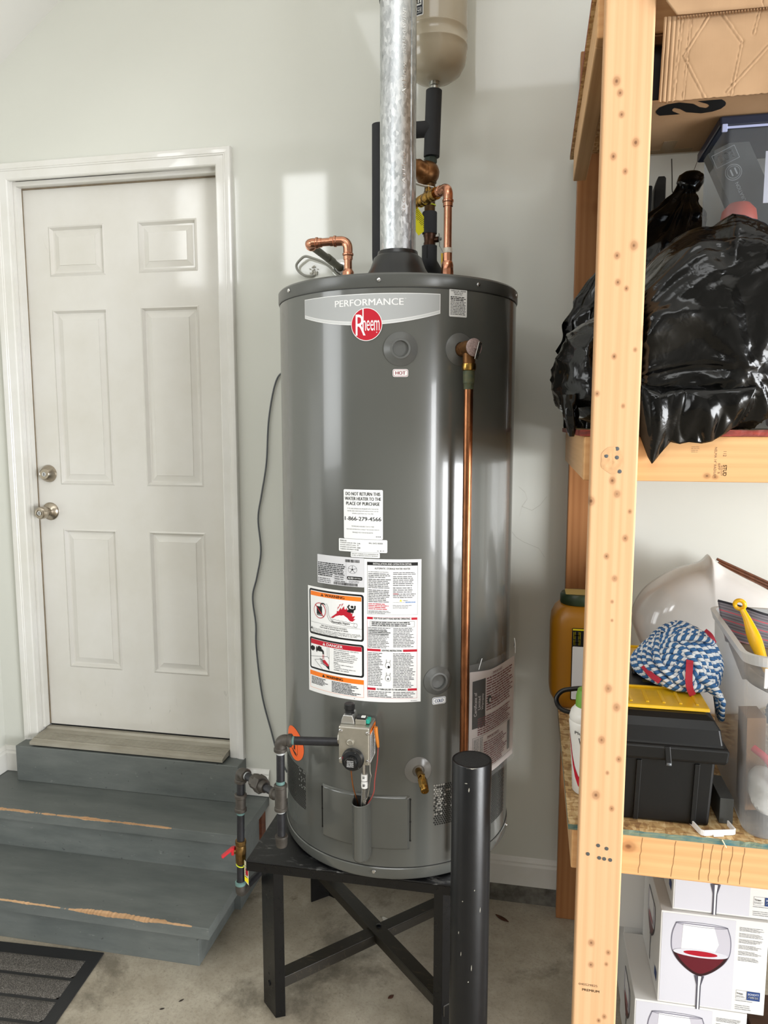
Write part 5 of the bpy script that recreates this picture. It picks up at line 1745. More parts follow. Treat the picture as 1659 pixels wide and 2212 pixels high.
MB().cyl(T1 + ub_ * 0.02, E2, PR, n=24).build('branch_pipe', iron, gl)
um_ = T1.lerp(E2, 0.50)
b = MB()
b.cyl(um_ - ub_ * 0.012, um_ + ub_ * 0.010, 0.0245, n=6, smooth=False)
b.cyl(um_ - ub_ * 0.028, um_ - ub_ * 0.012, 0.0150, 0.0175, n=24)
b.cyl(um_ + ub_ * 0.010, um_ + ub_ * 0.028, 0.0205, n=8, smooth=False)
b.build('union', mall, gl, bevel=0.0012)
fit_elbow(T1, E2, B2, 'elbow')
MB().lathe([(0.0112, 0), (0.0112, 0.005)], E2 - ub_ * 0.036, ub_, 20).build('thread_tape', tape, gl)
dn = (B2 - E2).normalized()
MB().cyl(E2, B2, PR, n=24).build('drop_pipe', iron, gl)
b = MB()
q = E2 + dn * 0.090
b.cyl(q - dn * 0.024, q + dn * 0.024, 0.0145, n=24)
collar(b, q - dn * 0.020, dn, 0.012); collar(b, q + dn * 0.020, dn, 0.012)
b.build('coupling', mall, gl)
MB().lathe([(0.0113, 0), (0.0113, 0.008)], q + dn * 0.026, dn, 20).build('sealant', dope, gl)
q = E2 + dn * 0.236
b = MB()
b.lathe([(PR, -0.034), (0.0155, -0.034), (0.0155, -0.022), (0.0135, -0.020), (0.0150, -0.012), (0.0155, 0.0), (0.0150, 0.012), (0.0140, 0.034), (PR, 0.034)], q, dn, 10)
b.cyl(q, q + Vector((-0.022, -0.006, 0)), 0.007, n=12)
sv = b.build('shutoff_valve', mat('old_brass', '#86683c', 0.35, metal=0.85, var=0.4, vscale=70), gl, bevel=0.0008)
hd = q + Vector((-0.020, -0.006, 0.002))
b = MB()
b.bar(hd + Vector((0, 0, 0.012)), hd + Vector((0.0, 0, -0.010)), 0.016, 0.008, up=(1, 0, 0))
b.bar(hd + Vector((0.0, 0, 0.010)), hd + Vector((-0.028, -0.016, -0.012)), 0.013, 0.007, up=(0, 0, 1))
b.build('red_handle', mat('red_enamel', '#b5222c', 0.35), sv, bevel=0.002)
bend = MB().tube(arc_path([B2 + Vector((0, 0, 0.030)), B2, (-0.770, -0.50, 0.338), (-0.764, -0.030, 0.330), (-0.764, 0.0, 0.330)], 0.024, 8), PR, 22)
bend.build('lower_pipe', iron, gl)
MB().lathe([(0.0112, 0.022), (0.0150, 0.024), (0.0155, 0.032), (0.0112, 0.034)], B2, (0, 0, 1), 20).build('sealant', dope, gl)
b = MB().tube(arc_path([B2 + Vector((0, 0, 0.026)), B2, B2.lerp(Vector((-0.770, -0.50, 0.338)), 0.2)], 0.02, 8), 0.0150, 20)
b.build('elbow', mall, gl)

gt = root('gas_tag', (-0.772, -0.650, 0.42), 'small yellow and white tag zip-tied below the red gas shutoff handle', 'tag')
q = E2 + dn * 0.276
MB().ring(q, (0.25, 0, 1), 0.0122, 0.0016, 24, 8).build('zip_tie', MATS['lime_zip_tie'], gt)
MB().tube(spline([q + Vector((0.010, -0.006, 0.0)), q + Vector((0.022, -0.006, 0.010)), q + Vector((0.036, -0.004, 0.022))]), 0.0015, 6).build('tie_tail', MATS['lime_zip_tie'], gt)


def gtp(u, v, h):
    return q + Vector((0.0150 + u, -0.010 - 0.0004 * h - u * 0.3, 0.006 + v - u * 0.5))


MB().add([gtp(0, 0.016, 0), gtp(0.013, 0.014, 0), gtp(0.013, -0.050, 0), gtp(0, -0.046, 0)], [(0, 1, 2, 3)]).build('card', mat('tag_white', '#cfc9a8', 0.5), gt, solid=0.0006)
P = Print(gtp)
P.rect('yellow', 0, 0.013, -0.046, -0.030, 1)
P.rect('red', 0.004, 0.012, -0.024, -0.006, 1); P.bars('black', 0.0015, 0.0120, -0.033, 0.004, 7, 6, 2, 0.4)
P.flush(gt, {'yellow': 'tag_band', 'red': 'tag_mark', 'black': 'tag_print'}, PM)

# ------------------------------------------------------------------ cables on the wall
cg = mat('grey_cable', '#5f6265', 0.5)
o = MB().tube(spline([(-0.76, -0.008, 1.90), (-0.840, -0.008, 1.862), (-0.878, -0.008, 1.822), (-0.906, -0.008, 1.695), (-0.918, -0.008, 1.541), (-0.938, -0.008, 1.43), (-0.953, -0.008, 1.342), (-0.945, -0.008, 1.226), (-0.962, -0.008, 1.13), (-0.980, -0.008, 1.055), (-0.970, -0.008, 0.955), (-0.970, -0.008, 0.866), (-0.952, -0.008, 0.692), (-0.920, -0.008, 0.56), (-0.895, -0.008, 0.47), (-0.86, -0.008, 0.40)], 8), 0.0032, 8).build('wall_cable', cg)
tag(o, 'thin grey cable running down the wall between the door and heater', 'cable')
o = root('cable_loop', (-0.735, -0.012, 2.175), 'looped light grey cable coming out of the wall above the heater left side', 'cable')
MB().tube(spline([(-0.640, -0.012, 2.165), (-0.661, -0.014, 2.181), (-0.679, -0.020, 2.200), (-0.703, -0.024, 2.216), (-0.735, -0.026, 2.228), (-0.760, -0.026, 2.235), (-0.778, -0.024, 2.226), (-0.794, -0.020, 2.209), (-0.788, -0.016, 2.190), (-0.768, -0.012, 2.176), (-0.748, -0.008, 2.174), (-0.735, -0.001, 2.178)], 8), 0.0042, 10).build('sheath', mat('light_grey_cable', '#9a9a92', 0.45), o)
R = random.Random(4)
b = MB()
for k in range(26):
    a, r_ = R.uniform(0, 6.28), R.uniform(0.002, 0.016)
    c = Vector((-0.738 + r_ * math.cos(a), -0.002 - R.random() * 0.003, 2.190 + r_ * math.sin(a)))
    b.obox(c, Vector((R.uniform(0.001, 0.003), 0, R.uniform(-0.001, 0.001))), Vector((0, 0.0015, 0)), Vector((R.uniform(-0.001, 0.001), 0, R.uniform(0.001, 0.003))))
h = b.build('crumbled_plaster', mat('plaster_crumb', '#bdbab0', 0.8), o)
h['kind'] = 'stuff'

# ------------------------------------------------------------------ storage shelf
SO = Vector((1.0, -0.5, 0.0))
sh = root('storage_shelf', SO, 'tall pine storage shelf with strand-board decks against the back wall on the right', 'shelf')
raw_knots = [(0.137, 2.302, 0.0075), (0.144, 2.281, 0.006), (0.148, 2.243, 0.0055), (0.175, 2.192, 0.007), (0.136, 2.170, 0.006), (0.158, 2.142, 0.005), (0.179, 2.008, 0.008), (0.149, 1.991, 0.006),
             (0.152, 1.942, 0.0055), (0.168, 1.930, 0.0045), (0.150, 1.804, 0.005), (0.188, 1.816, 0.004), (0.121, 1.734, 0.005), (0.170, 1.710, 0.004), (0.155, 1.566, 0.0065), (0.165, 1.540, 0.007),
             (0.116, 1.525, 0.008), (0.190, 1.506, 0.004), (0.183, 1.453, 0.006), (0.149, 1.416, 0.0055), (0.166, 1.372, 0.006), (0.163, 1.325, 0.0035), (0.164, 1.287, 0.0030), (0.179, 1.108, 0.008), (0.162, 1.146, 0.008),
             (0.152, 1.037, 0.0075), (0.187, 0.999, 0.006), (0.166, 0.968, 0.004), (0.145, 0.918, 0.0085), (0.177, 0.892, 0.0055), (0.146, 0.590, 0.007), (0.181, 0.573, 0.005), (0.147, 0.540, 0.006), (0.178, 0.546, 0.004), (0.178, 0.425, 0.005), (0.167, 0.414, 0.0045)]
post_m = wood('post_pine', '#d6ad84', '#c4966a', 'z', [(u - SO.x, v, r) for u, v, r in raw_knots], generic=False, gscale=1.0)
beam_m = wood('beam_pine', '#d2a674', '#bd8d5c', 'x', [(0.792, 0.218 - SO.x, 0.014), (1.575, 0.336 - SO.x, 0.006), (1.573, 0.351 - SO.x, 0.005)], generic=False)
rail_m = wood('rail_pine', '#d0a678', '#b08556', 'y', generic=True)
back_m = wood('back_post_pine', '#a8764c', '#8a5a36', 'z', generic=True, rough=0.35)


def osb_mat():
    t = NT('strand_board')
    co = t.coord((1, 1, 1))
    w = t.noise(co, 5, 2)
    vo = t.n('ShaderNodeTexVoronoi', i_Vector=t.coord((1.0, 0.35, 1), rot=(0, 0, 0.5)), i_Scale=130.0)
    v2 = t.n('ShaderNodeTexVoronoi', i_Vector=t.coord((0.3, 1.0, 1), rot=(0, 0, 0.3)), i_Scale=150.0)
    s1 = t.n('ShaderNodeSeparateColor'); t.t.links.new(vo.outputs['Color'], s1.inputs[0])
    s2 = t.n('ShaderNodeSeparateColor'); t.t.links.new(v2.outputs['Color'], s2.inputs[0])
    g = t.math('ADD', t.math('MULTIPLY', s1.outputs[0], 0.5), t.math('MULTIPLY', s2.outputs[1], 0.5))
    t.set('Base Color', t.ramp(g, [(0.1, lin('#8f6a45')), (0.45, lin('#b8935f')), (0.8, lin('#d9bd8d'))]))
    t.set('Roughness', 0.7)
    t.bump(g, 0.5, 0.002)
    return t.m


osb = osb_mat()
teal = mat('teal_edge_paint', '#28606a', 0.6, col2='#7d8160', vscale=55, stretch=(0.35, 1, 2.5), bump=0.6, bscale=160, bdist=0.002)
redp = mat('red_edge_paint', '#93301f', 0.6, col2='#5d231b', vscale=60, stretch=(0.35, 1, 2.5), bump=0.6, bscale=160, bdist=0.002)
PX0, PX1, PYF, PYB = 0.113, 0.2015, -0.990, -0.953
SE = 1.95
for (x0, x1) in ((PX0, PX1), (SE - 0.10, SE - 0.012)):
    po = MB().box(x0, x1, PYF, PYB, 0, 2.78).build('front_post', post_m, sh, bevel=0.004, seg=3)
    if x0 < 1:
        nm = mat('nail_head', '#7e8488', 0.35, metal=0.9)
        first = None
        for (u, z) in ((0.162, 1.628), (0.142, 1.614), (0.162, 1.611), (0.140, 1.593), (0.168, 1.584), (0.153, 0.809), (0.170, 0.804), (0.133, 0.788), (0.156, 0.782), (0.166, 0.781), (0.178, 0.780)):
            if first is None:
                first = MB().lathe([(0.0042, 0.0015), (0.0040, -0.0006), (0, -0.0008)], (u, PYF, z), (0, 1, 0), 10).build('nail', nm, po)
                fu, fz = u, z
            else:
                share(first, 'nail', po, (u - fu, 0, z - fz))
        MB().grid(lambda a, c: (0.153 + (0.022 + 0.004 * noise.noise(Vector((a * 9, 3, 1)))) * c * math.cos(6.2832 * a), PYF - 0.0004 - 0.0025 * max(0, noise.noise(Vector((math.cos(6.28 * a) * c * 3, math.sin(6.28 * a) * c * 3, 5)))) * (1 - c) ** 0.5,
                                1.606 + (0.026 + 0.004 * noise.noise(Vector((a * 7, 8, 1)))) * c * math.sin(6.2832 * a)), 40, 8, closed_u=True).build('adhesive_smear', mat('dried_glue', '#cda276', 0.4, var=0.12, vscale=80), po)
        P = Print(lambda u, v, h: Vector((u, PYF - 0.0004, v)))
        P.text('brown', '040529825', 0.1235, 0.1620, 0.4905, 0.4955, 1)
        P.text('brown', 'PREMIUM', 0.1310, 0.1660, 0.4780, 0.4835, 1, bold=0.01)
        P.flush(po, {'brown': 'ink_stamp'}, dict(PM, brown=mat('faded_ink', '#7a5c40', 0.7)))
for (x0, x1) in ((0.116, 0.205), (SE - 0.10, SE - 0.012)):
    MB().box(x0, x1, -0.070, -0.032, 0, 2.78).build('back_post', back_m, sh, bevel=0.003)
lev = (0.729, 1.563, 2.397)
for k, z in enumerate(lev):
    be = MB().box(0.102, SE, -0.952, -0.914, z, z + 0.0885).build('front_beam', beam_m, sh, bevel=0.003)
    MB().box(0.102, 0.140, -0.9135, -0.1095, z, z + 0.0885).build('side_rail', rail_m, sh, bevel=0.003)
    MB().box(1.0, 1.038, -0.9135, -0.1095, z, z + 0.0885).build('cross_rail', rail_m, sh, bevel=0.003)
    MB().box(SE - 0.038, SE, -0.9135, -0.1095, z, z + 0.0885).build('side_rail', rail_m, sh, bevel=0.003)
    # strand-board deck with a roughened painted edge
    b = MB()
    x0, x1, y0, y1, za, zb = 0.094, SE, -0.954, -0.030, z + 0.0888, z + 0.1010
    N = 180
    Ry = [0.0025 * noise.noise(Vector((i * 0.9, k, 0.5))) for i in range(N + 1)]
    Rz = [0.0012 * noise.noise(Vector((i * 1.7, k, 2.5))) for i in range(N + 1)]
    b.add([(x0, y1, zb), (x1, y1, zb), (x1, y1, za), (x0, y1, za)], [(0, 1, 2, 3)])
    for i in range(N):
        xa, xb = x0 + (x1 - x0) * i / N, x0 + (x1 - x0) * (i + 1) / N
        b.add([(xa, y0 + Ry[i], zb + Rz[i]), (xb, y0 + Ry[i + 1], zb + Rz[i + 1]), (xb, y0 + 0.02, zb), (xa, y0 + 0.02, zb)], [(0, 1, 2, 3)])
        b.add([(xa, y0, za), (xb, y0, za), (xb, y0 + Ry[i + 1], zb + Rz[i + 1]), (xa, y0 + Ry[i], zb + Rz[i])], [(0, 1, 2, 3)], 1)
    b.add([(x0, y0 + 0.02, zb), (x1, y0 + 0.02, zb), (x1, y1, zb), (x0, y1, zb)], [(0, 1, 2, 3)])
    b.add([(x0, y0, za), (x1, y0, za), (x1, y1, za), (x0, y1, za)], [(3, 2, 1, 0)])
    b.add([(x0, y0, za), (x0, y0, zb), (x0, y1, zb), (x0, y1, za)], [(0, 1, 2, 3)], 1)
    b.add([(x1, y0, za), (x1, y0, zb), (x1, y1, zb), (x1, y1, za)], [(3, 2, 1, 0)], 1)
    b.build('deck_board', [osb, teal if k == 0 else redp], sh)
    if k == 1:
        P = Print(lambda u, v, h: Vector((u, -0.9524, v)))
        P.text('brown', 'STUD', 0.3650, 0.3715, 1.5755, 1.5965, 1, rot=-90, bold=0.02)
        P.text('brown', 'KD-HT', 0.3605, 0.3640, 1.5755, 1.5950, 1, rot=-90)
        P.text('brown', 'SPF S', 0.3555, 0.3592, 1.5795, 1.6000, 1, rot=-90)
        P.text('brown', '112', 0.3640, 0.3695, 1.6130, 1.6230, 1, rot=-90)
        P.text('brown', 'NELMA 14" RADIUS', 0.3480, 0.3525, 1.5755, 1.6310, 1, rot=-90)
        P.bars('brown', 0.3050, 0.3200, 1.6200, 1.6330, 4, 3, 1, 0.25)
        P.flush(be, {'brown': 'ink_stamp'}, {'brown': MATS['faded_ink']})
    if k == 0:
        b = MB()
        R = random.Random(9)
        for x in (0.246, 0.312, 0.366, 0.384, 0.404, 0.423, 0.445):
            pts = [Vector((x - 0.006 * q + R.uniform(-0.0012, 0.0012), -0.9523, z + 0.086 - 0.080 * q)) for q in [i / 8 for i in range(9)]]
            for p, q in zip(pts[:-1], pts[1:]):
                b.add([p + Vector((-0.0005, 0, 0)), p + Vector((0.0005, 0, 0)), q + Vector((0.0005, 0, 0)), q + Vector((-0.0005, 0, 0))], [(0, 1, 2, 3)])
        o = b.build('check_crack', mat('wood_crack', '#7a5630', 0.8), be, fix=False)
        o['kind'] = 'stuff'
        b = MB()
        b.bar((0.400, -0.956, 0.8300), (0.408, -0.960, 0.8160), 0.0025, 0.0012)
        b.build('loose_strand', mat('pale_strand', '#e2cfa5', 0.7), sh)

# ------------------------------------------------------------------ black bags
def bag_mat():
    t = NT('black_bag_film')
    co = t.coord()
    t.set('Base Color', lin('#050505'))
    t.set('Specular IOR Level', 0.36)
    n1 = t.noise(co, 20, 3, 0.55, 0.4)
    n2 = t.noise(co, 7, 3, 0.6, 0.6)
    rd = t.math('ABSOLUTE', t.math('SUBTRACT', n1, 0.5))
    t.set('Roughness', t.math('MULTIPLY_ADD', n2, 0.15, 0.10))
    t.bump(t.math('ADD', t.math('MULTIPLY', rd, 1.0), t.math('MULTIPLY', n2, 0.6)), 0.38, 0.008)
    return t.m


bag_m = bag_mat()


def ridge(v):
    return 1 - 2 * abs(noise.noise(v))


def bag_mesh(cen, rad, zmin, gathers, seed, fold=0.020, crumple=0.014, power=0.72, shape=None, sub=6):
    bm = bmesh.new()
    bmesh.ops.create_icosphere(bm, subdivisions=sub, radius=1.0)
    C = Vector(cen)
    S = Vector((seed * 3.1, seed * 1.7, seed * 0.9))
    vs = []
    for v in bm.verts:
        n = v.co.normalized()
        p = Vector([math.copysign(abs(n[i]) ** power, n[i]) * rad[i] for i in range(3)]) + C
        d = 0.0
        for (g, amp, freq) in gathers:
            w = p - Vector(g)
            dist = w.length
            ax = (C - Vector(g)).normalized()
            a = ax.cross(Vector((0.1, 1, 0.2))).normalized()
            c = ax.cross(a)
            th = math.atan2(w.dot(a), w.dot(c))
            q = Vector((math.cos(th) * freq, math.sin(th) * freq, dist * 1.6)) + S
            env = min(1.0, dist / 0.06) / (1 + (dist / 0.24) ** 2)
            d += amp * env * (ridge(q) * 0.7 + ridge(q * 2.3) * 0.35 - 0.4)
        e = Vector((p.x * 0.45 - p.z * 0.25, p.y * 0.7, p.z * 1.2 + p.x * 0.35))
        d += crumple * (noise.noise(p * 4 + S) * 0.9 + ridge(e * 11 + S * 2) ** 3 * 0.5 - 0.15)
        d += crumple * 0.16 * (ridge(e * 26 + S) ** 2 - 0.4) + crumple * 0.05 * (ridge(p * 60 + S) ** 2 - 0.4)
        p = p + n * d
        if shape:
            p = shape(p)
        if p.z < zmin:
            p.z = zmin + 0.0008
        v.co = p
        vs.append(p)
    bm.verts.index_update()
    b = MB()
    b.add([v.co for v in bm.verts], [tuple(q.index for q in f.verts) for f in bm.faces], 0, True)
    bm.free()
    return b


DECK2 = lev[1] + 0.1012
DECK1 = lev[0] + 0.1012
fb = root('trash_bag', (0.25, -0.78, DECK2), 'big shiny black rubbish bag bulging round the front post on the upper deck', 'bag')


def fshape(p):
    f = min(1, max(0, (p.x - 0.12) / 0.20))
    f = f * f * (3 - 2 * f)
    p.z = DECK2 + (p.z - DECK2) * (0.66 + 0.40 * f)
    if PX0 - 0.006 < p.x < PX1 + 0.008 and p.y < PYB + 0.006:
        p.y = PYB + 0.006
    elif p.x <= PX0 - 0.006 and p.y < -0.965:
        p.y = -0.965
    if p.x > 0.335:
        k = min(1, (p.x - 0.335) / 0.03)
        k = k * k * (3 - 2 * k)
        yc = -0.990 + (p.y + 0.990) * 0.27
        p.y = p.y * (1 - k) + min(yc, -0.868) * k
    return p


bag_mesh((0.275, -0.775, 1.848), (0.228, 0.212, 0.192), DECK2, [((0.43, -1.02, 1.745), 0.034, 2.3), ((0.47, -0.95, 1.98), 0.022, 2.2)], 1.0, shape=fshape).build('film', bag_m, fb, fix=False)
# the loose hem that hangs over the front beam
prof = [(0.196, 1.690), (0.206, 1.655), (0.222, 1.612), (0.230, 1.598), (0.243, 1.614), (0.252, 1.627), (0.264, 1.641), (0.280, 1.637), (0.297, 1.641), (0.320, 1.638), (0.340, 1.643), (0.363, 1.659), (0.380, 1.672)]


def hem(u, v):
    k = u * (len(prof) - 1)
    i = min(int(k), len(prof) - 2)
    f = k - i
    x = prof[i][0] * (1 - f) + prof[i + 1][0] * f
    zb = prof[i][1] * (1 - f) + prof[i + 1][1] * f
    x2 = 0.203 + (x - 0.196) * 1.15
    x = x2 * (1 - v) + x * v
    x = max(x, 0.2035)
    z = 1.765 * (1 - v) + zb * v
    y = -0.985 + 0.012 * v - 0.016 * math.sin(v * 3.0) + 0.07 * max(0, 1 - v * 4) ** 2 + 0.013 * ridge(Vector((x * 32, v * 1.2, 4))) * (0.35 + 0.65 * v)
    return (x, min(y, -0.9585), z)


MB().grid(hem, 110, 34).build('loose_hem', bag_m, fb, solid=0.0008, fix=False)


def tail(u, v):
    a = 2 * math.pi * u
    r = 0.019 * (1 - v) ** 0.6 + 0.006 + 0.004 * noise.noise(Vector((math.cos(a) * 2, math.sin(a) * 2, v * 5)))
    return (0.074 + 0.006 * v + r * 0.8 * math.cos(a), -0.905 + r * math.sin(a), 1.735 - 0.085 * v)


MB().grid(tail, 30, 16, closed_u=True).build('loose_corner', bag_m, fb, fix=False)

kb_ = root('knotted_bag', (0.30, -0.44, DECK2), 'tall black rubbish bag with a knotted top behind the big shiny one', 'bag')


def kshape(u, v):
    """lathe-like sack narrowing into a twisted neck"""
    a = 2 * math.pi * u
    z = DECK2 + 0.001 + (2.285 - DECK2) * v
    pr = [(0, 0.165), (0.30, 0.185), (0.52, 0.165), (0.70, 0.135), (0.85, 0.085), (0.93, 0.044), (0.97, 0.026), (1.0, 0.024)]
    for (a0, r0), (a1, r1) in zip(pr[:-1], pr[1:]):
        if a0 <= v <= a1:
            f = (v - a0) / (a1 - a0)
            f = f * f * (3 - 2 * f)
            r = r0 * (1 - f) + r1 * f
            break
    cx_ = 0.262 + 0.113 * max(0, (v - 0.45) / 0.55)
    f = ridge(Vector((math.cos(a) * 2.2, math.sin(a) * 2.2, v * 1.2 + a * 0.15)))
    r *= 1 + 0.22 * (f - 0.5) * (0.4 + 0.9 * v) + 0.10 * (ridge(Vector((math.cos(a) * 3, math.sin(a) * 3, v * 9))) - 0.5)
    return (cx_ + r * math.cos(a) * (0.85 if math.cos(a) > 0 else 1.0), -0.40 + r * (0.75 if math.sin(a) < 0 else 1.25) * math.sin(a), z)


MB().grid(kshape, 120, 90, closed_u=True).build('film', bag_m, kb_, fix=False)
b = bag_mesh((0.380, -0.40, 2.284), (0.030, 0.026, 0.024), 2.0, [], 5.0, crumple=0.018, power=0.9, sub=4)
b.v = b.v
b.build('knot', bag_m, kb_, fix=False)

# ------------------------------------------------------------------ things behind the bags
o = MB().prism([(0.322, DECK2 + 0.001), (0.356, DECK2 + 0.001), (0.352, 2.362), (0.348, 2.368), (0.331, 2.368), (0.322, 2.340)], lambda x, z, h: (x, h, z), -0.205, -0.165).build('dark_plank', mat('dark_grey_plank', '#2b2b2a', 0.45, var=0.3, vscale=50), bevel=0.002)
tag(o, 'upright dark grey plank with a chamfered corner behind the black bags', 'plank')
o = MB().box(0.262, 0.312, -0.24, -0.17, DECK2 + 0.001, 2.335).build('dark_case', mat('dark_case_shell', '#141413', 0.5), bevel=0.004)
tag(o, 'narrow black case standing beside the front post behind the bags', 'case')
o = MB().tube(spline([(0.372, -0.20, DECK2 + 0.001), (0.374, -0.20, 2.22), (0.372, -0.20, 2.305), (0.374, -0.20, 2.318), (0.370, -0.20, 2.330), (0.3685, -0.20, 2.36), (0.365, -0.20, 2.414)]), 0.0016, 8).build('bent_wire', mat('steel_wire', '#55524c', 0.4, metal=0.8))
tag(o, 'thin kinked wire sticking up right of the dark plank', 'wire')
o = MB().tube([(0.382, -0.40, 2.20), (0.388, -0.40, 2.316), (0.402, -0.40, 2.356)], 0.0016, 8).build('straight_wire', mat('bright_wire', '#b5b2aa', 0.3, metal=0.9))
tag(o, 'thin bright wire poking out of the knotted bag', 'wire')

# ------------------------------------------------------------------ clear bin on the upper deck
def haze_plastic(name, tint, a, rough=0.25):
    t = NT(name)
    tr = t.n('ShaderNodeBsdfTransparent', i_Color=lin(tint))
    t.set('Base Color', lin('#dfe2e4'))
    t.set('Roughness', rough)
    t.set('Specular IOR Level', 0.5)
    fr = t.n('ShaderNodeLayerWeight', i_Blend=0.35)
    f = t.math('MULTIPLY_ADD', fr.outputs['Facing'], 0.30, a)
    mx = t.n('ShaderNodeMixShader')
    t.t.links.new(f, mx.inputs[0])
    t.t.links.new(tr.outputs[0], mx.inputs[1])
    t.t.links.new(t.b.outputs[0], mx.inputs[2])
    t.t.links.new(mx.outputs[0], t.t.nodes['Material Output'].inputs['Surface'])
    return t.m


clear_m = haze_plastic('clear_bin_plastic', '#e0e4e8', 0.06, 0.2)
frost_m = haze_plastic('frosted_tote_plastic', '#dcdcdb', 0.15, 0.3)


def open_tub(x0, x1, y0, y1, z0, z1, dx, dy, r, th=0.003, n=6, rot=0.0):
    """thin-walled tub: rounded rectangle, base inset by (dx, dy), open at the top"""
    def ring(z, f, inset):
        xa, xb, ya, yb = x0 + dx * (1 - f) + inset, x1 - dx * (1 - f) - inset, y0 + dy * (1 - f) + inset, y1 - dy * (1 - f) - inset
        rr = max(r - inset, 0.002)
        pts = []
        for (cx_, cy_, a0) in ((xb - rr, yb - rr, 0), (xa + rr, yb - rr, 90), (xa + rr, ya + rr, 180), (xb - rr, ya + rr, 270)):
            for k in range(n + 1):
                a = math.radians(a0 + 90 * k / n)
                px_, py_ = cx_ + rr * math.cos(a) - x0, cy_ + rr * math.sin(a) - y0
                pts.append((x0 + px_ * math.cos(rot) - py_ * math.sin(rot), y0 + px_ * math.sin(rot) + py_ * math.cos(rot), z))
        return pts
    b = MB()
    rings = [ring(z0, 0, 0.004), ring(z0 + 0.006, 0.02, 0), ring(z1, 1, 0)]
    m = len(rings[0])
    vs = [p for q in rings for p in q]
    fs = [tuple(range(m - 1, -1, -1))]
    for j in range(len(rings) - 1):
        for k in range(m):
            fs.append((j * m + k, j * m + (k + 1) % m, (j + 1) * m + (k + 1) % m, (j + 1) * m + k))
    b.add(vs, fs, 0, False)
    return b, ring


bn = root('clear_bin', (0.58, -0.755, DECK2), 'clear plastic bin with a dark blue lid behind the shiny bag', 'bin')
b, ring = open_tub(0.358, 0.80, -0.852, -0.665, DECK2 + 0.0005, 2.252, 0.004, 0.004, 0.012)
b.build('tub', clear_m, bn, fix=False)
b = MB()
b.box(0.346, 0.812, -0.862, -0.655, 2.254, 2.2745)
b.build('lid', mat('dark_blue_lid', '#1b2233', 0.35, spec=0.5), bn, bevel=0.004)
b = MB()
b.box(0.352, 0.806, -0.8655, -0.8622, 2.2490, 2.2535)
b.box(0.350, 0.360, -0.8675, -0.8622, 2.243, 2.2575)
b.build('rim', mat('lavender_rim', '#9aa2c4', 0.3), bn, bevel=0.001)
# what shows inside the bin
rb_ = root('rope_light_box', (0.425, -0.80, DECK2 + 0.002), 'charcoal product box with a round emblem standing upside down inside the clear bin', 'box')
rm = Matrix.Rotation(math.radians(-25), 3, 'Y')
rc_ = Vector((0.430, -0.750, 2.120))


def rbp(u, v, h=0):
    return rc_ + rm @ Vector((u, -0.020 - 0.0005 * h, v))


b = MB()
b.obox(rc_ + rm @ Vector((0.012, 0, -0.155)), rm @ Vector((0.040, 0, 0)), (0, 0.020, 0), rm @ Vector((0, 0, 0.295)))
b.build('carton', mat('charcoal_card', '#4a4b49', 0.5, var=0.15, vscale=30), rb_)
P = Print(rbp)
P.text('silver', 'BOO', -0.016, 0.016, 0.110, 0.126, 2, rot=180, bold=0.02)
P.frame('silver', -0.024, 0.024, 0.104, 0.132, 0.0008, 1)
for k, (rr_, cc_) in enumerate(((0.0165, 'silver'), (0.0152, 'char'), (0.0128, 'silver'), (0.0118, 'char'))):
    P.disc(cc_, 0.002, 0.082, rr_, rr_, 1 + k)
P.rect('silver', -0.004, -0.001, 0.075, 0.089, 6); P.rect('silver', 0.005, 0.008, 0.075, 0.089, 6)
P.text('silver', 'DURATION', -0.004, 0.003, 0.012, 0.060, 2, rot=90)
P.text('silver', 'ROPE LIGHT', 0.000, 0.008, -0.070, -0.005, 2, rot=90)
P.flush(rb_, {'silver': 'box_lettering', 'char': 'emblem_ground'}, dict(PM, char=MATS['charcoal_card']))
o = MB().lathe([(0, -0.036), (0.020, -0.032), (0.032, -0.018), (0.035, 0.0), (0.032, 0.018), (0.020, 0.032), (0, 0.036)], (0.402, -0.812, 2.088), (0, 0, 1), 28).build('orange_globe', mat('coral_orange', '#a83c26', 0.5))
OFFZ = 0
tag(o, 'coral orange globe at the lower left inside the clear bin', 'globe')
P0_ = Vector((0.435, -0.845, 2.165))
o = MB().box(0.437, 0.463, -0.8475, -0.8465, 2.110, 2.208).build('white_slip', mat('white_slip_paper', '#c9c6cf', 0.6))
tag(o, 'white paper slip pressed against the inside of the clear bin', 'paper')
o = bag_mesh((0.492, -0.815, 1.935), (0.034, 0.028, 0.268), 1.0, [], 7.0, crumple=0.02, power=0.85, sub=4).build('red_cloth_bundle', mat('red_cloth', '#7f2f33', 0.8, var=0.4, vscale=30))
tag(o, 'dark red cloth bundle at the right edge inside the clear bin', 'cloth')

# ------------------------------------------------------------------ cardboard box at the top
def card_mat(name, a, bcol):
    t = NT(name)
    co = t.coord((230, 230, 3))
    n1 = t.noise(co, 1.0, 2)
    n2 = t.noise(t.coord(), 6, 4)
    t.set('Base Color', t.ramp(n2, [(0.3, lin(bcol)), (0.7, lin(a))]))
    t.set('Roughness', 0.75)
    t.set('Specular IOR Level', 0.2)
    t.bump(n1, 0.12, 0.001)
    return t.m


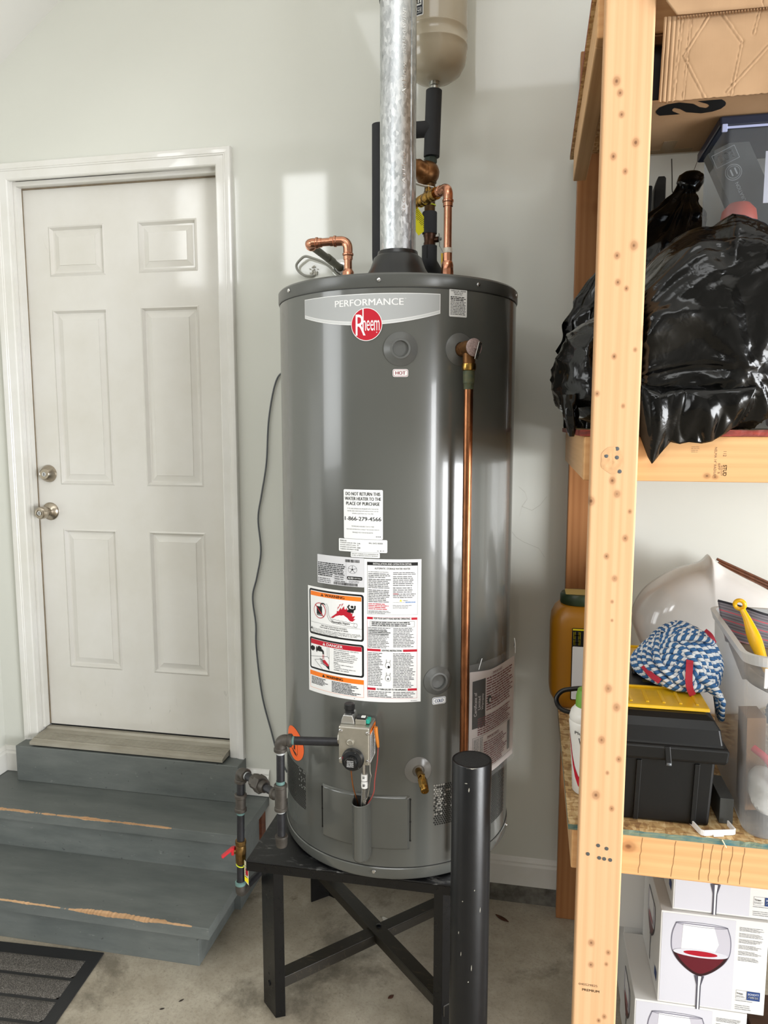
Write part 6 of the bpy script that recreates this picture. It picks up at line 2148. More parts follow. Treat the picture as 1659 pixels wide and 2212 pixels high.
card = card_mat('corrugated_card', '#ab8b6b', '#9a7b5c')
card_d = card_mat('inner_card', '#9c7550', '#8a6645')
cb = root('cardboard_box', (0.45, -0.80, 2.2765), 'open brown cardboard box with creased front flaps at the top right', 'box')
BX0, BX1, BY0, BY1, BZ0, BZ1 = 0.196, 0.74, -0.948, -0.665, 2.2765, 2.392
MB().box(BX0, BX1, BY0, BY1, BZ0, BZ0 + 0.003).build('bottom_panel', card, cb)
MB().box(BX0, BX0 + 0.003, BY0, BY1, BZ0 + 0.003, BZ1).build('side_panel', card_d, cb)
MB().box(BX1 - 0.003, BX1, BY0, BY1, BZ0 + 0.003, BZ1).build('side_panel', card_d, cb)
MB().box(BX0 + 0.003, BX1 - 0.003, BY1 - 0.003, BY1, BZ0 + 0.003, BZ1).build('back_panel', card_d, cb)
MB().box(BX0, BX1, BY0, BY1, BZ1, BZ1 + 0.003).build('top_panel', card_d, cb)
P = Print(lambda u, v, h: Vector((u, v, BZ0 - 0.0004 * h)))
vs_, fs_ = text_geo('S', 0.05)
P.mb('black').add([P.m(0.345 - 0.125 * y, -0.938 + 0.060 * x, 1) for x, y in vs_], fs_)
P.flush(cb, {'black': 'printed_mark'}, PM)
for (x0, x1, y0, y1) in ((0.215, 0.330, -0.690, -0.668), (0.262, 0.290, -0.740, -0.690)):
    MB().box(x0, x1, y0, y1, BZ0 - 0.0006, BZ0 - 0.0001).build('tape_strip', mat('clear_tape', '#a58e70', 0.15, spec=0.6), cb)


CREASES = [((0.42, 1.0), (0.20, 0.52), 0.012), ((0.20, 0.52), (0.42, 0.0), 0.012), ((0.50, 1.0), (0.72, 0.62), 0.012), ((0.72, 0.62), (0.66, 0.0), 0.010), ((1.0, 0.60), (0.62, 0.05), 0.012), ((0.86, 1.0), (0.82, 0.70), 0.010), ((0.16, 1.0), (0.13, 0.0), 0.010), ((0.24, 0.95), (0.22, 0.0), 0.008)]


def flap(u, v):
    x = 0.2145 + 0.32 * u
    z = 2.262 + 0.142 * v
    cr = 0.0
    px_, pz_ = u * 0.32 / 0.185, v * 0.142 / 0.185
    for (a, c, w) in CREASES:
        ax_, az_ = a[0], a[1] * 0.77
        bx_, bz_ = c[0], c[1] * 0.77
        dx, dz = bx_ - ax_, bz_ - az_
        t = max(0, min(1, ((px_ - ax_) * dx + (pz_ - az_) * dz) / (dx * dx + dz * dz)))
        d = math.hypot(px_ - ax_ - t * dx, pz_ - az_ - t * dz) + 0.006 * noise.noise(Vector((u * 30, v * 20, 2)))
        cr += 0.0013 * math.exp(-(d / (w * 0.55)) ** 2) - 0.0006 * math.exp(-((d - w) / w) ** 2)
    fl = 0.0030 * math.cos(u * 260) * max(0, 1 - u / 0.09) if u < 0.09 else 0
    y = -0.984 - cr - fl - 0.006 * v + 0.010 * (u - 0.5) ** 2 + 0.0015 * noise.noise(Vector((u * 6, v * 5, 1)))
    return (x + 0.003 * v, y, z + 0.0015 * noise.noise(Vector((u * 40, v, 0))) * (1 if v < 0.01 else 0))


MB().grid(flap, 240, 100).build('front_flap', card, cb, solid=0.004, fix=False)


def flap2(u, v):
    x = 0.2155 + 0.020 * max(0, 1 - v * 9) * (1 if u < 0.5 else 0) * (1 - u) - 0.010 * v * (1 - u) + 0.32 * u
    z = 2.396 + 0.24 * v + 0.004 * (1 - u) * (1 - v)
    y = -1.0015 - 0.03 * v + 0.002 * noise.noise(Vector((u * 5, v * 5, 3)))
    return (x, y, z)


MB().grid(flap2, 90, 30).build('upper_flap', card, cb, solid=0.004, fix=False)
b = MB()
for k in range(60):
    x = 0.237 + k * 0.0050
    b.box(x, x + 0.0026, -1.0045, -0.9985, 2.3935, 2.3962)
o = b.build('flute_edge', mat('flute_shadow', '#7d5c3c', 0.8), cb)
o['kind'] = 'stuff'
o = root('red_tin', (0.222, -0.90, BZ0 + 0.0035), 'small red packet with a white patch glimpsed inside the cardboard box', 'packet')
MB().box(0.2010, 0.2450, -0.920, -0.890, BZ0 + 0.0035, 2.3885).build('packet', mat('dark_packet', '#161314', 0.4), o, bevel=0.003)
MB().box(0.2240, 0.2440, -0.9212, -0.9201, 2.3560, 2.3840).build('red_label', mat('red_packet', '#8f1f2a', 0.4), o, bevel=0.0004)
MB().box(0.2290, 0.2380, -0.9220, -0.9213, 2.3630, 2.3780).build('white_patch', mat('white_patch', '#d5d5d8', 0.5), o)

# ------------------------------------------------------------------ lower deck: ochre jug
jg = root('ochre_jug', (0.145, -0.235, DECK1), 'tall ochre plastic jug with dark green lid behind the front post', 'jug')


def sq(a, n=4.0):
    c, s = math.cos(a), math.sin(a)
    r = (abs(c) ** n + abs(s) ** n) ** (-1 / n)
    return c * r, s * r


def loft(prof, cx_, cy_, N=64, n=4.0):
    b = MB()
    vs = []
    for (r, z) in prof:
        for k in range(N):
            x, y = sq(2 * math.pi * k / N, n)
            vs.append((cx_ + r * x, cy_ + r * y, z))
    fs = [(j * N + k, j * N + (k + 1) % N, (j + 1) * N + (k + 1) % N, (j + 1) * N + k) for j in range(len(prof) - 1) for k in range(N)]
    fs += [tuple(range(N - 1, -1, -1)), tuple(range((len(prof) - 1) * N, len(prof) * N))]
    return b.add(vs, fs, 0, True)


jz = DECK1 + 0.001
loft([(0.052, jz), (0.060, jz + 0.006), (0.078, jz + 0.040), (0.081, jz + 0.060), (0.081, 1.075), (0.078, 1.105), (0.068, 1.128), (0.056, 1.140), (0.050, 1.142)], 0.147, -0.235, n=4.5).build('body', mat('ochre_plastic', '#a8700f', 0.35, spec=0.5), jg)
MB().lathe([(0.046, 1.142), (0.052, 1.1425), (0.0535, 1.146), (0.0535, 1.168), (0.050, 1.174), (0.040, 1.175), (0, 1.175)], (0.147, -0.235, 0), n=48).build('lid', mat('dark_green_plastic', '#2b3a22', 0.4), jg)
MB().box(0.108, 0.19, -0.275, -0.20, 1.1752, 1.1758).build('lid_label', mat('tan_label', '#b7a05c', 0.6), jg)
P = Print(lambda u, v, h: Vector((u, -0.3163 - 0.0005 * h, v)))
P.rrect('black', 0.1270, 0.205, 0.868, 1.085, 0.003, 1)
P.rrect('white', 0.1295, 0.205, 0.870, 1.030, 0.003, 2)
P.rect('yellow', 0.1290, 0.205, 1.078, 1.083, 2)
P.text('yellow', 'H', 0.1325, 0.1500, 1.052, 1.074, 2, bold=0.03)
P.text('yellow', 'H', 0.1325, 0.1500, 1.034, 1.050, 3, bold=0.03)
P.flush(jg, {'black': 'label_panel', 'white': 'label_field', 'yellow': 'label_lettering'}, PM)

# white bottle with green cap
bt_ = root('white_bottle', (0.138, -0.80, DECK1), 'white plastic bottle with green cap and red stripe behind the front post', 'bottle')
bz = DECK1 + 0.001
prof = [(0.026, bz), (0.0290, bz + 0.004), (0.0310, bz + 0.05), (0.0385, bz + 0.150), (0.0405, bz + 0.168), (0.0385, bz + 0.172), (0.0402, bz + 0.178), (0.036, bz + 0.194), (0.0255, bz + 0.206), (0.0245, bz + 0.209)]
MB().lathe(prof, (0.138, -0.80, 0), n=48).build('body', mat('white_bottle_plastic', '#dedbd4', 0.35), bt_)
b = MB().lathe([(0.0245, bz + 0.204), (0.0268, bz + 0.2045), (0.0262, bz + 0.228), (0.0225, bz + 0.243), (0.0100, bz + 0.250), (0, bz + 0.251)], (0.138, -0.80, 0), n=40)
b.build('cap', mat('leaf_green_plastic', '#6f9f3a', 0.4), bt_)


def bsurf(a, z, h):
    zz = z - bz
    for (r0, z0), (r1, z1) in zip(prof[:-1], prof[1:]):
        if z0 - bz <= zz <= z1 - bz:
            r = r0 + (r1 - r0) * (zz - (z0 - bz)) / (z1 - z0)
            break
    else:
        r = 0.04
    return Vector((0.138 + math.sin(a) * (r + 0.0006 + 0.0003 * h), -0.80 - math.cos(a) * (r + 0.0006 + 0.0003 * h), z))


P = Print(bsurf, du=0.08)
pts = [(-1.35, 0.966), (-1.25, 0.940), (-1.10, 0.910), (-0.90, 0.885), (-0.60, 0.865), (-0.25, 0.858), (0.4, 0.855)]
for (a0, z0), (a1, z1) in zip(pts[:-1], pts[1:]):
    n_ = 6
    for i in range(n_):
        u0, u1 = a0 + (a1 - a0) * i / n_, a0 + (a1 - a0) * (i + 1) / n_
        w0, w1 = z0 + (z1 - z0) * i / n_, z0 + (z1 - z0) * (i + 1) / n_
        P.mb('red').add([bsurf(u0, w0 - 0.012, 1), bsurf(u1, w1 - 0.012, 1), bsurf(u1, w1 + 0.012, 1), bsurf(u0, w0 + 0.012, 1)], [(0, 1, 2, 3)])
P.text('black', 'Plus', -0.80, -0.20, 0.9780, 0.9850, 1)
P.poly('black', [(-0.55, 0.970), (0.3, 0.970), (0.3, 0.935), (-0.38, 0.945)], 1)
P.flush(bt_, {'red': 'red_swoosh', 'black': 'bottle_lettering'}, PM)

o = MB().tube(spline([(0.16, -0.55, 0.990), (0.120, -0.552, 0.985), (0.092, -0.555, 0.978), (0.078, -0.560, 0.960), (0.084, -0.565, 0.940), (0.106, -0.57, 0.929), (0.16, -0.57, 0.925)], 10), 0.0062, 12).build('black_hose', mat('black_hose_rubber', '#121212', 0.35))
tag(o, 'loop of black rubber hose sticking out left of the front post', 'hose')

# ------------------------------------------------------------------ tool box
tb = root('tool_box', (0.29, -0.67, DECK1), 'black plastic tool box with yellow lid compartments on the lower deck', 'tool box')
tbm = mat('tool_box_plastic', '#08090a', 0.42, spec=0.38, bump=0.08, bscale=300, var=0.2, vscale=20)
yel = mat('yellow_lid_plastic', '#dcae14', 0.30, spec=0.5, var=0.12, vscale=30)
tz = DECK1 + 0.001
TX0, TX1, TYF, TYB = 0.200, 0.386, -0.912, -0.430


def frustum(x0, x1, y0, y1, z0, z1, ix, iy):
    b = MB()
    return b.add([(x0 + ix, y0 + iy, z0), (x1 - ix, y0 + iy, z0), (x1 - ix, y1 - iy, z0), (x0 + ix, y1 - iy, z0), (x0, y0, z1), (x1, y0, z1), (x1, y1, z1), (x0, y1, z1)],
                 [(3, 2, 1, 0), (4, 5, 6, 7), (0, 1, 5, 4), (1, 2, 6, 5), (2, 3, 7, 6), (3, 0, 4, 7)])


frustum(TX0, TX1 + 0.004, TYF - 0.004, TYB, tz, 0.982, 0.006, 0.006).build('body', tbm, tb, bevel=0.006)
for x in (0.236, 0.352):
    MB().prism([(x - 0.006, tz + 0.004), (x + 0.004, tz + 0.004), (x + 0.007, 0.970), (x - 0.003, 0.970)], lambda a, z, h: (a, h + (-0.004) * (z - tz) / 0.15, z), TYF - 0.0035, TYF + 0.01).build('body_rib', tbm, tb, bevel=0.001)
# lid: flared lower band, sloping front, recessed top
lid = MB()
y0 = TYF - 0.016
sec = [(0.0, 0.976), (-0.004, 0.984), (-0.006, 1.006), (-0.004, 1.010), (0.004, 1.012), (0.010, 1.046), (0.020, 1.062), (0.034, 1.070)]
nb_ = len(sec)
for side in (0,):
    vs = []
    for (d, z) in sec:
        e = 0.014 - 0.55 * d - 0.010
        vs.append([(TX0 - 0.018 + d, y0 + d, z), (TX1 + 0.020 - d * 1.0, y0 + d, z), (TX1 + 0.020 - d * 1.0, TYB + 0.014 - d, z), (TX0 - 0.018 + d, TYB + 0.014 - d, z)])
    flat = [p for q in vs for p in q]
    fs = [(4 * j + k, 4 * j + (k + 1) % 4, 4 * j + 4 + (k + 1) % 4, 4 * j + 4 + k) for j in range(nb_ - 1) for k in range(4)]
    fs += [(3, 2, 1, 0), (4 * (nb_ - 1), 4 * (nb_ - 1) + 1, 4 * (nb_ - 1) + 2, 4 * (nb_ - 1) + 3)]
    lid.add(flat, fs)
lidb = lid.build('lid', tbm, tb, bevel=0.006, seg=3)


def organiser(yA, yB, name='yellow_cover'):
    b = MB()
    x0_, x1_ = TX0 + 0.010, TX1 - 0.004
    b.prism([(yA, 1.0705), (yA + 0.004, 1.0775), (yB - 0.006, 1.0790), (yB, 1.0705)], lambda y, z, h: (h, y, z), x0_, x1_)
    o = b.build(name, yel, tb, bevel=0.0025)
    r0 = None
    for k in range(5):
        x = x0_ + 0.014 + k * 0.034
        if r0 is None:
            r0 = MB().bar((x, yA + 0.020, 1.0782), (x, yB - 0.030, 1.0792), 0.007, 0.004).build('rib', yel, o, bevel=0.0015)
            rx = x
        else:
            share(r0, 'rib', o, (x - rx, 0, 0))
    MB().box(x0_ + 0.006, x1_ - 0.006, yB - 0.012, yB - 0.006, 1.0785, 1.0835).build('lip', yel, o, bevel=0.0015)


organiser(-0.884, -0.765)
organiser(-0.568, -0.445)
MB().box(TX0 + 0.02, TX1 - 0.018, -0.745, -0.590, 1.0702, 1.0735).build('handle_recess', mat('tool_box_recess', '#222120', 0.5), tb, bevel=0.001)
MB().bar((TX0 + 0.05, -0.665, 1.0795), (TX1 - 0.05, -0.665, 1.0795), 0.030, 0.010).build('carry_handle', tbm, tb, bevel=0.004)
P = Print(lambda u, v, h: Vector((u, v, 1.0738)))
P.bars('yellow', 0.268, 0.290, -0.724, -0.702, 2, 3, 1, 0.6)
P.flush(tb, {'yellow': 'moulded_mark'}, dict(PM, yellow=mat('dull_yellow_print', '#8a7a2a', 0.5)))
MB().bar((0.290, TYF - 0.0205, 1.010), (0.294, TYF - 0.0225, 0.972), 0.012, 0.004, up=(0, 1, 0)).build('latch', tbm, tb, bevel=0.0015)
MB().cyl((0.289, TYF - 0.023, 0.973), (0.299, TYF - 0.023, 0.973), 0.0035, n=10).build('latch_hook', mat('latch_grey', '#54575a', 0.35), tb)

# small block and white bracket on the deck
o = MB().box(0.4085, 0.4360, -0.890, -0.780, DECK1 + 0.0008, 0.8870).build('grey_block', mat('charcoal_block', '#3c3d3b', 0.55, bump=0.1, bscale=200), bevel=0.001)
tag(o, 'small charcoal block standing between the tool box and the frosted tote', 'block')
o = root('white_bracket', (0.392, -0.93, DECK1), 'white U-shaped plastic bracket lying at the front edge of the lower deck', 'bracket')
wz = DECK1 + 0.001
b = MB()
pth = [(0.348, -0.905), (0.360, -0.946), (0.366, -0.949), (0.426, -0.934), (0.4305, -0.930), (0.424, -0.898)]
for (p, q_) in zip(pth[:-1], pth[1:]):
    b.bar((p[0], p[1], wz + 0.006), (q_[0], q_[1], wz + 0.006), 0.0032, 0.012)
b.build('frame', mat('white_bracket_plastic', '#e6e4e1', 0.35), o, bevel=0.0008)
MB().bar((0.385, -0.9465, wz + 0.0015), (0.405, -0.9415, wz + 0.0015), 0.006, 0.003).build('tab', MATS['white_bracket_plastic'], o)

# ------------------------------------------------------------------ rope coil
def rope_mat():
    t = NT('rope_braid')
    uv = t.n('ShaderNodeUVMap')
    sep = t.n('ShaderNodeSeparateXYZ')
    t.t.links.new(uv.outputs[0], sep.inputs[0])
    ph = t.math('FRACT', t.math('ADD', t.math('MULTIPLY', sep.outputs[0], 1.0), sep.outputs[1]))
    tw = t.math('FRACT', t.math('MULTIPLY', t.math('ADD', sep.outputs[0], sep.outputs[1]), 2.0))
    c = t.ramp(ph, [(0.0, lin('#34689c')), (0.50, lin('#2f6196')), (0.54, lin('#dfe3e6')), (0.96, lin('#d3d8dd')), (1.0, lin('#34689c'))])
    e = t.math('ABSOLUTE', t.math('SUBTRACT', tw, 0.5))
    c = t.mix(t.ramp(e, [(0.40, (0, 0, 0)), (0.5, (0.65,) * 3)]), c, lin('#0d1f38'))
    t.set('Base Color', c)
    t.set('Roughness', 0.75)
    t.bump(t.math('SUBTRACT', 0.5, e), 0.9, 0.0022)
    return t.m


rope_m = rope_mat()
rp = root('rope_coil', (0.375, -0.70, 1.075), 'bundled blue and white twisted rope lying on the black tool box', 'rope')


def rope_path():
    """a hank of rope: bundles of loops laid over a lumpy heap, each bundle with its own axis"""
    R = random.Random(21)
    C = Vector((0.352, -0.705, 1.120))
    rad = Vector((0.086, 0.108, 0.092))
    pts = []
    axes = []
    for k in range(9):
        axes.append(Vector((R.uniform(-1, 1), R.uniform(-1, 1), R.uniform(-1, 1))).normalized())
    axes = [Vector((0.15, 0.55, 0.85)), Vector((-0.55, 0.35, 0.75)), Vector((0.75, -0.25, 0.6)), Vector((-0.2, -0.75, 0.65)), Vector((0.9, 0.3, 0.25)), Vector((0.1, 0.2, 1.0)), Vector((-0.8, -0.3, 0.5)), Vector((0.5, 0.75, 0.35)), Vector((0.3, -0.6, 0.75))]
    per = 7
    N = 70
    total = len(axes) * per
    k = 0
    for ai, ax in enumerate(axes):
        ax = ax.normalized()
        u = ax.cross(Vector((0.31, 0.72, 0.2))).normalized()
        w = ax.cross(u)
        layer = 0.80 + 0.20 * ai / (len(axes) - 1)
        for l in range(per):
            off = (l - (per - 1) / 2) * 0.155 + R.uniform(-0.02, 0.02)
            rr = math.sqrt(max(0.05, 1 - off * off))
            for i in range(N):
                a = 2 * math.pi * (i / N)
                o2 = off + 0.155 * i / N
                d = (u * math.cos(a) + w * math.sin(a)) * rr + ax * (off + 0.10 * math.sin(a * 2 + ai))
                d.normalize()
                s = layer + 0.05 * noise.noise(d * 2.6 + Vector((ai * 3.0, l * 0.7, 0)))
                p = C + Vector((d.x * rad.x, d.y * rad.y, d.z * rad.z)) * s
                # sag at the foot, pull out into a tip at the left and a foot at the lower right front
                if p.x < C.x - 0.03:
                    q = min(1, (C.x - 0.03 - p.x) / 0.06)
                    p.x -= 0.024 * q * q
                    p.z = p.z * (1 - 0.55 * q) + 1.120 * 0.55 * q
                p.z = max(p.z, 1.0885 + 0.002 * (l % 2))
                pts.append(p)
    # smooth the joins between loops
    for _ in range(6):
        pts = [pts[0]] + [(pts[i - 1] + pts[i] * 2 + pts[i + 1]) / 4 for i in range(1, len(pts) - 1)] + [pts[-1]]
    return pts


def rope_mesh(path, r, name, parent, n=8, pitch=0.0165):
    b = MB()
    b.tube(path, r, n, caps=True)
    o = b.build(name, rope_m, parent, fix=False)
    me = o.data
    uvl = me.uv_layers.new(name='UVMap')
    L = [0.0]
    for a, c in zip(path[:-1], path[1:]):
        L.append(L[-1] + (c - a).length)
    N = len(path)
    for poly in me.polygons:
        vsx = list(poly.vertices)
        if len(vsx) != 4:
            for li in poly.loop_indices:
                uvl.data[li].uv = (0, 0)
            continue
        i0 = vsx[0] // n
        k0 = vsx[0] % n
        for li, (di, dk) in zip(poly.loop_indices, ((0, 0), (0, 1), (1, 1), (1, 0))):
            uvl.data[li].uv = (L[min(i0 + di, N - 1)] / pitch, (k0 + dk) / n)
    return o


rope_mesh(rope_path(), 0.0066, 'rope', rp)
# the loose fold hanging over the front corner of the box, and the top bights
fold = []
for k in range(6):
    d = k * 0.0125
    fold += spline([(0.352 + d * 0.5, -0.800 + d * 0.15, 1.128 - d * 0.45), (0.398 + d * 0.35, -0.812, 1.108 - d * 0.5), (0.420 + d * 0.05, -0.806, 1.078 - d * 0.35), (0.4300, -0.775 - d * 0.1, 1.034 - d * 0.25), (0.4320, -0.735 - d * 0.1, 1.036 - d * 0.2), (0.4300, -0.715, 1.075 - d * 0.2)], 8)
for _ in range(3):
    fold = [fold[0]] + [(fold[i - 1] + fold[i] * 2 + fold[i + 1]) / 4 for i in range(1, len(fold) - 1)] + [fold[-1]]
rope_mesh(fold, 0.0066, 'hanging_fold', rp)
top_ = []
for k in range(4):
    d = k * 0.012
    top_ += spline([(0.300 + d * 0.6, -0.730 + d * 0.5, 1.170 - d * 0.2), (0.335, -0.770 + d * 0.8, 1.198 + d * 0.1), (0.385, -0.775 + d * 0.9, 1.200 + d * 0.15), (0.412 - d * 0.3, -0.74 + d * 0.5, 1.182), (0.408 - d * 0.2, -0.67, 1.178), (0.36, -0.650 - d * 0.2, 1.190)], 9)
for _ in range(3):
    top_ = [top_[0]] + [(top_[i - 1] + top_[i] * 2 + top_[i + 1]) / 4 for i in range(1, len(top_) - 1)] + [top_[-1]]
rope_mesh(top_, 0.0066, 'top_bight', rp)
red_web = mat('red_webbing', '#a81c31', 0.7, bump=0.4, bscale=500)


def band(pts, w, name, up):
    b = MB()
    P_ = spline([(x, y - 0.013, z) for x, y, z in pts], 6)
    for a, c in zip(P_[:-1], P_[1:]):
        b.bar(a, c + (c - a) * 0.15, w, 0.0025, up=up)
    return b.build(name, red_web, rp)


band([(0.352, -0.792, 1.158), (0.349, -0.806, 1.140), (0.348, -0.812, 1.118), (0.352, -0.810, 1.098), (0.360, -0.800, 1.082)], 0.0145, 'red_band', (0, -1, 0.2))
band([(0.262, -0.745, 1.124), (0.276, -0.770, 1.112), (0.292, -0.786, 1.104)], 0.0125, 'red_band', (0, -1, 0.3))
band([(0.396, -0.720, 1.208), (0.408, -0.725, 1.198), (0.416, -0.728, 1.182)], 0.0105, 'red_band', (0.3, -1, 0.4))

# ------------------------------------------------------------------ frosted tote with glove and brush
tt_ = root('frosted_tote', (0.63, -0.74, DECK1), 'frosted plastic tote filled with odds and ends at the right edge', 'tote')
XA, XB, YA, YB, ZA, ZB = 0.431, 0.83, -0.950, -0.530, DECK1 + 0.0008, 1.205
b, ring = open_tub(XA, XB, YA, YB, ZA, ZB, 0.016, 0.012, 0.04, n=10, rot=math.radians(-3.5))
b.build('tub', frost_m, tt_, fix=False)
rim_m = haze_plastic('tote_rim_plastic', '#d2d2d0', 0.55, 0.3)


def rim_ring(z0, z1, out0, out1):
    b = MB()
    a = ring(z0, 1, -out0); c = ring(z1, 1, -out1); d = ring(z1, 1, -out1 + 0.012); e = ring(z0, 1, -out0 + 0.010)
    m = len(a)
    vs = a + c + d + e
    fs = []
    for j in range(4):
        for k in range(m):
            fs.append((j * m + k, j * m + (k + 1) % m, ((j + 1) % 4) * m + (k + 1) % m, ((j + 1) % 4) * m + k))
    return b.add(vs, fs, 0, False)


rim_ring(1.198, 1.219, 0.004, 0.010).build('rim', rim_m, tt_, fix=False)
MB().box(0.459, 0.4655, -0.9645, -0.9610, 1.158, 1.198).build('latch_tab', mat('white_tab', '#e9e9e9', 0.4), tt_, bevel=0.001)

gm = NT('striped_cuff')
co = gm.coord()
uv = gm.n('ShaderNodeUVMap')
sep = gm.n('ShaderNodeSeparateXYZ')
gm.t.links.new(uv.outputs[0], sep.inputs[0])
s = gm.math('ABSOLUTE', gm.math('SUBTRACT', gm.math('FRACT', gm.math('MULTIPLY', sep.outputs[1], 4.5)), 0.5))
s2 = gm.math('ABSOLUTE', gm.math('SUBTRACT', gm.math('FRACT', gm.math('MULTIPLY', sep.outputs[1], 13.5)), 0.5))
c = gm.mix(gm.ramp(s2, [(0.30, (0, 0, 0)), (0.45, (0.8,) * 3)]), lin('#6f6b70'), lin('#3c3a42'))
c = gm.mix(gm.ramp(s, [(0.42, (0, 0, 0)), (0.46, (1, 1, 1))]), c, lin('#b4505a'))
gm.set('Base Color', c)
gm.set('Roughness', 0.9)
gm.bump(gm.noise(co, 500, 2), 0.5, 0.001)


def uv_grid(fn, nu, nv, name, m, parent, solid=0.0):
    b = MB().grid(fn, nu, nv)
    o = b.build(name, m, parent, fix=False, solid=solid)
    uvl = o.data.uv_layers.new(name='UVMap')
    for poly in o.data.polygons:
        i, j = poly.index % nu, poly.index // nu
        for li, (a, c_) in zip(poly.loop_indices, ((0, 0), (1, 0), (1, 1), (0, 1))):
            uvl.data[li].uv = ((i + a) / nu, (j + c_) / nv)
    return o


gv_ = root('work_glove', (0.52, -0.62, 1.06), 'work glove with grey and red striped cuff sticking out of the frosted tote', 'glove')


def cuff(u, v):
    x = 0.452 + 0.165 * u
    top = 1.248 - 0.040 * max(0, u - 0.35) ** 1.3 * 1.7
    z = top - 0.088 * v - 0.010 * math.sin(u * 3)
    y = -0.600 - 0.030 * math.sin(u * math.pi) - 0.045 * v + 0.006 * math.sin(u * 9 + v * 3)
    return (x + 0.012 * v, y, z)


uv_grid(cuff, 30, 16, 'striped_cuff', gm.m, gv_, solid=0.002)
b = MB().tube([Vector(cuff(i / 30, 0)) + Vector((0, 0, 0.001)) for i in range(31)], 0.0028, 8)
b.build('cuff_binding', mat('black_binding', '#1c1b22', 0.8), gv_)
suede = mat('tan_suede', '#877a6b', 0.9, var=0.25, vscale=40, bump=0.3, bscale=300)


def palm(u, v):
    x = 0.468 + 0.165 * u
    z = 1.158 - 0.055 * v + 0.006 * math.sin(u * 7)
    y = -0.655 - 0.09 * v - 0.018 * math.sin(u * math.pi)
    return (x + 0.01 * v, y, z)


MB().grid(palm, 24, 12).build('suede_palm', suede, gv_, solid=0.003, fix=False)
for k, (x, y, z, dx) in enumerate(((0.500, -0.765, 1.110, 0.03), (0.535, -0.780, 1.104, 0.02), (0.570, -0.772, 1.108, 0.01))):
    MB().tube(spline([(x - 0.01, y + 0.045, z + 0.008), (x, y, z), (x + dx, y - 0.055, z - 0.006), (x + dx * 1.5, y - 0.085, z - 0.018)]), 0.013, 12).build('glove_finger', suede, gv_)
# glove-wrist seam
MB().tube([Vector(cuff(i / 30, 0.86)) + Vector((0, -0.003, 0)) for i in range(31)], 0.0015, 6).build('red_seam', mat('pink_thread', '#b58a8c', 0.8), gv_)

bh = root('yellow_brush_handle', (0.53, -0.70, 1.10), 'yellow plastic handle with hanging ring leaning in the frosted tote', 'handle')
hm = mat('yellow_handle_plastic', '#efb70c', 0.28, spec=0.5)
axis_pts = [Vector((0.494, -0.655, 1.242)), Vector((0.503, -0.665, 1.222)), Vector((0.512, -0.676, 1.195)), Vector((0.522, -0.690, 1.165)), Vector((0.533, -0.705, 1.132)), Vector((0.545, -0.720, 1.095)), Vector((0.550, -0.726, 1.078))]
CAMP = Vector((0.0, -2.4916, 1.674))
axis_pts = [CAMP + (p - CAMP) * 0.983 for p in axis_pts]
ax_s = spline(axis_pts, 6)
rads = []
for i in range(len(ax_s)):
    q_ = i / (len(ax_s) - 1)
    rads.append(0.0065 + 0.0078 * math.exp(-((q_ - 0.42) / 0.22) ** 2) + 0.0012 * q_)
MB().tube(ax_s, 0.01, 16, rad=rads).build('grip', hm, bh)
d_ = (axis_pts[0] - axis_pts[1]).normalized()
MB().lathe([(0.0105 + 0.0048 * math.cos(2 * math.pi * k / 10), 0.0048 * math.sin(2 * math.pi * k / 10)) for k in range(11)], axis_pts[0] + d_ * 0.0125, (0.35, 0.9, 0.15), 28).build('hanging_ring', hm, bh)

# contents seen through the frosted wall
o = MB().tube(spline([(0.470, -0.88, 1.000), (0.492, -0.90, 0.985), (0.510, -0.905, 0.950), (0.512, -0.90, 0.915), (0.500, -0.88, 0.890)], 8), 0.0075, 12).build('red_tube', mat('red_tube_plastic', '#c72a3c', 0.4))
tag(o, 'red plastic tube curving inside the frosted tote', 'tube')
o = MB().obox((0.490, -0.80, 0.944), (0.020, 0.004, 0), (0, 0.035, 0), (-0.003, 0, 0.104)).build('brown_carton', card_d)
tag(o, 'slim brown carton standing at the left inside the frosted tote', 'carton')
o = bag_mesh((0.500, -0.86, 0.895), (0.034, 0.045, 0.055), ZA + 0.004, [], 9.0, crumple=0.02, power=0.85, sub=4).build('plastic_wrap', mat('crumpled_wrap', '#cfcdc8', 0.25, spec=0.6))
tag(o, 'crumpled pale plastic wrap at the bottom of the frosted tote', 'wrap')
o = bag_mesh((0.640, -0.76, 0.955), (0.100, 0.15, 0.115), ZA + 0.004, [], 11.0, crumple=0.03, power=0.7, sub=5).build('navy_cloth', mat('navy_cloth_weave', '#3a4560', 0.9, var=0.3, vscale=20))
tag(o, 'crumpled navy cloth filling the right part of the frosted tote', 'cloth')

# ------------------------------------------------------------------ white plastic shell at the back
ws = root('white_shell', (0.50, -0.22, DECK1), 'large glossy white plastic shell with a pointed lip standing behind the rope', 'shell')
OUT = [(0.505, 1.298), (0.512, 1.296), (0.545, 1.268), (0.600, 1.238), (0.683, 1.196), (0.760, 1.140), (0.790, 1.060), (0.770, 0.960), (0.700, 0.870), (0.600, DECK1 + 0.002), (0.480, DECK1 + 0.002), (0.400, 0.900), (0.345, 1.000), (0.318, 1.060), (0.306, 1.100), (0.312, 1.140), (0.336, 1.185), (0.376, 1.222), (0.420, 1.250), (0.462, 1.265), (0.488, 1.276)]
oc = [Vector((x, 0, z)) for x, z in OUT]
oc = spline(oc + [oc[0]], 5)[:-1]
cs = Vector((0.51, 0, 1.07))


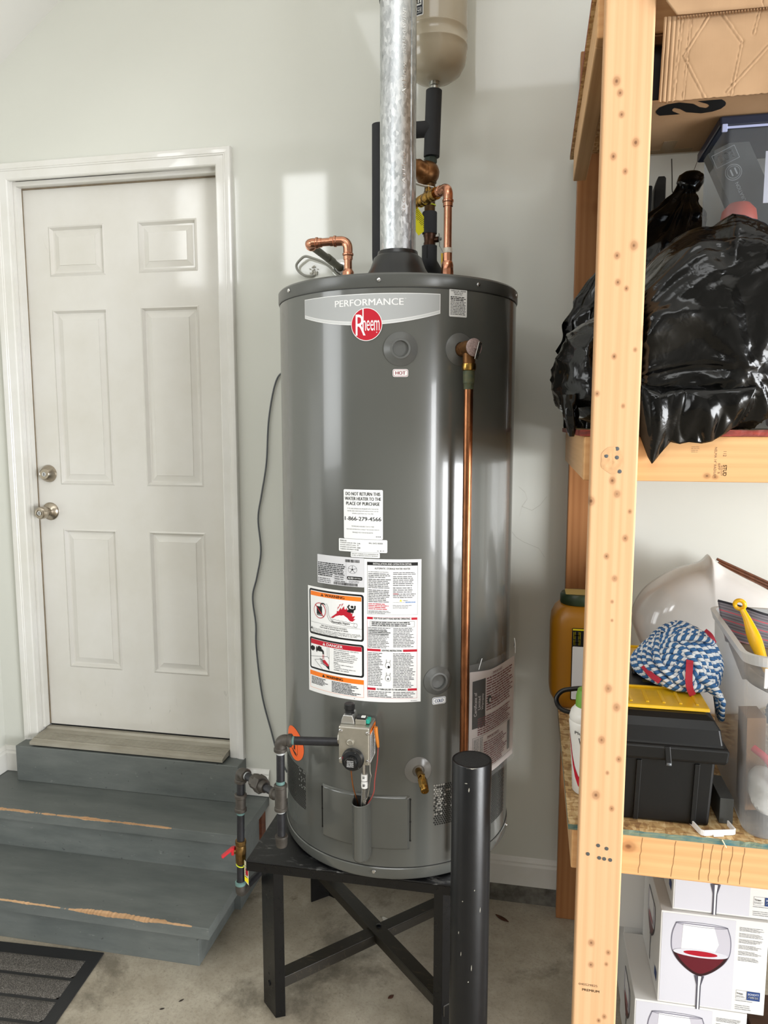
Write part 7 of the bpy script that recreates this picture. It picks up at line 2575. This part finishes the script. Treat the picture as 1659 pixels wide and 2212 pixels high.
def shell(u, v):
    k = u * len(oc)
    i = int(k) % len(oc)
    f = k - int(k)
    p = oc[i].lerp(oc[(i + 1) % len(oc)], f)
    dd = p - cs
    el = 0.245 / math.sqrt((dd.x / dd.length / 1.05) ** 2 + (dd.z / dd.length / 0.92) ** 2)
    rr_ = math.sin(v * math.pi / 2) ** 0.9 if v < 1 else 1
    el = min(el, dd.length * 1.4)
    q = cs + dd.normalized() * rr_ * (el * (1 - rr_ ** 3) * 0.8 + dd.length * (0.2 + 0.8 * rr_ ** 3)) if rr_ < 1 else p
    hgt = 0.150 * math.cos(v * math.pi / 2) ** 0.75
    lip = 0.020 * max(0, 1 - ((Vector((q.x, 0, q.z)) - Vector((0.507, 0, 1.295))).length / 0.05)) 
    return (q.x, -0.205 - hgt - lip, q.z)


MB().grid(shell, len(oc), 26, closed_u=True).build('moulding', mat('glossy_white_plastic', '#dad8d4', 0.12, spec=0.5, coat=0.3), ws, solid=0.004, fix=False)
cord = MB().tube(spline([(0.300, -0.30, 1.00), (0.318, -0.33, 0.985), (0.338, -0.36, 0.955), (0.350, -0.38, 0.92)]), 0.0025, 8).build('cord', mat('dull_cord', '#6d6a5c', 0.6))
tag(cord, 'thin dull cord hanging in front of the white shell beside the post', 'cord')
for k in range(5):
    o = MB().tube([(0.56 + 0.004 * k, -0.110 - 0.004 * k, 1.268 - 0.010 * k), (0.70, -0.112 - 0.004 * k, 1.205 - 0.009 * k), (0.92, -0.115 - 0.003 * k, 1.10 - 0.008 * k)], 0.0042, 8).build('bamboo_cane', mat('brown_cane', '#6b3d22', 0.4, var=0.4, vscale=60))
    tag(o, ('topmost', 'second', 'middle', 'fourth', 'lowest')[k] + ' brown cane in the sloping bundle behind the white shell', 'cane', 'brown canes behind the white shell')

# ------------------------------------------------------------------ wine glass cartons under the shelf
gcard = mat('white_gloss_card', '#d8d6d2', 0.35, spec=0.4)
gside = mat('white_card_side', '#c8c4bb', 0.5)
PG = dict(PM, glass=mat('print_glass_grey', '#b9b6be', 0.4), rim=mat('print_rim', '#6e6c78', 0.4), wine=mat('print_wine', '#5a1420', 0.35), wdark=mat('print_wine_dark', '#2c1216', 0.35), wlight=mat('print_wine_light', '#a01226', 0.35),
          field=mat('print_field', '#c6c5cb', 0.4), shine=mat('print_shine', '#e9e7e6', 0.4), stem=mat('print_stem', '#4a4852', 0.4))


def glass_print(P, u0, v0, s, full=True, wine=True):
    """printed red-wine glass, s = unit size; origin at the bowl centre"""
    X = lambda x: u0 + x * s
    Z = lambda z: v0 + z * s
    def outline(k=1.0):
        L = [(-0.86, 0.98), (-0.97, 0.62), (-1.0, 0.25), (-0.96, -0.10), (-0.80, -0.42), (-0.52, -0.72), (-0.22, -0.93), (0, -1.0)]
        L = [(p.x, p.y) for p in spline([Vector((x, z, 0)) for x, z in L], 4)]
        Rr = [(-x, z) for x, z in reversed(L[:-1])]
        return L + Rr
    o = outline()
    P.poly('rim', [(X(x * 1.02), Z(z * 1.01)) for x, z in o], 3)
    P.poly('glass', [(X(x * 0.985), Z(z * 0.985)) for x, z in o], 4)
    P.poly('shine', [(X(-0.62), Z(0.95)), (X(-0.66), Z(-0.02)), (X(0.45), Z(-0.10)), (X(0.60), Z(0.3)), (X(0.42), Z(0.95))], 5)
    wl = [(p.x, p.y) for p in spline([Vector((x, z, 0)) for x, z in [(-0.95, -0.12), (-0.79, -0.42), (-0.515, -0.715), (-0.22, -0.92), (0, -0.985), (0.22, -0.92), (0.515, -0.715), (0.79, -0.42), (0.95, -0.12)]], 4)]
    P.poly('wdark', [(X(x), Z(z)) for x, z in wl], 6)
    P.poly('wine', [(X(x * 0.9), Z(z * 0.93 + 0.02)) for x, z in wl], 7)
    el = [(0.93 * math.cos(a), -0.12 + 0.16 * math.sin(a)) for a in [2 * math.pi * k / 28 for k in range(28)]]
    P.poly('field', [(X(x), Z(z)) for x, z in el], 8)
    P.poly('wlight', [(X(x * 0.62), Z(-0.12 + (z + 0.12) * 0.62)) for x, z in el], 9)
    P.line('rim', [(X(0.86 * math.cos(a)), Z(0.975 + 0.075 * math.sin(a))) for a in [2 * math.pi * k / 36 for k in range(37)]], 0.016 * s, 6)
    P.poly('stem', [(X(-0.17), Z(-0.98)), (X(0.17), Z(-0.98)), (X(0.075), Z(-1.35)), (X(0.07), Z(-2.3)), (X(-0.07), Z(-2.3)), (X(-0.075), Z(-1.35))], 6)
    P.poly('shine', [(X(-0.03), Z(-1.0)), (X(0.07), Z(-1.0)), (X(0.03), Z(-1.4)), (X(0.03), Z(-2.3)), (X(-0.02), Z(-2.3))], 7)


def carton(x0, y0, z0, w, d, h, rot, label, glass=True, big=0.068):
    r = root('glass_carton', (x0 + w / 2, y0 + d / 2, z0), label, 'carton', 'wine glass cartons under the shelf' if glass else 'plain cartons in the back row')
    ca, sa = math.cos(rot), math.sin(rot)

    def pt(u, v, z):
        return Vector((x0 + u * ca - v * sa, y0 + u * sa + v * ca, z0 + z))
    b = MB()
    b.add([pt(0, 0, 0), pt(w, 0, 0), pt(w, d, 0), pt(0, d, 0), pt(0, 0, h), pt(w, 0, h), pt(w, d, h), pt(0, d, h)], [(3, 2, 1, 0), (4, 5, 6, 7), (0, 1, 5, 4), (1, 2, 6, 5), (2, 3, 7, 6), (3, 0, 4, 7)])
    b.build('carton_body', gcard, r, bevel=0.0015)
    if glass:
        P = Print(lambda u, v, hh: pt(u, -0.0002 * hh - 0.0003, v), du=0.05)
        P.rect('field', 0.004, w * 0.70, 0.004, h - 0.004, 1)
        glass_print(P, w * 0.385, h * 0.62, big)
        for k in range(6):
            P.bars('midgrey', w * 0.735, w * 0.955, h * 0.88 - k * 0.0155, h * 0.88 - k * 0.0155 + 0.0110, 4, 100 + k, 2, 0.4, 0.3)
        P.frame('grey', w * 0.735, w * 0.955, h * 0.150, h * 0.245, 0.0006, 2)
        P.rect('navy', w * 0.835, w * 0.955, h * 0.150, h * 0.245, 3)
        P.text('black', 'Tritan', w * 0.742, w * 0.800, h * 0.200, h * 0.220, 3, bold=0.02)
        P.bars('grey', w * 0.742, w * 0.820, h * 0.165, h * 0.190, 2, 3, 3, 0.5)
        P.text('white', 'SCHOTT', w * 0.845, w * 0.945, h * 0.205, h * 0.225, 4)
        P.text('white', 'ZWIESEL', w * 0.845, w * 0.945, h * 0.170, h * 0.195, 4, bold=0.03)
        P.bars('grey', w * 0.735, w * 0.93, h * 0.125, h * 0.140, 1, 5, 3, 0.5)
        P.bars('grey', w * 0.735, w * 0.90, h * 0.03, h * 0.09, 3, 6, 3, 0.4)
        P.flush(r, {'field': 'front_print', 'rim': 'printed_glass', 'glass': 'printed_glass', 'wine': 'printed_wine', 'wdark': 'printed_wine', 'wlight': 'printed_wine', 'midgrey': 'small_print', 'navy': 'maker_square'}, PG)
        P = Print(lambda u, v, hh: pt(-0.0002 * hh - 0.0003, d - u, v), du=0.05)
        glass_print(P, d * 0.5, h * 0.60, 0.055)
        P.rect('navy', d * 0.80, d * 0.92, h * 0.15, h * 0.25, 3)
        P.flush(r, {'rim': 'printed_glass', 'glass': 'printed_glass', 'wine': 'printed_wine', 'wdark': 'printed_wine', 'wlight': 'printed_wine', 'navy': 'maker_square'}, PG)
    return r


carton(0.284, -0.700, 0.001, 0.262, 0.250, 0.245, 0.0, 'lowest white wine glass carton cut by the bottom of the photo', True)
carton(0.337, -0.699, 0.2475, 0.246, 0.250, 0.243, 0.0, 'middle white wine glass carton whose printed red wine glass shows whole')
carton(0.364, -0.690, 0.4920, 0.250, 0.235, 0.232, 0.0, 'top white wine glass carton tucked just under the lower deck')
carton(0.290, -0.425, 0.001, 0.250, 0.235, 0.245, 0.0, 'plain carton on the floor in the row behind the wine glass cartons', False)
carton(0.268, -0.430, 0.2475, 0.250, 0.235, 0.243, 0.0, 'plain carton in the upper back row seen left of the middle wine glass carton', False)
o = MB().box(0.560, 0.640, -0.730, -0.580, 0.0008, 0.215).build('brown_crate', wood('dark_brown_wood', '#4a3020', '#2e1d13', 'x', generic=False), bevel=0.003)
tag(o, 'dark brown wooden crate at the bottom right beside the lowest carton', 'crate')

# ------------------------------------------------------------------ unseen cartons added along the shelf to shade the right-hand wall
for k, (x, y, z, w, d, h, lb) in enumerate(((0.16, -0.88, lev[2] + 0.102, 0.78, 0.72, 0.50, 'unseen brown carton added above the cardboard box to shade the wall'), (0.99, -0.90, lev[2] + 0.102, 0.86, 0.76, 0.46, 'unseen brown carton added at the far end of the top deck for shade'),
                                            (1.02, -0.90, DECK2 + 0.001, 0.86, 0.76, 0.62, 'unseen brown carton added at the far end of the upper deck for shade'))):
    b = MB()
    b.box(x, x + w, y, y + d, z, z + h)
    cr_ = root('shading_carton', (x + w / 2, y + d / 2, z), lb, 'carton', 'added unseen shading cartons')
    b.build('carton_body', card, cr_, bevel=0.004)
    MB().box(x + 0.001, x + w - 0.001, y + d / 2 - 0.03, y + d / 2 + 0.03, z + h, z + h + 0.0006).build('packing_tape', MATS['clear_tape'], cr_)
